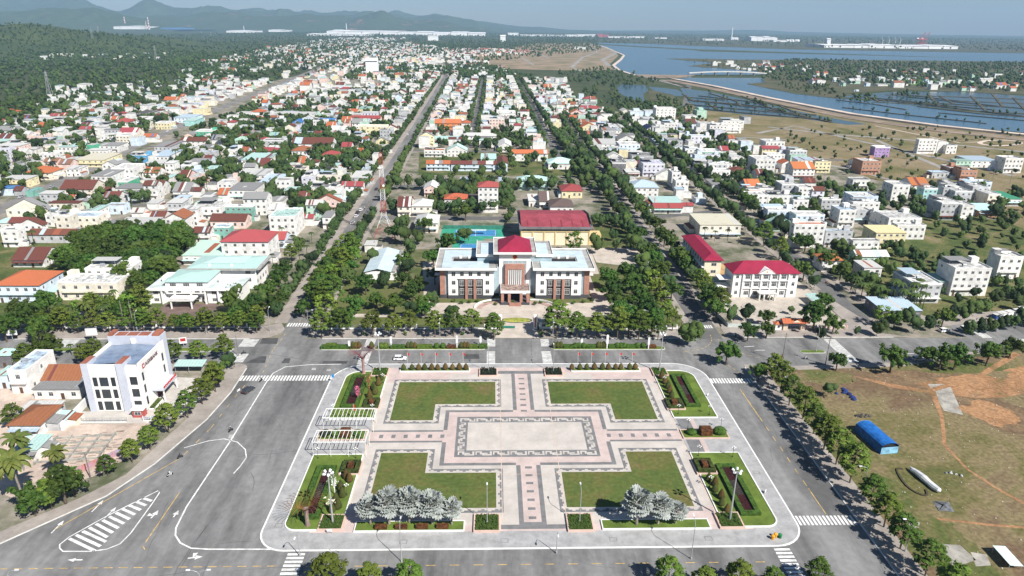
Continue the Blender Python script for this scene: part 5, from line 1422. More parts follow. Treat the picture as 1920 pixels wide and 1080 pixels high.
q = MB(); [q.box(-18.5+2.47*i,-16.6+2.47*i,.18,.25,8.4,9.9) for i in range(15)]; q.build('clerestory', mat('clerestory_glass', (.30,.36,.38), rough=.2), T)
for x in (-9,14): window(T,x,0,1,1.6,1.6)
court(T,'annexe',19.1,25.5,0,8,0,6.2,ochre); court(T,'annexe_wall',23,24,8.1,30,0,5,mat('wall_brown', (.2,.15,.12)))
mb = MB(); mb.prism([(-30,382),(7,382),(7,409),(-30,409)],0,.1); mb.prism([(-22,352),(-5,352),(-5,382),(-22,382)],0,.1); struct('sports_ground', mb, mat('court_green', (.04,.30,.20), var=.1))
mb = MB(); mb.rect(-22,2.5,387,400,.115); mb.rect(-18,-7,356,372,.115); struct('tennis_court', mb, mat('court_blue', (.05,.22,.45), var=.08))
mb = MB()
for a,b,c,d in ((-22,2.5,387,400),(-18,-7,356,372)): mb.frame(a+.6,b-.6,c+.6,d-.6,.15,.125)
mb.rect(-10,-9.8,387,400,.127); struct('court_lines', mb, white_paint)
t = thing('umpire_shelter','pale blue shelter roof on the tennis court','shelter',(-9,391,.1)); q = MB(); q.box(-5.5,5.5,-1.2,1.2,2.4,2.6,bottom=True); q.build('roof', pale_sheet, t); posts(t,[(-5,0),(0,0),(5,0)],0,2.4,.08,steel)
t = thing('court_fence','tall green mesh fence around the tennis court','fence',(-11.5,401.5,.1)); q = MB(); [q.tube((x,0,0),(x,0,5),.08) for x in range(-18,19,6)]; [q.tube((-18,0,z),(18,0,z),.04,n=4) for z in (1,2,3,4,5)]; q.build('post', mat('mesh_green', (.04,.2,.14)), t); q = MB(); q.box(-18,18,.1,.14,0,2.4); q.build('windbreak', mat('windbreak_green', (.05,.22,.16)), t)
# -- school on the right: front block, long rear wing
T = thing('school_building','white three-storey school block with red hipped roof and pediment','school',(123.6,291.4,0))
court(T,'wall',-14.8,14.8,0,12,0,11.4,whitew); q = MB(); hip_roof(q,-14.8,14.8,0,12,11.4,3.9,.8,th=.3); q.build('roof', red_sheet, T)
q = MB(); q.face([(-4,-.9,11.4),(4,-.9,11.4),(0,-.9,13.7)]); q.face([(-4.2,-.9,11.5),(0,-.9,13.95),(0,5,13.95),(-4.2,1,11.6)]); q.face([(0,-.9,13.95),(4.2,-.9,11.5),(4.2,1,11.6),(0,5,13.95)]); q.build('pediment', whitew, T)
q = MB(); q.tube((0,-.92,12.4),(0,-.97,12.4),.45,n=10); q.build('crest', emblem_m if 'emblem_m' in globals() else mat('emblem_gold', (.6,.42,.1)), T)
for zz in (9.0,5.4,1.3):
    for x in (-12.9,12.9): window(T,x,0,zz,1.4,1.9)
    for i in range(5): window(T,-8.2+4.1*i,0,zz-.3,2.3,2.1,0,WIN3)
q = MB(); q.box(-10.6,10.6,-.7,-.01,4.3,4.6,bottom=True); q.box(-10.6,10.6,-.7,-.01,7.9,8.2,bottom=True); [q.box(x-.25,x+.25,-.6,-.02,0,11.35) for x in (-10.4,-6.2,-2.1,2.1,6.2,10.4)]; q.build('gallery', whitew, T)
q = MB(); q.box(-4,4,-5,-.72,3.2,3.6,bottom=True); [q.box(x-.3,x+.3,-4.8,-4.2,0,3.2) for x in (-3.5,3.5,-1.4,1.4)]; q.build('porch', mat('porch_white', (.62,.6,.57)), T)
court(T,'balcony',-20.5,-14.9,2,8,3.8,4.2,whitew); court(T,'balcony',-20.5,-14.9,2,8,7.6,8,whitew)
T = thing('school_wing','long cream school wing with narrow red roof along the shaded street','school',(105.4,331,0)); court(T,'wall',-4,4,-20,20,0,11,cream); q = MB(); hip_roof(q,-4,4,-20,20,11,2.2,.9,th=.25); q.build('roof', red_sheet, T)
for zz in (1,4.6,8.2):
    for i in range(9): window(T,-4,-17.5+4.3*i,zz,2,1.8,-1,WIN3)
    window(T,.5,-20,zz,2.6,1.6)
court(T,'gallery',-5.2,-4.05,-20,20,3.6,4.2,whitew); court(T,'gallery',-5.2,-4.05,-20,20,7.2,7.8,whitew)
T = thing('link_roof','low green grey flat roof linking the school blocks','roofed yard',(104.8,301,0)); court(T,'roof',-4.5,4.5,-7,6,3.8,4.1,mat('link_roof_green', (.24,.32,.28))); piers(T,[(x,y) for x in (-4,4) for y in (-6,0,5.5)],.2,.2,0,3.8,whitew)
mb = MB(); mb.prism([(100,259),(147,258),(149,300),(148,330),(100,330)],0,.05); struct('school_yard', mb, mat('school_paving', (.47,.42,.36), var=.1)); mb = MB(); mb.sheet([(111,312),(126,312),(132,338),(112,338)],.07); struct('sand_pitch', mb, mat('pitch_sand', (.45,.29,.14), var=.15)); mb = MB(); mb.sheet([(126,312),(135,312),(140,338),(132,338)],.071); struct('school_grass', mb, mat('compound_grass', (.1,.13,.035)))
tile_o = roofm('o')
T = thing('school_gate','wide school gate with orange tiled roof on two stone pillars','gate',(122.6,255,.14)); piers(T,[(-3.6,0),(3.6,0)],.9,.8,0,3.8,mat('gate_stone', (.62,.5,.4))); q = MB(); gable_roof(q,-5.2,5.2,-1.7,1.7,3.8,1.0,'x',.5); q.build('roof', tile_o, T); q = MB(); q.face([(-1.6,-2.1,4.0),(1.6,-2.1,4.0),(0,-2.1,5.0)]); q.build('gable', cream, T); q = MB(); [q.tube((x,.5,0),(x,.5,1.6),.05,n=4) for x in (-2,-1,0,1,2)]; q.box(-2.6,2.6,.45,.55,1.5,1.62,bottom=True); q.build('barrier', steel, T)
T = thing('gate_lodge','tiny white gate lodge with orange tiled roof beside the school gate','guard house',(116.2,255.6,.14)); court(T,'wall',-1.3,1.3,-1.2,1.2,0,2.5,whitew); q = MB(); hip_roof(q,-1.3,1.3,-1.2,1.2,2.5,.8,.4); q.build('roof', tile_o, T); window(T,0,-1.2,.9,.9,1)
T = thing('school_wall','white and pink boundary wall right of the school gate','wall',(136,255.3,.14)); court(T,'wall',-8.6,9,-.12,.12,0,1.6,mat('wall_pinkish', (.66,.55,.5))); [court(T,'post',x-.2,x+.2,-.2,.2,0,1.9,mat('post_pink', (.5,.3,.26))) for x in (-8,-4,0,4,8.5)]
T = thing('school_wall','pale boundary wall along the shaded street left of the school','wall',(96.5,266,.14)); q = MB(); strip(q,[(14,-9.5),(0,-8.5),(-1.5,9),(-2,30)],.25,1.6,z0=0); q.build('wall', mat('wall_pale_green', (.5,.55,.52)), T)
T = thing('bike_shelter','pale aqua shelter roof in the school yard','shelter',(143.6,282.6,.05)); q = MB(); q.face([(-2.4,-6,2.6),(2.4,-6,3.1),(2.4,6,3.1),(-2.4,6,2.6)]); q.face([(-2.4,6,2.5),(2.4,6,3.0),(2.4,-6,3.0),(-2.4,-6,2.5)]); q.build('roof', roofm('a'), T); posts(T,[(x,y) for x in (-2,2) for y in (-5,0,5)],0,2.5,.07,steel)
# -- left government complex
aqua = roofm('a')
T = thing('government_annexe','white annexe with aqua roof, low wings and an entrance canopy','public building',(-128.5,283,0))
court(T,'wall',-13.3,4.9,2.5,18,0,9.2,whitew); court(T,'left_wing',-19.5,-13.31,.5,14,0,6.8,whitew); court(T,'right_wing',4.91,18.5,.5,14,0,6.8,whitew)
q = MB(); hip_roof(q,-13.3,4.9,2.5,18,9.2,1.4,.6,th=.25); q.build('roof', aqua, T)
q = MB(); q.box(-20.3,-13.32,-.4,14.4,6.8,7.1,bottom=True); q.box(4.92,19.4,-.4,14.4,6.8,7.1,bottom=True); q.build('wing_roof', mat('wing_roof_pale', (.55,.62,.60)), T)
q = MB(); q.box(-20.3,19.4,-.9,-.4,6.3,7.3,bottom=True); q.build('cornice', whitew, T)
piers(T,[(x,-.4) for x in (-19.5,-14,-8.5,-1.5,4.5,10,18.5)],.3,.3,0,6.3,whitew)
for x in (-10,-4.3,1.5): window(T,x,2.5,7.2,2.8,1.4,0,WIN3)
for x in (-17,-11.5,-8,0,3,8,12,16):
    for zz in (1.0,4.2): window(T,x,.5 if abs(x+4)>9 else 2.5,zz,2.2,1.5,0,WIN3)
q = MB(); q.box(-9.2,1.6,-6.5,-.91,3.7,4.3,bottom=True); q.build('canopy', whitew, T); q = MB(); q.box(-8,.6,-6.58,-6.5,4.31,5.0); q.build('canopy_sign', mat('led_sign', (.72,.70,.66)), T); piers(T,[(-8,-5.95),(.5,-5.95)],.25,.25,0,3.7,whitew,'canopy_pillar'); court(T,'entrance',-7.5,.2,2.44,2.5,.1,3.4,shade_in)  # entrance is a flat panel with the doorway's shade as its colour
court(T,'roof_room',8,12.5,7,12,7.1,9.4,whitew); court(T,'stair_tower',-17,-13.35,8,14,7.1,9.6,whitew)
T = thing('government_annexe','larger white annexe behind with wide stepped aqua roof','public building',(-123,301.5,0))
court(T,'wall',-14.5,15,0,17,0,9.8,whitew); q = MB(); hip_roof(q,-15,15.5,-.5,17.5,9.8,1.5,.6,th=.3); q.build('roof', aqua, T); q = MB(); hip_roof(q,-9,9,3.5,13.5,10.95,1.3,.3,th=.4); q.build('raised_roof', aqua, T)
q = MB(); q.box(15.9,17.3,-1,18,9.4,10.2,bottom=True); q.box(-16,15.9,-1.7,-1.15,9.3,10.2,bottom=True); q.build('gutter', slab_g, T)
for zz in (1.5,5.2):
    for x in (11.5,): window(T,x,0,zz+2,2.4,1.8,0,WIN3)
    for i in range(4): window(T,15,1.5+4*i,zz+1,1.8,1.9,1)
for x in (-6,4): court(T,'roof_vent',x-.5,x+.5,1.2,2,10.3,11.4,whitew)
mb = MB(); mb.prism([(-158,258),(-96,258),(-94,300),(-160,300)],0,.05); struct('annexe_ground', mb, mat('compound_soil', (.17,.155,.085))); mb = MB(); mb.sheet([(-140,259),(-118,259),(-118,283),(-142,283)],.065); struct('annexe_forecourt', mb, mat('brown_paving', (.17,.12,.105), var=.12))
# -- red and white lattice mast
T = thing('radio_mast','red and white steel lattice radio mast beside the avenue','radio mast',(-61.8,386,0)); hm = 48; redm = mat('mast_red', (.45,.06,.05), var=.1)
def mw_(z): return 4.6*(1-z/14)**1.0+1.0 if z < 12 else 1.35-.55*(z-12)/(hm-12)
lv = [0,3,6,9,12]+[12+2.25*i for i in range(1,17)]
for k in range(7):
    z0, z1 = k*hm/7, (k+1)*hm/7; q = MB()
    for a, b in zip(lv, lv[1:]):
        if not (z0-1e-6 <= (a+b)/2 < z1): continue
        A, B = mw_(a), mw_(b)
        cs = ((1,1),(-1,1),(-1,-1),(1,-1))
        for i, c in enumerate(cs):
            d = cs[(i+1) % 4]; q.tube((c[0]*A,c[1]*A,a),(c[0]*B,c[1]*B,b),.10,n=4); q.tube((c[0]*A,c[1]*A,a),(d[0]*B,d[1]*B,b),.05,n=3); q.tube((d[0]*A,d[1]*A,a),(c[0]*B,c[1]*B,b),.05,n=3); q.tube((c[0]*B,c[1]*B,b),(d[0]*B,d[1]*B,b),.05,n=3)
    q.build('red_section' if k % 2 == 0 else 'white_section', redm if k % 2 == 0 else white_paint, T)
q = MB(); q.tube((0,0,hm),(0,0,hm+4),.06); q.build('antenna', redm, T); q = MB(); q.tube((.9,-1.2,30),(.9,-1.6,30),.7,n=10); q.tube((-.5,-1.2,40),(-.5,-1.6,40),.5,n=10); q.build('dish', white_paint, T)
# -- long bright shed beside the avenue is among the houses' data: gable end to the front
T = thing('office_shed','long low white office with pale blue roof beside the radio mast','office',(-53.5,327,0)); court(T,'wall',-9.5,9.5,-12,14,0,5,whitew) if False else None
court(T,'wall',-7.2,7.2,-14,19,0,4.4,whitew); q = MB(); gable_roof(q,-7.2,5.2,-14.6,19,4.4,1.6,'y',.4); q.build('roof', pale_sheet, T); court(T,'side_gutter',5.7,7.5,-14.5,19.3,4.41,4.9,slab_g)
for x in (-4.5,-.2,3.5): window(T,x,-14,1,2,2.2,0,WIN3)
for i in range(7): window(T,7.2,-11.5+4.2*i,1.2,1.6,1.8,1)
# -- blue tarpaulin shed, white roll, sheet metal and heaps on the field
blue_t = mat('blue_tarpaulin', (.02,.14,.45), var=.15, scale=.6, rough=.5, bump=.3); pblue = mat('pale_blue_tarpaulin', (.25,.50,.68), var=.2, scale=.5, rough=.5)
T = thing('tarpaulin_shed','arched blue tarpaulin shed on the dry field','shed',(114.9,167.7,0),.12); q = MB(); L = 12.5; n = 8
prof = [(2.75*math.cos(PI*i/n), 2.2+1.4*math.sin(PI*i/n)) for i in range(n+1)]; prof = [(2.75,0)]+prof+[(-2.75,0)]
for a, b in zip(prof, prof[1:]):
    for k in range(5): y0, y1 = L*k/5, L*(k+1)/5; s0, s1 = .06*math.sin(k*2.2), .06*math.sin((k+1)*2.2); q.face([(a[0],y0,a[1]+s0),(a[0],y1,a[1]+s1),(b[0],y1,b[1]+s1),(b[0],y0,b[1]+s0)])
q.build('cover', blue_t, T); q = MB(); q.face([(-2.7,.05,0),(2.7,.05,0),(2.7,.05,2.25),(-2.7,.05,2.25)]); q.face([(2.7,L-.05,0),(-2.7,L-.05,0)]+[(p[0],L-.05,p[1]) for p in prof[-2:0:-1]]); q.build('end_flap', pblue, T); q = MB(); q.face([(-2.7,.5,2.2)]+[(2.7,.5,2.2)]+[(p[0],.5,p[1]-.05) for p in prof[2:-2]]); q.build('gable_gap_shade', shade_in, T)  # gable opening closed by a face coloured as the shade inside
T = thing('covered_boat','long white tarpaulin covered hull lying on the field','boat',(117.6,154.3,0),.18); q = MB()
q.lathe([(.1,0),(.7,.5),(.95,2),(.85,4),(1.0,6),(.8,8.5),(.75,10),(.2,11)],n=9); q.v = [(v[0],v[2]-5.2,max(0,v[1]*.9+.75+.12*math.sin(v[2]*2.4))) for v in q.v]; q.f = [f[::-1] for f in q.f]; q.build('cover', mat('white_tarpaulin', (.66,.68,.70), var=.1), T)
T = thing('earth_ridge','thin oval earth ridge around bare soil next to the white hull','earth ridge',(114,154.5,0)); q = MB(); ps = [(2.4*math.cos(a)+.2*math.sin(3*a), 6*math.sin(a)) for a in [i*2*PI/20 for i in range(4,19)]]; strip(q, ps, .5, .3, z0=0); q.build('ridge', mat('wet_earth', (.07,.06,.035)), T)
T = thing('metal_sheet_roof','tilted pale aqua sheet roof on posts at the field corner','shelter',(119,124.7,0)); q = MB(); ps = [(-1.5,3,1.9),(1.8,3.2,1.5),(1.7,-3.1,1.3),(-1.7,-3.3,1.8)]; q.face(ps[::-1]); q.face([(p[0],p[1],p[2]-.07) for p in ps]); q.build('sheet', mat('aqua_sheet', (.58,.70,.68), var=.06), T); [posts(T,[(p[0]*.9,p[1]*.9)],0,p[2]-.1,.06,steel) for p in ps]
def heap(name,label,x,y,parts,m_,seed):
    r = random.Random(seed); q = MB()
    for (a,b,s) in parts: q.lathe([(s,0),(s*1.05,s*.3),(s*.7,s*.75),(s*.2,s*.95)],(a,b,0),7,sx=r.uniform(.8,1.3),sy=r.uniform(.7,1.2))
    o = q.build(name, m_, None, (x,y,0)); tag(o, label, 'heap')
heap('tarpaulin_heap','heap of dark blue tarpaulins under a tree on the field',119.4,202,[(-3.5,.6,.6),(-.8,1,.7),(.3,3.6,.7),(.2,2,.9),(.5,-.2,1),(.6,-2.2,.9),(.4,-3.6,.8)],mat('navy_tarpaulin', (.02,.04,.16), var=.3, scale=.8),1)
heap('rubble_heap','small ring of dark rubble near the blue shed',117.8,188.3,[(-2,0,.6),(-1.2,.6,.5),(.2,.8,.5),(1.4,.4,.6),(2,-.2,.5),(.4,-.7,.5),(-1.1,-.5,.6)],mat('dark_rubble', (.09,.08,.075), var=.4, scale=.9),2)
T = thing('plastic_sheet','grey plastic sheet pegged flat on the field','plastic sheet',(116.5,144.2,.05)); q = MB(); q.face([(-1.6,2.2,.02),(2.4,1.7,.05),(1.4,-2.2,.02),(-2.4,-1.8,.1)][::-1]); q.face([(0,0,.5),(2.3,1.6,.06),(1.3,-2.1,.03)]); q.face([(0,0,.5),(1.3,-2.1,.03),(-2.3,-1.7,.1)]); q.face([(0,0,.5),(-1.5,2.1,.05),(2.3,1.6,.06)]); q.build('sheet', mat('grey_plastic', (.15,.16,.17), var=.3, scale=.8), T)
heap('rubbish_heap','scatter of pale rubbish right of the white hull',127.5,158,[(-1.6,.3,.4),(-.4,.2,.5),(.8,-.4,.4),(1.8,-1,.5),(.2,.9,.3)],mat('pale_rubbish', (.36,.36,.36), var=.5, scale=1.2),3)
mb = MB(); strip(mb,[(200,233),(172,214),(150,205),(143,188),(134,172),(133,160),(136,150),(144,134)],[2.6,1.8,2.4,1.2,1.0,.8,1.1,1.4],.022); strip(mb,[(128,215),(138,208),(150,203)],[.8,3,2.2],.023); strip(mb,[(112,139.5),(124,137),(140,135)],.9,.022); r = random.Random(5)
for x,y,a,b,k in [(172,207,22,8,0),(190,180,17,11,2),(205,216,22,7,4),(160,190,8,7,6)]:
    mb.sheet([(x+a*(1+.32*noise.noise(Vector((math.cos(t)*1.7,math.sin(t)*1.7,k*3)))+.2*noise.noise(Vector((math.cos(t)*5,math.sin(t)*5,k))))*math.cos(t), y+b*(1+.35*noise.noise(Vector((math.cos(t)*1.7,math.sin(t)*1.7,k*3+9)))+.2*noise.noise(Vector((math.cos(t)*5,math.sin(t)*5,k+5))))*math.sin(t)) for t in [i*2*PI/70 for i in range(70)]], .012+.001*k)
struct('dirt_path', mb, mat3('orange_dirt', [(.34,(.15,.12,.05)),(.45,(.28,.155,.08)),(.56,(.38,.215,.11)),(.68,(.22,.14,.08))], .06))
mb = MB()
for P in ['1760,1020 1800,1022 1830,1050 1790,1064 1768,1040','1820,1035 1850,1040 1858,1060 1830,1062','1700,976 1725,980 1722,990 1702,990','1740,720 1780,720 1806,778 1770,770']: mb.sheet(pts(P),.016)
struct('bare_patches', mb, mat('bare_concrete', (.36,.34,.30), var=.2, scale=.25))
r = random.Random(21); mb = MB()
for i in range(420):
    x, y = r.uniform(97,190), r.uniform(110,226)
    if y > 222+(x-112)*.15: continue
    s = r.uniform(.06,.22); mb.lathe([(s,0),(s*.8,s*.6)],(x,y,.01),5)
o = mb.build('litter', mat('litter_pale', (.5,.48,.44), var=.3)); tag(o,'pale litter and stones scattered over the dry field','litter'); o['kind'] = 'stuff'
# ------------------------------------------------------------------ trees
bark = mat('bark', (.13,.10,.075), var=.25, scale=1.5); palebark = mat('palm_bark', (.26,.23,.20), var=.2, scale=1.5)
LEAF = {'tier':leafmat('leaf_tier',(.125,.175,.026),(.068,.105,.016)),'round':leafmat('leaf_round',(.042,.086,.014),(.078,.125,.02)),'light':leafmat('leaf_light',(.17,.24,.03),(.10,.17,.024)),
 'casu':leafmat('leaf_casuarina',(.060,.078,.045),(.085,.10,.065)),'palm':leafmat('leaf_palm',(.10,.15,.03),(.15,.18,.045)),'silver':leafmat('leaf_silver',(.47,.50,.50),(.24,.27,.22),rnd=.2,scale=1.2),'shrub':leafmat('leaf_shrub',(.06,.11,.02),(.11,.15,.03))}
LEAF['big'] = LEAF['round']; LEAF['young'] = LEAF['light']; LEAF['royal'] = LEAF['palm']
def quads(r, m_, c, rx, ry, rz, n, s, flat=.5):
    for _ in range(n):
        while True:
            p = (r.uniform(-1,1), r.uniform(-1,1), r.uniform(-1,1)); d = math.sqrt(sum(q*q for q in p))
            if .05 < d < 1: break
        f = (.55+.45*r.random())/d; p = Vector((p[0]*f*rx, p[1]*f*ry, p[2]*f*rz))
        nrm = Vector((p.x/rx, p.y/ry, p.z/rz+flat)).normalized(); nrm = (nrm+Vector((r.uniform(-.6,.6),r.uniform(-.6,.6),r.uniform(-.5,.6)))).normalized()
        a = nrm.orthogonal().normalized(); b = nrm.cross(a); t = r.uniform(0,PI); a, b = a*math.cos(t)+b*math.sin(t), b*math.cos(t)-a*math.sin(t); k = s*r.uniform(.6,1.3)
        o = Vector(c)+p; m_.face([o-a*k, o-b*k*.55, o+a*k, o+b*k*.55])
def core(r, m_, c, rx, ry, rz):
    n = 6; k = len(m_.v); q = [(.62,-.55),(.95,0),(.6,.6)]
    for rr, z in q:
        for i in range(n):
            t = 2*PI*i/n; j = r.uniform(.75,1.15); m_.v.append((c[0]+rx*rr*j*math.cos(t), c[1]+ry*rr*j*math.sin(t), c[2]+rz*z))
    m_.v.append((c[0],c[1],c[2]+rz*.95)); m_.v.append((c[0],c[1],c[2]-rz*.9))
    for a in range(2):
        for i in range(n): j = (i+1)%n; m_.f.append((k+a*n+i,k+a*n+j,k+(a+1)*n+j,k+(a+1)*n+i)); m_.m.append(0)
    for i in range(n): j = (i+1)%n; m_.f.append((k+2*n+i,k+2*n+j,k+3*n)); m_.m.append(0); m_.f.append((k+j,k+i,k+3*n+1)); m_.m.append(0)
def proto(kind, seed):
    """crown and trunk of one tree, crown radius R metres"""
    r = random.Random(seed*31+len(kind)); cr, tr = MB(), MB()
    if kind == 'tier':
        H, Rr = 10.0, 4.3; cl = []
        for k, (z, ro, n) in enumerate(((4.5,3.5,8),(5.7,3.8,9),(6.9,3.2,7),(8.1,2.2,5),(9.2,1.0,3))):
            for i in range(n):
                a = 2*PI*(i+.5*(k%2))/n+r.uniform(-.3,.3); rr = ro*r.uniform(.55,.9); cl.append((rr*math.cos(a), rr*math.sin(a), z+r.uniform(-.3,.3), r.uniform(.95,1.4), .42))
        tr.tube((0,0,0),(.1,0,4),.2,.15); tr.tube((.1,0,4),(0,.1,8.8),.15,.04)
        for c in cl[::3]: tr.tube((0,0,c[2]-1.2),(c[0]*.9,c[1]*.9,c[2]-.1),.07,.03,n=4)
        for c in cl: core(r,cr,c[:3],c[3]*.72,c[3]*.72,.3); quads(r,cr,c[:3],c[3],c[3],.5,24,.36,1.2)
    elif kind in ('round','big'):
        Rr = 4.0 if kind == 'round' else 6.0; H = 2*Rr+(.8 if kind == 'round' else 0); zc = H-Rr*1.0; tr.tube((0,0,0),(.1,.1,zc-.5),.28*Rr/4,.2*Rr/4)
        n = 40 if kind == 'round' else 54; subs = [(Rr*.45*math.cos(k_*1.6+seed)*r.uniform(.7,1.2), Rr*.45*math.sin(k_*1.6+seed)*r.uniform(.7,1.2), zc+Rr*r.uniform(-.3,.25), r.uniform(.5,.72)) for k_ in range(4)]+[(0,0,zc+Rr*.2,.66)]
        for i in range(n):
            u = r.random(); a = 2*PI*r.random(); z = -0.55+1.5*((i+.5)/n); z = min(z,.93); q = math.sqrt(max(0,1-z*z)); f = r.uniform(.62,.86)*Rr
            sb = subs[i % len(subs)]; c = (sb[0]+f*sb[3]*q*math.cos(a), sb[1]+f*sb[3]*q*math.sin(a), sb[2]+f*z*.85*sb[3]); s = Rr*r.uniform(.18,.30)
            core(r,cr,c,s*.75,s*.75,s*.6); quads(r,cr,c,s,s,s*.8,26,.32*Rr/4+.04,.5)
            if i % 6 == 0: tr.tube((0,0,zc-1.2),c,.12,.04,n=4)
        core(r,cr,(0,0,zc),Rr*.5,Rr*.5,Rr*.5)
    elif kind in ('light','young'):
        Rr, H = (3.3, 7.6) if kind == 'light' else (1.8, 6.2); zc = H*.62; tr.tube((0,0,0),(0,.1,zc),.16,.1)
        for i in range(24):
            a = 2*PI*r.random(); z = r.uniform(-.8,1); q = math.sqrt(max(.05,1-z*z)); f = r.uniform(.4,.95)
            c = (Rr*f*q*math.cos(a), Rr*f*q*math.sin(a), zc+z*H*.34); s = r.uniform(.55,.95)*Rr/3
            core(r,cr,c,s*.6,s*.6,s*.45); quads(r,cr,c,s*1.1,s*1.1,s*.8,20,.34,.5)
            if i % 4 == 0: tr.tube((0,0,zc-1.6),c,.07,.02,n=4)
    elif kind == 'casu':
        Rr, H = 2.3, 7.0; tr.tube((0,0,0),(0,0,H*.9),.14,.03)
        for i in range(30):
            z = .9+(H-1)*i/30; ro = Rr*(1-i/32)*r.uniform(.5,1); a = r.uniform(0,2*PI); c = (ro*.6*math.cos(a), ro*.6*math.sin(a), z); quads(r,cr,c,.75,.75,.6,20,.3,.1)
            if i % 3 == 0: core(r,cr,(c[0]*.5,c[1]*.5,z),.5,.5,.5)
    elif kind in ('palm','royal'):
        H = 8.5 if kind == 'palm' else 9.0; Rr = 3.6; L = 3.6 if kind == 'palm' else 2.9
        tr.path([(0,0,0),(.2,.1,H*.4),(.15,.25,H*.75),(0,.2,H)],.17 if kind == 'palm' else .24,6)
        n = 26 if kind == 'palm' else 16
        for i in range(n):
            a = 2*PI*i/n*2.618; e = r.uniform(-.5,1.1) if kind == 'palm' else r.uniform(-.2,1.0); ps = []; x = z = 0; an = e
            for k in range(6): ps.append((x,z)); x += L/5*math.cos(an); z += L/5*math.sin(an); an -= .38
            ca, sa = math.cos(a), math.sin(a)
            for (x0,z0),(x1,z1),w0,w1 in zip(ps,ps[1:],(.12,.5,.62,.5,.3),(.5,.62,.5,.3,.05)):
                for s_ in (-1,1):
                    A = (x0*ca, .2+x0*sa, H+z0); B = (x1*ca, .2+x1*sa, H+z1)
                    C_ = (x1*ca-s_*w1*sa, .2+x1*sa+s_*w1*ca, H+z1-w1*.75); D_ = (x0*ca-s_*w0*sa, .2+x0*sa+s_*w0*ca, H+z0-w0*.75)
                    cr.face([A,B,C_,D_])
    elif kind == 'silver':
        H, Rr = 6.3, 3.4; tr.tube((0,0,0),(0,0,H-1.2),.32,.26,n=8)
        for i in range(60):
            u = i/60; a = i*2.39996; e = 1.35-2.0*u+r.uniform(-.15,.15); L = r.uniform(1.5,2.6); ca, sa = math.cos(a), math.sin(a)
            c = Vector((L*math.cos(e)*ca, L*math.cos(e)*sa, H-1.0+L*math.sin(e)*.95)); d = Vector((math.cos(e)*ca, math.cos(e)*sa, math.sin(e))); sd_ = Vector((-sa,ca,0)); up = d.cross(sd_)
            tr.tube((0,0,H-1.2),tuple(c),.05,.03,n=3,cap=False); fr = r.uniform(1.25,1.65); m = 9; pp = []
            for k in range(m):
                t = -1.9+3.8*k/(m-1); t2 = t+3.8/(m-1)*.5; v1 = (d*math.cos(t)+sd_*math.sin(t))*fr; v2 = (d*math.cos(t2)+sd_*math.sin(t2))*fr*.8
                pp.append((v1+up*(-.22*abs(t)-.1), v2+up*-.03))
            for k in range(m-1): cr.face([c, c+(pp[k-1][1] if k else pp[0][1]*.8), c+pp[k][0], c+pp[k][1]])
    elif kind == 'shrub':
        H, Rr = 1.7, 1.2
        for i in range(9): a = r.uniform(0,2*PI); f = r.uniform(0,.75); c = (f*math.cos(a), f*math.sin(a), r.uniform(.5,1.2)); core(r,cr,c,.4,.4,.35); quads(r,cr,c,.6,.6,.5,20,.2,.5)
        tr.tube((0,0,0),(0,0,.8),.06)
    return cr, tr, Rr, H
PROTO = {}
for kd, nv in (('tier',5),('round',6),('big',2),('light',3),('young',2),('casu',2),('palm',3),('royal',2),('silver',3),('shrub',3)):
    PROTO[kd] = []
    for i in range(nv):
        c_, t_, Rr, H = proto(kd, i+1)
        PROTO[kd].append((c_.mesh('crown_'+kd, LEAF[kd]), t_.mesh('trunk_'+kd, palebark if kd in ('palm','royal','silver') else bark), Rr, H))
TREES = []; FX = 1.24; BROAD = ('tier','round','big','light')
LOOK = {'tier':'tiered street tree','round':'dense dark green tree','big':'broad spreading tree','light':'bright yellow-green tree','young':'slim young tree','casu':'grey-green feathery tree','palm':'coconut palm','royal':'royal palm','silver':'silver fan palm','shrub':'low green shrub'}
NAME = {'tier':'street_tree','round':'dense_tree','big':'spreading_tree','light':'bright_tree','young':'young_tree','casu':'feathery_tree','palm':'coconut_palm','royal':'royal_palm','silver':'silver_palm','shrub':'shrub'}
rt = random.Random(5)
def tree(kind, x, y, s, where, z=0.0, force=False): TREES.append([kind, x, y, s*rt.uniform(.93,1.1), where, z, force])
def tc(kind, px, py, rad, where, z=0.0):
    """by the crown's middle in the photo"""
    Rr, H = PROTO[kind][0][2:]; s = rad/Rr*(FX if kind in BROAD else 1); hc = z+s*H*(.64 if kind not in ('palm','royal') else .95); x, y = at(px,py,hc); tree(kind,x,y,s,where,z)
def row(kind, x0, y0, x1, y1, n, s, where, jit=.6, z=.14, skip=()):
    for i in range(n):
        if i in skip: continue
        f = i/max(1,n-1); tree(kind if isinstance(kind,str) else rt.choice(kind), x0+(x1-x0)*f+rt.uniform(-jit,jit), y0+(y1-y0)*f+rt.uniform(-jit,jit), s*FX*(rt.uniform(.88,1.12) if n < 20 else rt.uniform(.68,1.2)), where, z)
def wood(poly, step, kinds, s, where, z=0.0, avoid=False, jit=.4):
    P = pts(poly); X = [p[0] for p in P]; Y = [p[1] for p in P]; y = min(Y); k = 0
    while y < max(Y):
        x = min(X)+(k%2)*step/2
        while x < max(X):
            a, b = x+rt.uniform(-jit,jit)*step, y+rt.uniform(-jit,jit)*step
            if inpoly(a,b,P) and not (where.endswith(('avenue','market road')) and hides(a,b,6)) and not (avoid and not free(a-.3,a+.3,b-.3,b+.3)): tree(rt.choice(kinds),a,b,s*FX*rt.uniform(.7,1.25),where,z)
            x += step
        y += step*.87; k += 1
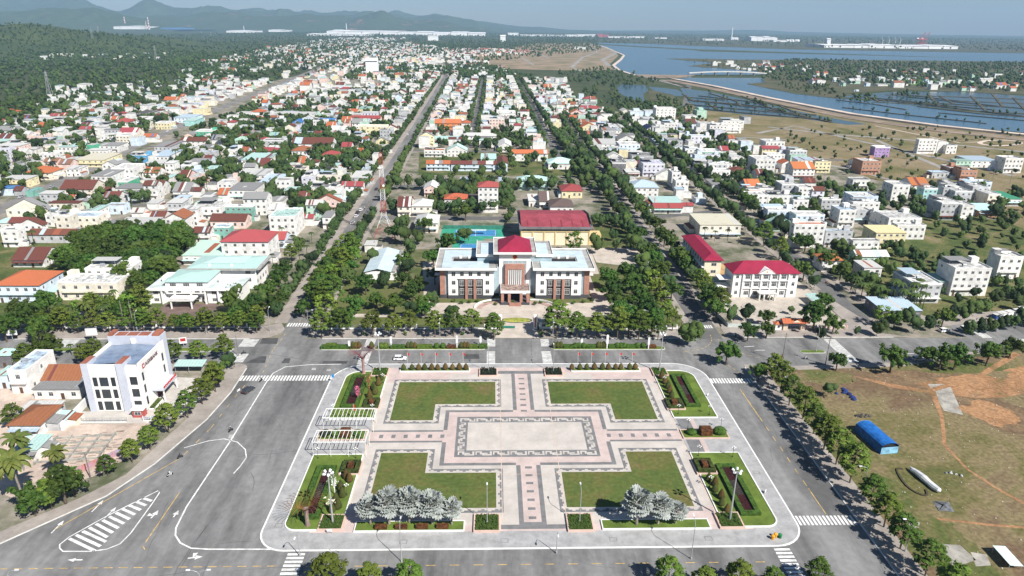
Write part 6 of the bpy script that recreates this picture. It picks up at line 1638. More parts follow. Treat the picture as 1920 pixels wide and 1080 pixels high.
# silver palms and near rows
for i,(px,py) in enumerate([(695,985),(730,985),(768,982),(810,985),(847,986)]): tree('silver',*at(px,py),(.92,1.04,1.06,1.0,.76)[i],'in the front left grass bed of the square',.5,True)
for i,(px,py) in enumerate([(1193,986),(1233,985),(1266,984)]): tree('silver',*at(px,py),(1.04,1.07,.76)[i],'in the front right grass bed of the square',.5,True)
row('tier',97.2,212,97.0,112,13,.86,'in the row along the dry field')
for px,py,rd in [(612,1066,3.6),(690,1078,2.8),(765,1071,3.1),(1255,1066,2.9),(1323,1078,2.6),(1390,1070,2.8),(1452,1076,2.4),(1538,1063,2.8)]: tc('tier',px,py,rd,'along the front edge road',.05)
for px,py,rd in [(600,600,4.2),(640,602,3.8),(697,598,4.2),(738,603,3.6),(768,598,3.0),(815,602,3.7),(850,597,4.2),(884,592,4.2),(926,606,3.8),(1045,592,5.2),(1083,600,4.4),(1120,603,4.0),(1160,599,4.6),(1200,602,4.4),(1236,608,3.6)]:
    tc('tier',px,py,rd,'behind the government fence',.1)
for px,py,rd in [(685,527,3.8),(718,520,3.4),(753,518,3.6),(663,563,3.8),(705,557,3.2),(738,563,4.2),(773,542,3.4),(785,525,3.4),(790,565,3.6),(770,575,3.0),(797,575,3.2),(645,585,4.0),(812,560,2.6)]:
    tc('round',px,py,rd,'in the garden left of the government building',.1)
for px,py,rd in [(845,580,2.6),(760,485,4.0),(812,475,4.4),(770,460,3.6),(838,452,4.6),(740,430,4.4),(755,415,4.2),(795,415,4.4),(700,478,3.0),(815,510,3.6),(763,500,3.2)]: tc('round',px,py,rd,'behind the government garden',.1)
for px,py,rd in [(760,440,3.4),(785,440,3.2),(870,440,3.0)]: tc('light',px,py,rd,'behind the government garden',.1)
wood('560,612 600,540 628,500 650,470 668,470 662,520 640,560 640,612',7.6,['tier','tier','round','light'],.98,'between the avenue and government garden',.1)
for i in range(5): tc('round',1140+i*10,515+i*21,4.4,'in the double row right of the government building',.1)
for i in range(6): tc('round',1177+i*9.5,505+i*17,4.4,'in the double row right of the government building',.1)
for i in range(7): tc('light',1203+i*10,492+i*17,3.4,'lining the drive right of the government building',.1)
for px,py,rd in [(1076,452,4.0),(1120,455,3.4),(1155,455,2.6),(1187,455,3.4),(1150,440,2.2)]: tc('light' if rd > 3.3 else 'round',px,py,rd,'beside the sports hall',.1)
for i,(x,y) in enumerate([(62,405),(66,407),(70,408),(74,404),(78,398),(80,391),(76,410)]): tree('silver',x,y,.9,'by the curved wall behind the sports hall',.1)
# shaded right streets, both kerbs
row('round',80.0,285,81.7,640,34,1.08,'along the left kerb of the shaded street',.8); row('round',95.4,330,96.3,640,27,1.1,'along the right kerb of the shaded street',.8)
row(['round','tier'],96,268,96.5,322,6,.9,'along the school side of the shaded street'); row('round',84,655,88,900,22,.9,'along the left kerb of the shaded street'); row('round',95.5,655,99,900,24,.9,'along the right kerb of the shaded street')
row(['round','tier'],150,300,158,640,31,1.0,'along the left kerb of the second shaded street',.8); row('round',169,300,172,640,26,1.0,'along the right kerb of the second shaded street',.8); row('round',155,655,158,1000,30,.9,'along the second shaded street'); row('round',170,655,170,900,22,.9,'along the second shaded street')
row('round',-28,705,-27,1580,70,.85,'along the middle side street'); row('round',-16,705,-15.5,1580,70,.85,'along the middle side street'); row('round',52,700,50.5,1600,70,.9,'along the tree-lined lane'); row('round',69,700,62,1600,60,.9,'along the tree-lined lane')
# avenue
row('tier',-89.5,268,-92,400,15,.66,'along the left kerb of the avenue'); row('tier',-92.5,404,-104,980,60,.68,'along the left kerb of the avenue'); row(['round','tier'],-73,330,-75.5,430,14,.68,'along the right kerb of the avenue'); row('young',-73.5,470,-79,640,22,.8,'along the right kerb of the avenue'); row('tier',-79,650,-96,1560,80,.7,'along the right kerb of the avenue'); row('tier',-105,990,-117,1600,50,.7,'along the left kerb of the avenue')
# left complex
row('tier',-175,252.5,-93,252.5,14,.78,'along the railing of the left government complex'); row(['round','tier','light'],-172,262,-146,274,9,.95,'in the garden of the left government complex',2.5)
for px,py,rd in [(430,560,4.0),(455,575,3.4),(475,560,3.6),(500,540,4.2),(520,520,4.0),(530,500,3.8),(545,470,3.6),(560,455,3.2),(440,590,3.4),(385,590,3.4),(345,600,3.2),(480,590,3.6),(510,565,3.6)]: tc(rt.choice(['round','tier']),px,py,rd,'beside the left government annexes')
for px,py,rd in [(265,587,3.4),(490,560,2.6),(440,550,2.4),(450,575,2.6)]: tc('light',px,py,rd,'in front of the left government annexes')
for px,py,rd in [(125,575,3.6),(158,570,3.6),(195,578,3.2),(212,548,3.2),(60,440,3.2),(130,470,3.4),(305,480,3.2)]: tc('palm',px,py,rd,'in the garden of the left white villas')
for px,py,rd in [(528,430,2.8),(548,440,2.6),(583,435,2.8),(560,470,2.6),(574,462,2.6),(510,480,2.2)]: tc('royal',px,py,rd,'in the yard beside the avenue')
for px,py,rd in [(20,600,4.4),(50,590,4.6),(85,565,4.6),(30,570,4.0),(70,610,4.0),(5,610,4.0),(100,595,3.6),(245,560,4.0),(225,575,3.4)]: tc('round',px,py,rd,'in front of the orange roofed building')
# bank side and diagonal street
row('tier',-91.5,205,-97.5,172,5,.75,'along the diagonal street by the bank',.5); row('tier',-99.5,166,-108,152,3,.6,'along the diagonal street by the bare plot',.5)
for px,py,rd in [(405,690,3.6),(400,700,3.0),(430,672,2.4),(85,640,5.0),(45,660,3.4),(175,655,3.4),(215,645,3.0),(420,648,3.2),(370,650,3.4),(320,655,3.2),(112,900,4.2),(55,925,3.8),(88,918,3.2),(132,905,2.4),(20,770,3.2),(155,660,2.8)]: tc('round' if rd > 3.5 else 'tier',px,py,rd,'beside the bank and diagonal street')
for px,py,rd in [(22,862,6.2),(104,845,3.8),(28,822,4.6),(130,645,2.0)]: tc('palm',px,py,rd,'near the bare plot')
wood('110,520 150,470 200,450 330,440 368,455 330,500 300,560 240,560 210,540 140,520',6.6,['round','round','big'],.9,'in the dense grove behind the villas')
# right-hand foreground
for px,py,rd in [(1365,650,4.2),(1572,672,2.9),(1677,660,4.6),(1740,660,3.2),(1768,662,3.6),(1797,660,4.2),(1857,655,3.8),(1900,645,3.4),(1425,690,3.0),(1372,590,2.6),(1437,590,3.0),(1400,580,3.0),(1405,615,3.2),(1440,610,3.2),(1530,585,4.8),(1565,600,3.6),(1540,620,2.2),(1485,578,1.6),(1550,560,3.4),(1345,570,4.6),(1330,545,4.6),(1608,618,1.6),(1555,725,2.2)]: tc('round' if rd > 2.4 else 'tier',px,py,rd,'around the school yard and right junction',.05)
for px,py,rd in [(1427,555,1.5),(1445,558,1.5)]: tc('shrub',px,py,rd,'before the school porch')
row('casu',190,247.5,250,264,12,.95,'in the casuarina row on the right median',.6,.05)
for px,py,rd in [(1322,432,2.6),(1342,432,2.6),(1366,432,2.6),(1386,440,2.4)]: tc('royal',px,py,rd,'before the cream hall behind the school')
for k in range(26): tree('palm',182+rt.uniform(-16,22),284+rt.uniform(-9,12),rt.uniform(.75,1.05),'in the palm grove by the pale blue canopy')
for px,py in [(1655,588),(1680,593),(1720,607),(1745,603),(1770,592),(1700,588),(1790,582),(1810,586),(1830,577),(1850,573),(1648,612)]: tc(rt.choice(['round','light']),px,py,rt.uniform(2,3.2),'behind the parked white cars')
row('young',74,240.5,77,239,3,.9,'at the right end of the median',.4,.2)
# shrubs behind the government fence and on the pavement
for px in (683,760,868,936,1015,1070,1142,1218): tc('shrub',px,624,1.1,'on the pavement before the government fence',.14)
for px,py in [(820,564),(850,562),(880,564),(895,562),(865,566),(1045,562),(1075,566),(1095,564),(1110,560),(960,565),(1003,567),(930,568),(1015,565)]: tc('shrub',px,py,1.2,'at the foot of the government building',.1)
# neighbourhood greenery, denser where the photo is green
wood('1460,470 1560,560 1640,540 1600,480 1500,430',10,['round','tier','light'],.8,'in the gardens of the right-hand quarter',avoid=True)
wood('1500,400 1920,425 1920,370 1500,350',12,['round'],.8,'in the gardens of the right-hand quarter',avoid=True); wood('1740,430 1920,540 1920,400 1800,400',13,['tier','young','light','shrub'],.55,'in the small park of the right-hand quarter',avoid=True)
wood('1700,565 1920,590 1920,500 1730,480 1560,440 1540,500 1640,570',8,['casu','shrub','round','shrub','light','shrub'],.62,'on the scrub beyond the parked cars',avoid=True)
wood('830,345 1130,350 1150,330 1110,240 960,245 820,300',21,['round','light'],.8,'around the schools between the streets',avoid=True)
row('round',-70,505,84,507,20,1.0,'in the row across the middle block',1,.1); row('round',-64,436,0,440,9,.85,'behind the white-red tower house',2,.1)
wood('800,420 960,420 960,350 830,350',10,['round','light'],.85,'around the houses behind the tennis court',avoid=True)
wood('1035,270 1075,340 1125,340 1085,250',9,['round'],1.0,'in the green square beside the shaded street',avoid=True)
wood('0,440 330,370 640,340 700,330 690,300 640,235 460,225 330,300 0,330',7.6,['round','round','tier','light','palm'],.82,'among the houses left of the avenue',avoid=True)
wood('370,330 640,430 660,350 500,290',7.2,['round','tier'],.85,'among the houses left of the avenue',avoid=True)
wood('0,330 0,190 200,190 330,200 330,245 200,320',10,['round','light','palm','round'],.85,'in the green belt left of the market road',avoid=True)
wood('1280,330 1400,440 1560,420 1450,340 1330,240',9.5,['round','tier'],.8,'among the houses of the right-hand quarter',avoid=True)
wood('1420,370 1920,370 1920,240 1500,240 1400,290',25,['tier','round','young','shrub','shrub'],.42,'on the empty plots near the water',avoid=True,jit=1.6)
wood('1130,300 1280,330 1300,240 1090,220',11,['round'],.8,'among the houses near the lagoon',avoid=True)
FAR = []
def farwood(poly, n, s=1.0, avoid=True):
    P = pts(poly); X = [p[0] for p in P]; Y = [p[1] for p in P]
    for _ in range(n):
        x, y = rt.uniform(min(X),max(X)), rt.uniform(min(Y),max(Y))
        if inpoly(x,y,P) and not (avoid and not free(x-.3,x+.3,y-.3,y+.3)): FAR.append(['round',x,y,s*rt.uniform(.7,1.3),'',0,False])
farwood('500,300 720,300 835,150 700,165 500,190 330,260',3600,.85); farwood('800,290 838,152 1010,150 1120,200 1150,280',2600,.85)
farwood('-300,300 -60,215 0,215 330,190 400,170 470,140 480,110 300,95 0,95 -300,95',13000,1.1); farwood('330,180 480,165 700,120 850,100 870,85 640,75 480,92 330,110',8000,1.1)
farwood('790,150 1010,150 900,120 840,128 700,118 640,150',3200,1.0); farwood('860,125 1130,95 1120,75 840,80',3500,1.3)
farwood('330,112 700,96 870,82 860,60 600,60 280,66 200,80',7000,1.5,False); farwood('860,82 1130,76 1120,66 860,62',1500,1.8,False); farwood('1180,285 1300,240 1280,205 1215,195 1150,180 1160,215 1165,250',500,.8); farwood('1215,205 1270,215 1275,195 1230,180',90,.8)
farwood('1080,165 1165,158 1190,140 1125,128 1040,140',250,1.0)
farwood('1430,150 1920,175 1920,118 1700,118 1480,112 1420,125',4200,1.1); farwood('1260,111 1500,116 1560,150 1500,150 1440,142 1360,128 1300,122',300,.7,False); farwood('1085,172 1185,144 1250,152 1215,160 1160,163 1155,200 1120,195',420,.85); farwood('1150,200 1280,195 1300,205 1330,235 1230,225',160,.7); farwood('1480,170 1570,180 1560,160 1450,158',120,.8); farwood('1560,190 1640,195 1640,180 1560,178',60,.8); farwood('1660,180 1740,190 1740,176 1680,172',60,.8)
farwood('1130,82 1920,97 1920,74 1130,64',3500,1.8,False)
for s_ in ['1290,188 1400,197 1470,206','1290,196 1420,208 1530,216','1300,203 1440,216 1560,226','1390,180 1450,205 1560,230','1560,184 1660,188 1760,200 1950,222','1600,180 1720,192 1900,202','1640,192 1740,196 1800,204','1580,202 1700,216 1850,232','1330,175 1380,190','1480,168 1560,182 1640,192','1440,150 1560,150']:
    P_ = pts(s_)
    for a_, b_ in zip(P_, P_[1:]):
        for k in range(int(math.hypot(b_[0]-a_[0], b_[1]-a_[1])/9)):
            if rt.random() < .55: f = rt.random(); FAR.append(['round',a_[0]+(b_[0]-a_[0])*f+rt.uniform(-2,2),a_[1]+(b_[1]-a_[1])*f+rt.uniform(-2,2),rt.uniform(.3,.85),'',.3,False])
def tsize(t): return px_size(t[1],t[2],t[3]*PROTO[t[0]][0][2])+(1000 if t[6] else 0)
def tvis(t, m=40):
    a, b, _ = w2p(t[1],t[2],t[5]+4*t[3]); return -m < a < 1920+m and b < 1130
TREES = [t for t in TREES if tvis(t)]; FAR = [t for t in FAR if tvis(t, 320)]
TREES.sort(key=lambda t: -tsize(t))
shr = [t for t in TREES if t[0] == 'shrub'][:30]; tr_ = [t for t in TREES if t[0] != 'shrub']
NT = 296; ind = tr_[:NT]+shr; rest_t = tr_[NT:]+[t for t in TREES if t[0] == 'shrub'][30:]+FAR
byw = {}
for t in ind: byw.setdefault((t[0] if t[0] in ('silver','palm','royal','casu','shrub','light','young') else LOOK[t[0]], t[4]), []).append(t)
for (k_, where), L in byw.items():
    L.sort(key=lambda t: math.hypot(t[1]-10, t[2]-178)); lk = LOOK[L[0][0]]; ew = where.split(' the ')[0] == 'along'
    if L[0][0] == 'silver': L.sort(key=lambda t: t[1])
    elif abs(L[0][1]-L[-1][1]) > 1.5*abs(L[0][2]-L[-1][2]): L.sort(key=lambda t: t[1])
    else: L.sort(key=lambda t: t[2])
    for i, t in enumerate(L):
        kd, x, y, s, _, z, _ = t; xs = abs(L[0][1]-L[-1][1]) > 1.5*abs(L[0][2]-L[-1][2]) or kd == 'silver'
        lk = lk if len((lk+' '+where).split()) < 12 else ' '.join(lk.split()[-2:]); lb = '%s %s' % (lk, where) if len(L) == 1 else '%s %s, %s from the %s' % (lk, where, nth(i) if len(L) < 13 or i < 12 else nth(i), 'left' if xs else 'front')
        T = thing(NAME[kd], lb, 'palm' if kd in ('palm','royal','silver') else 'shrub' if kd == 'shrub' else 'tree', (x,y,z), rt.uniform(0,6.28), 'trees '+where if kd != 'shrub' else 'shrubs '+where)
        cme, tme, _, _ = PROTO[kd][rt.randrange(len(PROTO[kd]))]; sz = (s,s,s*rt.uniform(.92,1.1))
        inst(cme,'crown',T,scale=sz); inst(tme,'trunk',T,scale=sz)
# the rest of the greenery: leaf clumps merged into one mass
def lod(kind, seed, nq, ls, cores):
    r = random.Random(seed); m_ = MB(); Rr, H = PROTO[kind][0][2:]
    if kind in ('palm','royal'):
        for i in range(9):
            a = i*.7; ca, sa = math.cos(a), math.sin(a); m_.face([(0,0,H),(1.6*ca-.6*sa,1.6*sa+.6*ca,H+.3),(3.2*ca,3.2*sa,H-1.2),(1.6*ca+.6*sa,1.6*sa-.6*ca,H+.3)])
        m_.tube((0,0,0),(0,0,H),.2,n=3); return m_
    zc = H*.58
    for i in range(cores):
        a = 2*PI*r.random(); f = 0 if i == 0 else r.uniform(.35,.6); s = .72 if i == 0 else r.uniform(.4,.55)
        core(r,m_,(Rr*f*math.cos(a),Rr*f*math.sin(a),zc+r.uniform(-.15,.25)*H),Rr*s,Rr*s,H*.36*s/.72)
    quads(r,m_,(0,0,zc),Rr,Rr,H*.40,nq,ls,.5); return m_
def pack(m_):
    v = np.array(m_.v, np.float32); f = m_.f; idx = np.fromiter((i for q in f for i in q), np.int32); tot = np.fromiter((len(q) for q in f), np.int32); return v, idx, tot
LOD = {}
def getlod(kd, lv):
    k = (kd if kd in ('palm','casu','royal') else 'round', lv)
    if k not in LOD: LOD[k] = [pack(lod(k[0], 90+i, (90,26,7,0)[lv], (.55,.95,1.5,2)[lv], (6,4,2,1)[lv])) for i in range(4 if lv < 2 else 3)]
    return LOD[k]
def merge(L, name, label, mats_, which):
    V, I, Tt, M_, o = [], [], [], [], 0; rr = np.random.RandomState(3)
    for t in L:
        kd, x, y, s, _, z, _ = t; d = math.hypot(x,y); lv = 0 if d < 520 else 1 if d < 1000 else 2 if d < 2400 else 3
        G = getlod(kd, lv); v, idx, tot = G[rr.randint(len(G))]; a = rr.rand()*6.28; c_, s_ = math.cos(a), math.sin(a)
        sc_ = s*np.array([1,1,rr.uniform(.85,1.15)], np.float32); w_ = v*sc_; V.append(np.stack([w_[:,0]*c_-w_[:,1]*s_+x, w_[:,0]*s_+w_[:,1]*c_+y, w_[:,2]+z+hill_z(x,y)],1)); I.append(idx+o); Tt.append(tot); M_.append(np.full(len(tot), which(t,rr), np.int32)); o += len(v)
    V = np.concatenate(V); I = np.concatenate(I); Tt = np.concatenate(Tt); M_ = np.concatenate(M_)
    me = bpy.data.meshes.new(name); me.vertices.add(len(V)); me.vertices.foreach_set('co', V.ravel().astype(np.float32)); me.loops.add(len(I)); me.loops.foreach_set('vertex_index', I.astype(np.int32))
    me.polygons.add(len(Tt)); st = np.concatenate([[0],np.cumsum(Tt)[:-1]]).astype(np.int32); me.polygons.foreach_set('loop_start', st)
    for m_ in mats_: me.materials.append(m_)
    me.polygons.foreach_set('material_index', M_); me.update(calc_edges=True); ob = inst(me, name); tag(ob, label, 'trees'); ob['kind'] = 'stuff'; print(name, len(L), len(Tt)); return ob
def hill_z(x, y):
    if x > -430 or y < 700: return 0.0
    return near_hill(x, y)
def near_hill(x, y):
    z = 0.0
    for hx, hy, hz, sx, sy in NEARH: z = max(z, hz*math.exp(-((x-hx)/sx)**2-((y-hy)/sy)**2))
    return z
NEARH = []
for px, py, D, sx, sy in ((45,45,2900,280,420),(150,60,2900,260,300),(-80,48,2700,260,400),(260,67,3600,260,300)):
    hx, hz = zat(px,py,D); NEARH.append((hx, D, max(5,hz), sx, sy))
LEAFM = [mat('far_leaf_a', (.036,.070,.018), var=.3, scale=.012, col2=(.060,.095,.028)), mat('far_leaf_b', (.055,.088,.02), var=.25, scale=.05), mat('far_leaf_c', (.026,.052,.015), var=.3, scale=.02)]
merge(rest_t, 'distant_trees', 'mass of green tree crowns between and beyond the houses', LEAFM, lambda t, rr: 1 if t[0] in ('light','palm','young') else (0,0,1,2,2)[rr.randint(5)])
print('trees', len(TREES), len(FAR))
# ------------------------------------------------------------------ median planting, street furniture, vehicles, people
def median(x0,x1,y,label,w_=1.5):
    t = thing('median_bed', label, 'median bed', (0,0,0), group='planted median of the front road'); q = MB(); p = rrect(x0,x1,y-w_,y+w_,1.2,1.2,1.2,1.2,4); q.prism(p,0.03,.2); q.build('kerb', kerbm, t); q = MB(); q.prism(rrect(x0+.2,x1-.2,y-w_+.2,y+w_-.2,1,1,1,1,4),.1,.26); q.build('turf', turf_m, t)
median(-64.5,-49.5,238.2,'planted median left of the left zebra crossing'); median(-44.5,-2.6,238.2,'planted median between the left zebra crossing and gate crossing'); median(22.6,66,238,'planted median right of the gate crossing'); median(117,126.5,234.5,'small oval median right of the junction',1.3); median(150,157,234.8,'tiny oval median on the right road',1.0); median(-400,-97,237.2,'long planted median on the left road')
def hedge(px0,px1,m_,lab,h=1.1,y=238.2):
    a, b = at(px0,651)[0], at(px1,651)[0]; bush('hedge',(a+b)/2,y,.25,(b-a)/2,.95,h,m_,lab,int(px0),True,'hedges of the front road median')
def ball(px,r_,m_,lab,y=238.2): bush('round_bush',at(px,651)[0],y,.25,r_,r_,r_*1.7,m_,lab,int(px),False,'round bushes of the front road median')
hedge(604,660,hedge_m,'long low green hedge left of the left zebra crossing'); hedge(612,632,mat('young_hedge',(.10,.16,.02),var=.3,scale=1.2,bump=.8),'yellow green hedge at the left end of the median',1.4,238.9)
yg = MATS['young_hedge']
hedge(733,760,hedge_m,'low green hedge right of the first white banner post'); hedge(783,811,yg,'bright green hedge left of the median lamp post',1.2); hedge(838,855,brown_m,'brown red hedge beside the second white banner post',.9); hedge(880,896,yg,'bright green hedge left of the gate crossing',1.1); hedge(898,914,hedge_m,'green hedge touching the gate crossing',1.4)
hedge(1056,1075,hedge_m,'low green hedge right of the cones, right median',1.1); hedge(1098,1116,hedge_m,'green hedge left of the cone trio, right median',1.1); hedge(1140,1152,hedge_m,'short green hedge right of the tall banner post',1.1); hedge(1173,1190,hedge_m,'green hedge in the right median middle',1.1); hedge(1214,1229,brown_m,'brown red hedge near the right end of the median',.9); hedge(-100,200,hedge_m,'long low hedge on the left road median',1.0,237.2) if False else None
for px, l in ((717,'first green ball bush right of the left crossing'),(724,'second green ball bush right of the left crossing')): ball(px,1.25,yg,l)
for px, l in ((819,'green ball bush left of the brown hedge'),(831,'second green ball bush left of the brown hedge'),(1078,'large ball bush left of the white banner post'),(1085,'small ball bush at the white banner post'),(1093,'ball bush right of the white banner post'),(1156,'first of three ball bushes, right median'),(1163,'second of three ball bushes, right median'),(1169,'third of three ball bushes, right median'),(1194,'first ball bush before the right banner post'),(1205,'second ball bush before the right banner post')): ball(px,1.15,hedge_m,l)
for g_, (pxs, pat) in enumerate([((663,669,674.5),'gbb'),((698,),'g'),((766,772,778.5),'ggb'),((865,871,877),'gbb'),((1039,1045,1051),'ggg'),((1121,1126,1131),'ggg')]):
    for i, (px, c) in enumerate(zip(pxs, pat)): topiary('cone'+c, at(px,651)[0], 238.2, .25, '%s cone topiary, %s of median trio %s from the left' % ('green' if c == 'g' else 'bronze', nth(i), nth(g_)), 'cone topiary of the median', 1.05)
ban = mat('banner_white', (.74,.74,.74), var=.08)
for i,(px,y,h) in enumerate([(657,237.4,3.4),(734,238.5,4.6),(857,238.5,5.0),(901,240.6,3.6),(1091,239.4,3.0),(1137,237.2,5.8),(1214,237,4.8)]):
    x = at(px,652)[0]; t = thing('banner_post','tall white banner post on the median, %s from the left'%nth(i),'banner post',(x,y,.2),.0,'white banner posts on the median'); q = MB(); q.box(-.18,.18,-.15,.15,0,h); q.build('post', white_paint, t); q = MB(); q.box(-.42,.42,-.2,-.151,h*.38,h,bottom=True); q.build('panel', ban, t)
road_lamp(-19.8,240,.2,PI/2,'double-headed median lamp post left of the gate',10.2,double=True); road_lamp(23.2,240.6,.2,PI/2,'double-headed median lamp post right of the gate',10.2,double=True)
for x,y,rz,l in [(-72.5,252.5,0,'lamp post at the left avenue corner by the fence'),(62.5,252.3,PI,'lamp post near the right end of the government fence'),(97,258.6,PI,'lamp post at the school wall corner'),(-88,253.5,PI/2,'lamp post at the left corner pavement'),(-138,250,PI/2,'lamp post before the brown forecourt'),(-112,251,PI/2,'lamp post right of the brown forecourt'),(123,234.7,PI/2,'dark lamp post on the small oval median')]: road_lamp(x,y,.14,rz,l,9.5)
for i,y in enumerate((197,171.5,148.5,128)): road_lamp(97.2,y,.13,PI,'street lamp among the trees along the dry field, %s from the rear'%nth(i),9.2,'street lamps along the dry field')
for i,(x) in enumerate((-44.2,-19.5,15,50,83)): road_lamp(x,128.6,.15,-PI/2,'thin street lamp at the front kerb of the square, %s from the left'%nth(i),6.6,'street lamps along the front kerb')if i in (0,2) else None
for x,l in ((-20.6,'thin street lamp on the front kerb left of the walkway'),(46,'thin street lamp on the front kerb right of the walkway')): road_lamp(x,126.4,.03,PI/2,l,10.6)
for px,l,dbl in ((372,'double-headed lamp at the lower left road',True),(12,'single lamp at the lower left corner',False)):
    x,y = at(px,1070,9.5); road_lamp(x,y,.05,0,l,9.5,double=dbl)
darkpole = mat('weathered_pole', (.20,.18,.16), var=.15)
def pole(x,y,h,l,name='utility_pole',arm=True,m_=None):
    t = thing(name,l,'utility pole',(x,y,.05)); q = MB(); q.tube((0,0,0),(0,0,h),.16,.11); q.build('pole', m_ or darkpole, t)
    if arm: q = MB(); q.box(-.9,.9,-.06,.06,h-.8,h-.68,bottom=True); q.box(-.7,.7,-.06,.06,h-1.6,h-1.5,bottom=True); q.build('crossarm', m_ or darkpole, t)
pole(106.3,225.5,12,'dark utility pole on the dry field corner, left one'); pole(121.5,223.4,11.5,'dark utility pole beside the right zebra crossing'); pole(-109,252.6,9.5,'concrete utility pole before the left complex'); pole(-143.4,251.5,14,'left leg of the paired concrete poles',arm=False,m_=palebark); pole(-140,251.5,14,'right leg of the paired concrete poles',arm=False,m_=palebark); pole(-93.2,232,8,'dark pole on the left junction island',arm=False); pole(-107.5,158.5,8,'dark pole by the grove on the diagonal street',arm=False); pole(100.5,418,16,'tall pale pole beside the shaded street',m_=palebark)
rr_ = random.Random(8); k_ = 0
for px,py in [(1483,262),(1468,255),(1567,263),(1523,330),(1605,300),(1543,345),(1590,325),(1686,340),(1713,290),(1744,343),(1695,322),(1648,348),(1663,322),(1770,345),(1893,345),(1861,338),(1745,300),(1412,215),(1410,290)]:
    x,y = at(px,py); pole(x,y,12,'pale power pole on the empty right plots, %s in the survey order'%nth(k_) if False else 'pale power pole on the empty plots, %s from the left'%nth(sorted([1483,1468,1567,1523,1605,1543,1590,1686,1713,1744,1695,1648,1663,1770,1893,1861,1745,1412,1410]).index(px)),m_=palebark,arm=False); k_ += 1
for px,py,l in [(25,640,'white billboard on the left road median, left one'),(175,640,'white billboard on the left road median behind the bank')]:
    x,y = at(px,py); t = thing('billboard',l,'billboard',(x,y,.2),.15); q = MB(); q.tube((0,0,0),(0,0,2.6),.12); q.build('post', steel, t); q = MB(); q.box(-2,2,-.15,.15,2.4,5.2,bottom=True); q.build('panel', ban, t)
x,y = at(345,650); t = thing('billboard','red and white roadside sign right of the bank','billboard',(x,y,.2),.3); q = MB(); q.tube((0,0,0),(0,0,1.6),.1); q.build('post', steel, t); q = MB(); q.box(-1.3,1.3,-.15,.15,1.2,3.6,bottom=True); q.build('panel', ban, t); q = MB(); q.box(-.9,.9,-.17,-.151,2.1,3.3); q.build('red_panel', mat('sign_red', (.5,.04,.04)), t)
# cars
tyre = mat('tyre_rubber', (.02,.02,.02)); rim = mat('wheel_rim', (.45,.45,.46), rough=.35, metal=.6); lampm = mat('headlamp', (.75,.76,.78), rough=.15); tail = mat('tail_lamp', (.4,.02,.02), rough=.3)
def car(x,y,rz,col,label,suv=True,z=.045):
    cm = {'white':mat('car_white', (.78,.78,.78), rough=.3, spec=.5, var=.02),'dark':mat('car_dark', (.045,.048,.055), rough=.25, spec=.5, var=.05),'silver':mat('car_silver', (.5,.53,.57), rough=.3, metal=.3, var=.03),'red':mat('car_red', (.35,.03,.03), rough=.3, spec=.5)}[col]
    t = thing('parked_car' if 'parked' in label else 'car', label, 'car', (x,y,z), rz, 'cars on the streets'); L, W = 2.3, .92; hr = 1.68 if suv else 1.45
    q = MB(); pr = [(-L,.35),(L,.35),(L+.02,.62),(L-.12,.86),(1.15,1.0),(-L+.05,1.02),(-L-.03,.6)]
    n = len(pr)
    for s_ in (-1,1): q.face([(p[0],s_*W*(.94 if p[1] > .9 else 1),p[1]) for p in pr][::s_])
    for i in range(n):
        a, b = pr[i], pr[(i+1)%n]; wa, wb = W*(.94 if a[1] > .9 else 1), W*(.94 if b[1] > .9 else 1); q.face([(a[0],-wa,a[1]),(a[0],wa,a[1]),(b[0],wb,b[1]),(b[0],-wb,b[1])][::-1])
    q.build('body', cm, t)
    cb = [(-L+.12,1.0),(1.1,1.0),(.35,hr-.08),(-1.75,hr-.08)]; q = MB(); ti = .74
    for s_ in (-1,1): q.face([(cb[0][0],s_*.86,1.0),(cb[1][0],s_*.86,1.0),(cb[2][0],s_*ti,hr-.08),(cb[3][0],s_*ti,hr-.08)][::-s_])
    q.face([(1.1,-.86,1),(1.1,.86,1),(.35,ti,hr-.08),(.35,-ti,hr-.08)]); q.face([(-L+.12,.86,1),(-L+.12,-.86,1),(-1.75,-ti,hr-.08),(-1.75,ti,hr-.08)]); q.build('windows', glass_dark, t)
    q = MB(); q.box(-1.85,.45,-ti-.02,ti+.02,hr-.08,hr,bottom=True)
    for s_ in (-1,1):
        for (xa,xb) in ((1.12,.37),(-.35,-.35),(-L+.1,-1.77)): q.tube((xa,s_*.87,1.0),(xb,s_*(ti+.01),hr-.06),.045,n=4)
    q.build('roof', cm, t)
    for sx in (1.42,-1.38):
        for s_ in (-1,1):
            q = MB(); q.tube((sx,s_*(W-.2),.33),(sx,s_*(W+.015),.33),.33,n=12); wv = q.build('wheel', tyre, t); q = MB(); q.tube((sx,s_*(W-.1),.33),(sx,s_*(W+.025),.33),.19,n=8); r2 = q.build('rim', rim, wv)
    for s_ in (-1,1):
        q = MB(); q.box(L-.14,L+.03,s_*.62-.2,s_*.62+.2,.64,.8); q.build('headlight', lampm, t); q = MB(); q.box(-L-.05,-L+.05,s_*.7-.14,s_*.7+.14,.72,.98); q.build('tail_light', tail, t)
car(-33.6,228.6,0,'white','white car driving along the front road'); car(-80.9,205.4,1.15,'dark','dark car driving down the wide left road')
for i,(x,y) in enumerate([(184,252.9),(194,255),(200.6,256.6),(208.6,259.2)]): car(x,y,.25,'white','white parked car beside the right road, %s from the left'%nth(i))
car(162.5,259.6,-.9,'silver','silver parked car at the corner of the second shaded street'); car(158.2,227.2,.05,'silver','silver parked car under the trees at the field edge')
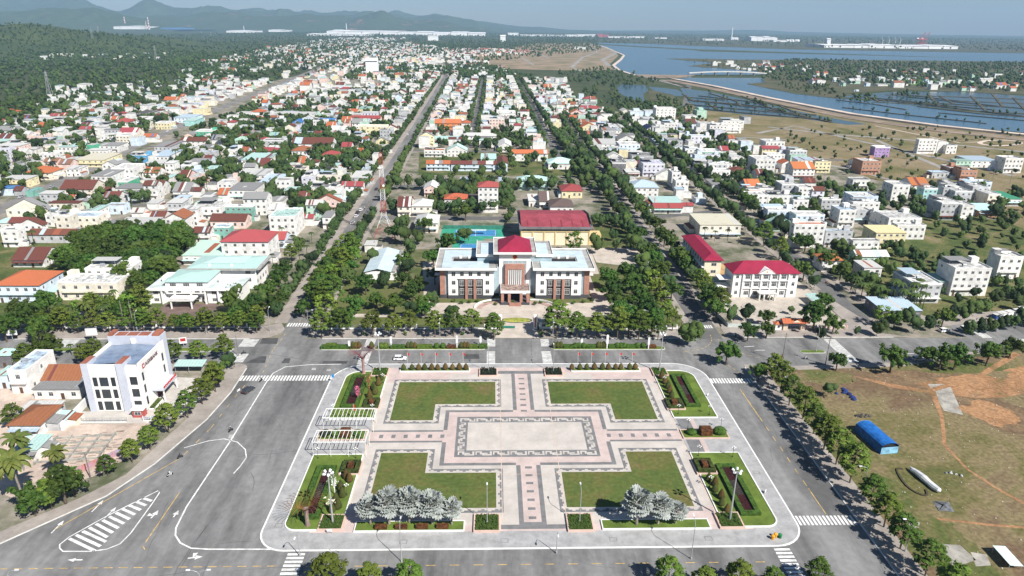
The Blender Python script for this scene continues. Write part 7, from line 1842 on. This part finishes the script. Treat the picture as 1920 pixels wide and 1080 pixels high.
for (px,py,rz,c,l) in [(661,419,1.45,'white','white car on the avenue at the zebra crossing'),(668,407,1.45,'white','white van-like car behind it on the avenue'),(677,395,1.45,'white','white car furthest back of the avenue three'),(671,400,1.45,'dark','dark car between the white cars on the avenue'),(764,253,1.5,'white','lone white car far up the avenue'),(788,275,.2,'white','white parked car on the lot beside the avenue, left one'),(793,270,.2,'silver','silver parked car on the lot beside the avenue'),(706,356,1.5,'dark','dark car on the avenue above the crossing')]: car(*at(px,py),rz,c,l,z=.05)
rc_ = random.Random(14)
for i in range(16):
    f = (i+.5)/16; y = 430+500*f; xm = -316-(y-441)*.135; sd_ = rc_.choice((-1,1)); nm = rc_.choice(('white','white','silver','dark','red'))
    car(xm+sd_*3.4,y,PI/2+.12 if sd_ > 0 else -PI/2+.12,nm,'%s car on the market road, %s from the front'%(nm,nth(i)),z=.05)
# people riding motorbikes: the body is one skinned surface
skin_m = mat('skin', (.36,.22,.15)); helm = {'w':mat('helmet_white', (.7,.7,.7), rough=.3),'d':mat('helmet_dark', (.05,.05,.06), rough=.3)}
def figure(name, J, E, Rr, m_):
    me = bpy.data.meshes.new(name); me.from_pydata(J, E, []); ob = bpy.data.objects.new(name, me); COL.objects.link(ob)
    md_ = ob.modifiers.new('skin','SKIN'); me.skin_vertices  # radius per joint
    for i, r in enumerate(Rr): me.skin_vertices[0].data[i].radius = (r,r)
    me.skin_vertices[0].data[0].use_root = True; ss = ob.modifiers.new('sub','SUBSURF'); ss.levels = ss.render_levels = 1; me.materials.append(m_); return ob
SEAT = ([(0,0,.82),(.03,0,1.1),(.08,0,1.36),(.09,0,1.48),(.11,0,1.62),(.12,0,1.74),(.06,.2,1.36),(.22,.27,1.13),(.52,.3,1.1),(.06,-.2,1.36),(.22,-.27,1.13),(.52,-.3,1.1),(.05,.12,.8),(.42,.16,.74),(.3,.17,.34),(.42,.17,.3),(.05,-.12,.8),(.42,-.16,.74),(.3,-.17,.34),(.42,-.17,.3)],
 [(0,1),(1,2),(2,3),(3,4),(4,5),(2,6),(6,7),(7,8),(2,9),(9,10),(10,11),(0,12),(12,13),(13,14),(14,15),(0,16),(16,17),(17,18),(18,19)],
 [.15,.14,.15,.06,.095,.07,.07,.05,.04,.07,.05,.04,.1,.075,.05,.045,.1,.075,.05,.045])
SHIRT = {k:mat('shirt_'+k, c, var=.1) for k,c in {'dark':(.05,.05,.06),'white':(.62,.62,.62),'blue':(.08,.15,.32),'red':(.4,.06,.06),'beige':(.4,.32,.22)}.items()}
def bike_mesh(cm):
    q = MB()
    for x in (-.62,.62): q.tube((x,-.05,.28),(x,.05,.28),.28,n=12,mi=1); 
    q.box(-.75,.05,-.14,.14,.45,.62,0); q.box(-.7,.1,-.13,.13,.62,.74,1); q.box(.05,.4,-.17,.17,.28,.34,0,bottom=True); q.tube((.38,0,.3),(.55,0,.98),.1,.07,mi=0); q.tube((.52,-.33,1.02),(.52,.33,1.02),.025,mi=1); q.tube((.5,0,.9),(.64,0,.9),.09,n=6,mi=0); q.tube((.62,0,.28),(.55,0,.7),.04,mi=1); q.tube((-.62,.08,.28),(-.2,.08,.5),.03,mi=1)
    return q.mesh('motorbike', [cm, tyre])
BIKE = {'red':bike_mesh(mat('bike_red', (.3,.03,.03), rough=.4)),'dark':bike_mesh(mat('bike_dark', (.06,.06,.065), rough=.4)),'white':bike_mesh(mat('bike_white', (.65,.65,.66), rough=.4))}
for i,(px,py,rz,b,s,h,w_) in enumerate([(338,859,.9,'dark','dark','d','on the diagonal street beside the yellow line'),(319,892,.9,'white','white','d','nearest the chevron island'),(433,809,4.2,'dark','dark','w','beside the long white lane line'),(490,715,1.3,'dark','dark','w','on the left zebra crossing'),(457,664,.4,'dark','dark','d','at the left junction'),(1383,644,3.3,'white','dark','d','near the school gate junction'),(1467,671,1.6,'red','red','w','on the right zebra crossing'),(1510,674,3.0,'dark','white','d','right of the right zebra crossing'),(1549,532,1.9,'dark','red','w','on the second shaded street'),(1379,632,1.5,'dark','blue','d','under the tree by the school wall'),(690,398,1.5,'dark','blue','w','on the avenue above the zebra crossing'),(684,392,1.5,'red','white','w','on the avenue beside the white cars')]):
    x,y = at(px,py); o = inst(BIKE[b],'motorbike',None,(x,y,.045),rz); tag(o,'%s motorbike %s'%(b,w_),'motorbike','motorbikes on the roads')
    p = figure('person',*SEAT,SHIRT[s]); p.location = (x-.12*math.cos(rz),y-.12*math.sin(rz),.045-.03); p.rotation_euler = (0,0,rz); tag(p,'person in %s top riding the %s motorbike %s'%(s,b,w_),'person','riders')
    q = MB(); q.lathe([(.10,0),(.135,.08),(.12,.17),(.05,.23)],(.115,0,1.62),8); q.build('helmet', helm[h], p)
# containers and bins on the right verge, small stalls by the market road
cc = {'blue':mat('container_blue', (.05,.12,.36)),'grey':mat('container_grey', (.4,.42,.44)),'green':mat('container_green', (.06,.14,.12)),'white':white_paint}
for i,(px,py,c,w_,h) in enumerate([(1866,597,'blue',2.2,2),(1873,595,'grey',2.4,2.2),(1880,593,'white',2.4,2),(1890,592,'white',3.2,2.2),(1905,590,'grey',2.6,2.4),(1917,586,'green',4.5,2.6)]):
    x,y = at(px,py); t = thing('metal_locker','%s metal stall box on the verge, %s from the left'%(c,nth(i)),'stall',(x,y,0),.3,'metal boxes on the right verge'); q = MB(); q.box(-w_/2,w_/2,-1,1,0,h); q.build('body', cc[c], t); q = MB(); q.box(-w_/2-.2,w_/2+.2,-1.3,1.2,h,h+.12,bottom=True); q.build('roof', roofm('w'), t)
for i,(px,py,c) in enumerate([(1815,330+240,'blue'),]): pass
T = thing('cafe_awning','bright blue awnings of the cafe under the pale blue canopy','awning',(174,266,0),.3); q = MB(); [(q.face([(a,-1.5,2.3),(a+4.6,-1.5,2.3),(a+4.6,1.5,2.9),(a,1.5,2.9)]), q.face([(a,1.5,2.84),(a+4.6,1.5,2.84),(a+4.6,-1.5,2.24),(a,-1.5,2.24)])) for a in (-6,.5)]; q.build('cloth', mat('awning_blue', (.03,.16,.45)), T); posts(T,[(a,-1.4) for a in (-5.9,-1.5,.6,5)],0,2.2,.05,steel)
# ------------------------------------------------------------------ lagoon, embankments, ponds, far shore
water = bpy.data.materials.new('water'); water.use_nodes = True; n = water.node_tree.nodes; l = water.node_tree.links; b = n['Principled BSDF']
b.inputs['Base Color'].default_value = (.055,.115,.175,1); b.inputs['Roughness'].default_value = .22; b.inputs['Specular IOR Level'].default_value = .5
g_ = n.new('ShaderNodeNewGeometry'); no_ = n.new('ShaderNodeTexNoise'); no_.inputs['Scale'].default_value = .35; no_.inputs['Detail'].default_value = 4; l.new(g_.outputs['Position'], no_.inputs['Vector']); bu_ = n.new('ShaderNodeBump'); bu_.inputs['Strength'].default_value = .12; bu_.inputs['Distance'].default_value = .5; l.new(no_.outputs[0], bu_.inputs['Height']); l.new(bu_.outputs[0], b.inputs['Normal'])
mb = MB(); mb.sheet(pts('1118,82 1300,92 1920,112 2300,125 2300,98 1920,96 1600,88 1300,84 1118,80'),.06)
mb.sheet(pts('1118,84 1150,92 1170,104 1166,112 1152,122 1160,130 1185,138 1240,146 1290,146 1300,140 1440,140 1440,122 1400,112 1300,94'),.05)
mb.sheet(pts('1256,148 1330,162 1430,184 1600,212 1760,234 1960,252 2300,262 2300,232 1960,224 1800,208 1640,190 1560,182 1460,168 1400,158 1500,152 1440,146 1300,146'),.055)
mb.sheet(pts('1120,84 1140,92 1290,110 1450,116 1950,122 1950,112 1300,96'),.052); struct('lagoon', mb, water)
mb = MB()
mb.sheet(pts('1157,162 1165,158 1210,160 1216,170 1206,176 1208,190 1180,186 1158,172'),.07)
mb.sheet(pts('1215,162 1270,168 1290,180 1262,180 1225,170'),.07)
mb.sheet(pts('1275,165 1330,172 1450,198 1540,218 1625,233 1590,234 1500,222 1400,215 1310,205 1290,190'),.065)
mb.sheet(pts('1570,180 1680,172 1800,172 1920,180 2200,190 2200,236 1960,226 1820,208 1660,192'),.07); pondw = water.copy(); pondw.name = 'pond_water'; pondw.node_tree.nodes['Principled BSDF'].inputs['Base Color'].default_value = (.035,.065,.08,1); struct('pond', mb, pondw)
bankm = mat('pale_embankment', (.62,.52,.44), var=.12, scale=.05); soil = mat('dike_soil', (.11,.10,.065), var=.3, scale=.08); sandy = mat('reclaimed_sand', (.31,.225,.155), var=.2, scale=.015, col2=(.15,.145,.075), fac2=(.45,.6))
mb = MB()
def pline(s_, w_, z, z0=None): strip(mb, pts(s_), w_, z, z0=z0)
pline('1262,149 1340,163 1450,187 1600,216 1760,238 1960,259 2200,275',12,2.2,0); struct('embankment', mb, bankm)
mb = MB(); pline('1250,150 1335,166 1450,191 1600,222 1760,245 1960,266 2200,284',26,.5,0); pline('1300,141 1250,146',10,1.2,0); mb.sheet(pts('1190,140 1290,141 1288,146 1236,147 1200,145'),.6); struct('bank_soil', mb, mat('bank_dry_soil', (.27,.21,.155), var=.2, scale=.03))
mb = MB(); pline('1120,84 1145,93 1170,104 1164,112 1150,123 1160,132 1188,141',9,1.5,0); struct('shore_wall', mb, bankm)
mb = MB(); mb.sheet(pts('870,126 900,100 1000,82 1110,80 1150,96 1160,104 1152,112 1142,122 1150,130 1120,133 1000,131 920,128'),.30); struct('reclaimed_land', mb, sandy)
mb = MB()
for s_,w_ in [('1142,124 1130,112 1155,100 1135,88 1100,82',16),('1072,126 1092,108 1120,98 1110,90',12),('1000,122 978,108',9),('1030,110 1000,96 985,92',9),('1072,126 1090,134',9),('1150,130 1290,165 1240,150',8),('940,98 960,104',8)]: pline(s_,w_,.42)
pline('1420,250 1490,236 1600,262 1720,288 1900,330',7,.12); pline('1440,238 1560,252 1700,262 1920,285',8,.12); pline('1500,300 1600,318 1720,352',6,.12); pline('1640,262 1760,312 1800,330',6,.12); pline('1330,262 1400,258 1480,262',6,.12)
struct('plot_road', mb, mat('new_road', (.30,.285,.26), var=.12, scale=.03))
mb = MB(); ps = [at(1875+38*math.cos(a), 268+5.2*math.sin(a)) for a in [i*2*PI/24 for i in range(25)]]; strip(mb, ps, 5, .13); pline('1640,236 1700,248 1800,268 1840,266',3,.125); struct('ring_path', mb, bankm)
mb = MB()
for s_ in ['1290,188 1400,197 1470,206','1290,196 1420,208 1530,216','1300,203 1440,216 1560,226','1330,175 1380,190 1390,200','1390,180 1450,205 1560,230','1280,182 1360,188','1420,190 1530,212','1560,184 1660,188 1760,200 1950,222','1600,180 1720,192 1900,202','1680,176 1800,190 1960,196','1700,182 1960,208','1640,192 1740,196 1800,204','1740,176 1760,200','1820,180 1850,210','1900,184 1930,214','1620,178 1650,192','1580,202 1700,216 1850,232','1760,212 1960,230','1460,198 1500,214','1330,196 1345,206','1570,188 1640,196 1700,206','1620,182 1660,190','1660,178 1790,182 1960,188','1700,192 1860,206','1720,200 1840,214 1960,222','1760,180 1790,196','1860,176 1880,200','1780,206 1960,216','1280,176 1300,190','1300,190 1350,194 1420,202','1410,188 1440,200','1440,206 1520,222','1310,180 1400,190 1440,196']: pline(s_,3.6,.9,0)
struct('pond_dike', mb, soil)
mb = MB()
mb.sheet(pts('1248,110 1290,110 1400,112 1500,112 1600,112 1920,116 2300,120 2300,190 1920,178 1800,172 1680,170 1570,176 1470,166 1445,160 1430,150 1440,142 1420,134 1350,128 1290,124 1340,118'),.35)
mb.sheet(pts('1400,157 1440,154 1480,160 1560,170 1600,178 1560,184 1490,176 1440,166'),.3); mb.sheet(pts('1305,124 1330,122 1340,126 1318,127'),.3); mb.sheet(pts('1215,168 1262,178 1272,196 1252,200 1218,186'),.3)
struct('island', mb, mat('island_ground', (.12,.105,.06), var=.3, scale=.02, col2=(.05,.065,.025)))
mb = MB(); mb.sheet(pts('1640,152 1700,148 1800,152 1810,162 1740,160 1660,160'),.45); struct('rice_field', mb, mat('rice_green', (.07,.17,.02), var=.15, scale=.02))
mb = MB(); mb.sheet(pts('1130,78 1300,86 1500,93 1920,100 2300,106 2300,80 1500,72 1130,68'),.4); struct('far_shore', mb, mat('far_shore_green', (.06,.075,.04), var=.25, scale=.006, col2=(.09,.085,.05)))
# road bridge
conc = mat('bridge_concrete', (.52,.50,.46), var=.08)
a = Vector((*at(1291,141),0)); b_ = Vector((*at(1437,142),0)); L = (b_-a).length; ang = math.atan2(b_.y-a.y, b_.x-a.x)
T = thing('road_bridge','long pale concrete bridge across the lagoon','bridge',(a.x,a.y,0),ang); q = MB(); nseg = 16
for i in range(nseg):
    x0, x1 = L*i/nseg, L*(i+1)/nseg; z0, z1 = 6+4*math.sin(PI*i/nseg), 6+4*math.sin(PI*(i+1)/nseg)
    P = [(x0,-6,z0-1.8),(x1,-6,z1-1.8),(x1,-6,z1),(x0,-6,z0)]; q.face(P); q.face([(x0,-6,z0),(x1,-6,z1),(x1,6,z1),(x0,6,z0)]); q.face([(x1,6,z1-1.8),(x0,6,z0-1.8),(x0,6,z0),(x1,6,z1)]); q.face([(x0,6,z0-1.8),(x1,6,z1-1.8),(x1,-6,z1-1.8),(x0,-6,z0-1.8)])
q.build('deck', conc, T)
for k in range(1,6):
    x = L*k/6; q = MB(); z = 6+4*math.sin(PI*k/6)-1.82; q.box(x-1.2,x+1.2,-5,5,z-1.6,z,bottom=True); q.tube((x,-3,-1),(x,-3,z-1.6),1.0); q.tube((x,3,-1),(x,3,z-1.6),1.0); q.build('pier', mat('pier_concrete', (.3,.29,.27)), T)
q = MB()
for i in range(nseg):
    x0, x1 = L*i/nseg, L*(i+1)/nseg; z0, z1 = 6+4*math.sin(PI*i/nseg), 6+4*math.sin(PI*(i+1)/nseg); q.face([(x0,-6.05,z0),(x1,-6.05,z1),(x1,-6.05,z1+1.1),(x0,-6.05,z0+1.1)]); q.face([(x1,-5.85,z1),(x0,-5.85,z0),(x0,-5.85,z0+1.1),(x1,-5.85,z1+1.1)])
q.build('parapet', white_paint, T)
# factories, tanks, chimneys, cranes
fw = mat('factory_white', (.82,.82,.82), var=.04, scale=.02); fr = mat('factory_red', (.45,.12,.12)); fb = mat('factory_blue', (.12,.25,.45))
def factory(px0,px1,py,h,d,l,m_=None,nb=3,z=0,name='factory'):
    (x0,y0),(x1,_) = at(px0,py,z), at(px1,py,z); t = thing(name,l,'factory',((x0+x1)/2,y0,z)); W = x1-x0; r = random.Random(int(px0)); a = -W/2
    for i in range(nb):
        w_ = W/nb; hh = h*r.uniform(.75,1.1); q = MB(); q.box(a+.02*w_,a+.98*w_,r.uniform(.5,2),d,0,hh); q.build('wall', m_ or fw, t); q = MB(); gable_roof(q,a,a+w_,0,d,hh+.01,hh*.16,'x',1,th=.6); q.build('roof', fw if m_ is None else m_, t); a += w_
factory(612,1000-88,64,30,900,'long white factory halls on the far plain',nb=9); factory(625,660,60,24,500,'white arched factory hall left of the long factory',nb=2); factory(503,537,59.5,26,500,'white hall below the bare hillside',nb=1); factory(424,480,61,20,500,'low white works left of the hall',nb=3); factory(575,700,66.5,16,500,'white sheds before the long factory',nb=5)
factory(213,300,54.5,34,500,'white works between the striped chimneys, left part',nb=4,z=20); factory(300,365,55,18,400,'blue roofed works right of the striped chimneys',fb,nb=3,z=20)
factory(952,972,66.5,30,120,'white tower block far on the plain',nb=1); factory(975,1060,67.5,14,160,'row of white sheds on the plain',nb=5); factory(1060,1120,68.5,20,150,'pink white works left of the lagoon',nb=3); factory(1120,1140,69.5,26,120,'red works at the lagoon shore',fr,nb=2); factory(1140,1180,71,12,120,'white shed right of the red works',nb=2); factory(1184,1206,71,14,100,'white hall on the far lagoon shore',nb=1); factory(1228,1248,72.5,12,80,'pale green hall on the far lagoon shore',nb=1)
factory(1318,1352,76,12,90,'long white shed left of the lone chimney',nb=1); factory(1370,1382,75,20,60,'white building at the foot of the lone chimney',nb=1); factory(1408,1448,77,36,160,'white plant right of the lone chimney',nb=4); factory(1450,1470,78.5,14,70,'small white plant beside the tanks',nb=2); factory(1545,1745,89.5,20,300,'long white port warehouses',nb=9); factory(1550,1556,83,38,40,'white silo tower behind the warehouses',nb=1)
factory(938,948,78,42,40,'slim white tower on the reclaimed land',nb=1,name='tower_block'); factory(802,822,76,30,60,'white tower block at the far town edge',nb=1,name='tower_block'); factory(900,945,95,8,60,'long red roofed terrace by the reclaimed land',mat('terrace_pink', (.55,.25,.2)),nb=5,name='terrace'); factory(962,992,98,8,50,'short red roofed terrace right of the first',mat('terrace_pink', (.55,.25,.2)),nb=4,name='terrace'); factory(1076,1098,92,9,60,'white villa on the reclaimed land',nb=3,name='villa')
factory(686,709,141,30,22,'white seven-storey block standing over the low town',nb=1,name='apartment_block')
for i,px in enumerate((1476,1481,1486,1492,1496)):
    x,y = at(px,78.5); t = thing('storage_tank','white storage tank at the port, %s from the left'%nth(i),'tank',(x,y,0),0,'white storage tanks'); q = MB(); q.lathe([(13,0),(13,15),(10,18.5),(2,20)],n=16); q.build('shell', fw, t)
def chimney(px,py,h,r_,l,z=0,bands=5,mr=None):
    x,y = at(px,py,z); t = thing('chimney',l,'chimney',(x,y,z))
    for k in range(bands*2-1 if bands > 1 else 1):
        nb = bands*2-1 if bands > 1 else 1; f0, f1 = k/nb, (k+1)/nb; q = MB(); q.tube((0,0,h*f0),(0,0,h*f1),r_*(1-.4*f0),r_*(1-.4*f1),n=10); q.build('red_band' if k%2 else 'white_band', (mr or mat('band_red', (.5,.2,.17))) if k%2 else mat('chimney_white', (.68,.68,.68)), t)
chimney(236,54,130,9,'red and white striped chimney, left of the pair',20); chimney(280,55.5,128,9,'red and white striped chimney, right of the pair',20); chimney(275,55,85,6,'shorter striped chimney between the pair',20); chimney(650,60,105,8,'lone pale chimney at the long factory',0,1); chimney(458,60,70,5,'thin reddish chimney before the hills',0,1); chimney(1371,75,115,7,'lone pale chimney across the lagoon',0,1)
craned = mat('crane_red', (.45,.07,.06), var=.1)
for i,px in enumerate((1722,1730)):
    x,y = at(px,86.5); t = thing('port_crane','red ship-to-shore crane with raised boom, %s of the pair'%('left','right')[i],'crane',(x,y,0)); q = MB()
    for a in (-14,14):
        for b_ in (-10,10): q.tube((a,b_,0),(a*.9,b_,46),1.6,n=4)
    q.box(-16,16,-11,11,44,49,bottom=True); q.box(-15,15,-11,11,18,20.5,bottom=True); q.build('portal', craned, t); q = MB(); q.tube((-30,0,50),(14,0,50),2,n=4); q.tube((14,0,50),(34,0,96),2,n=4); q.tube((0,0,48),(4,0,76),1.4,n=4); q.tube((4,0,76),(34,0,96),.8,n=4); q.build('boom', craned, t); q = MB(); q.box(-24,-10,-5,5,50,58,bottom=True); q.build('machine_house', fw, t)
for i,px in enumerate((1654,1666,1678,1687)):
    x,y = at(px,84.5); t = thing('harbour_crane','slender pale harbour crane, %s from the left'%nth(i),'crane',(x,y,0),0,'slender harbour cranes'); q = MB(); q.tube((0,0,0),(0,0,36),2.4,1.6,n=6); q.build('tower', fw, t); q = MB(); q.tube((0,0,34),(-14,0,66),1.5,.7,n=4); q.tube((0,0,34),(8,0,38),1.6,n=4); q.build('jib', mat('jib_pale', (.55,.56,.6)), t)
def pylon(px,py,h,l):
    x,y = at(px,py,0); zz = hill_z(x,y); x,y = at(px,py,zz*.9); t = thing('power_pylon',l,'pylon',(x,y,hill_z(x,y)),0,'power pylons on the wooded slopes'); q = MB()
    for a in (-1,1):
        for b_ in (-1,1): q.tube((a*3.4,b_*3.4,0),(a*.5,b_*.5,h),.38,n=3)
    for k in range(5): z0 = h*k/5; w_ = 3.4-2.9*k/5; q.tube((-w_,-w_,z0),(w_*.8,-w_*.8,z0+h/5),.2,n=3); q.tube((w_,-w_,z0),(-w_*.8,-w_*.8,z0+h/5),.2,n=3)
    q.build('tower', steel, t); q = MB(); [q.tube((-w_,0,z0),(w_,0,z0),.3,n=3) for z0,w_ in ((h*.72,6),(h*.84,5),(h*.95,4))]; q.build('crossarm', steel, t)
for i,(px,py,h) in enumerate([(10,47,46),(43,76,42),(65,78,34),(75,92,40),(148,56,36),(176,86,38),(189,84,38),(293,112,42),(314,78,32),(378,64,30),(396,66,28)]): pylon(px,py,h,'grey lattice power pylon on the wooded slopes, %s from the left'%nth(i))
for px,py,h,l in [(724,164,52,'thin lattice mast over the middle of town')]:
    x,y = at(px,py); t = thing('lattice_mast',l,'radio mast',(x,y,0)); q = MB(); [q.tube((a,b_,0),(a*.5,b_*.5,h),.12,n=3) for a in (-.8,.8) for b_ in (-.8,.8)]; q.build('tower', steel, t)
# ---- hills: one terrain mesh per ridge
def ridge(name, D, prof, sy, m_, seed, nx=200, ny=44, rough=.3):
    """prof: skyline pixels (x,y) at distance D"""
    P = [zat(px,py,D) for px,py in prof]; X0, X1 = P[0][0], P[-1][0]; v, f = [], []
    for j in range(ny+1):
        t = j/ny*2-1; y = D+t*sy
        for i in range(nx+1):
            x = X0+(X1-X0)*i/nx; k = 0
            while k < len(P)-2 and x > P[k+1][0]: k += 1
            u = (x-P[k][0])/max(1e-6, P[k+1][0]-P[k][0]); u = u*u*(3-2*u); z = P[k][1]*(1-u)+P[k+1][1]*u
            env = math.cos(t*PI/2)**1.3 if abs(t) < 1 else 0
            nz = noise.fractal(Vector((x/620+seed, y/620, seed)), .9, 2.1, 6)
            v.append((x, y, max(-2, z*env*(1+rough*nz*(1 if abs(t) > .08 else .35))-1)))
    for j in range(ny):
        for i in range(nx): a = j*(nx+1)+i; f.append((a,a+1,a+nx+2,a+nx+1))
    me = bpy.data.meshes.new(name); me.from_pydata(v,[],f); me.materials.append(m_); me.polygons.foreach_set('use_smooth',[True]*len(f)); o = inst(me,name); o['kind'] = 'structure'; return o
hm_ = mat('hill_forest', (.040,.062,.022), var=.3, scale=.012, col2=(.065,.085,.03), fac2=(.42,.6), bump=.6); hb = mat('hill_scar', (.05,.07,.028), var=.3, scale=.004, col2=(.22,.14,.09), fac2=(.60,.68))
NX0 = [(x, D) for x, D in ()]
# the near wooded hill that carries trees
v, f = [], []; nx, ny = 90, 80
for j in range(ny+1):
    for i in range(nx+1): x = -3200+2800*i/nx; y = 1000+3400*j/ny; z = hill_z(x,y); v.append((x,y,z+ (2.5*noise.noise(Vector((x/60,y/60,1)))+1.0 if z > 3 else -.3)))
for j in range(ny):
    for i in range(nx): a = j*(nx+1)+i; f.append((a,a+1,a+nx+2,a+nx+1))
me = bpy.data.meshes.new('near_hill'); me.from_pydata(v,[],f); me.materials.append(hm_); me.polygons.foreach_set('use_smooth',[True]*len(f)); o = inst(me,'near_hill'); o['kind'] = 'structure'
ridge('hill',9200,[(-120,22),(-40,26),(40,22),(85,16),(120,19),(160,14),(185,18),(225,28),(270,38),(330,48),(380,56)],1000,hm_,1)
ridge('hill',10800,[(200,52),(260,38),(330,30),(400,24),(440,24),(470,33),(540,33),(600,28),(640,27),(665,32),(690,28),(725,27),(745,34),(775,37),(830,40),(880,50),(930,58)],1200,hb,2,rough=.34)
ridge('hill',13000,[(-300,-14),(-100,-8),(0,-3),(80,-3),(140,1),(180,11),(215,20),(245,22),(290,8),(330,14),(395,14),(440,20),(520,24),(536,16),(560,24),(620,30),(700,26),(780,33),(830,30),(880,40),(930,50),(990,58)],1300,hm_,3)
ridge('hill',15000,[(380,18),(470,20),(600,24),(720,24),(800,28),(860,35),(920,43),(1000,51),(1080,56),(1150,59)],1600,hm_,4)
ridge('far_land',16500,[(900,58),(1150,57),(1300,57),(1420,56),(1500,60),(1700,64),(1920,70),(2300,75)],500,hm_,5,rough=.1)
# ---- the air
hz = bpy.data.materials.new('haze'); hz.use_nodes = True; n = hz.node_tree.nodes; l = hz.node_tree.links; n.remove(n['Principled BSDF']); pv = n.new('ShaderNodeVolumePrincipled')
pv.inputs['Color'].default_value = (.44,.70,1.0,1); pv.inputs['Density'].default_value = 6.0e-5; pv.inputs['Anisotropy'].default_value = .0; l.new(pv.outputs[0], n['Material Output'].inputs['Volume'])
mb = MB(); mb.box(-9800,12800,-800,18300,-2.5,620,bottom=True); o = mb.build('haze', hz); o['kind'] = 'stuff'; tag(o,'pale blue haze in the air over the far plain and hills','haze')
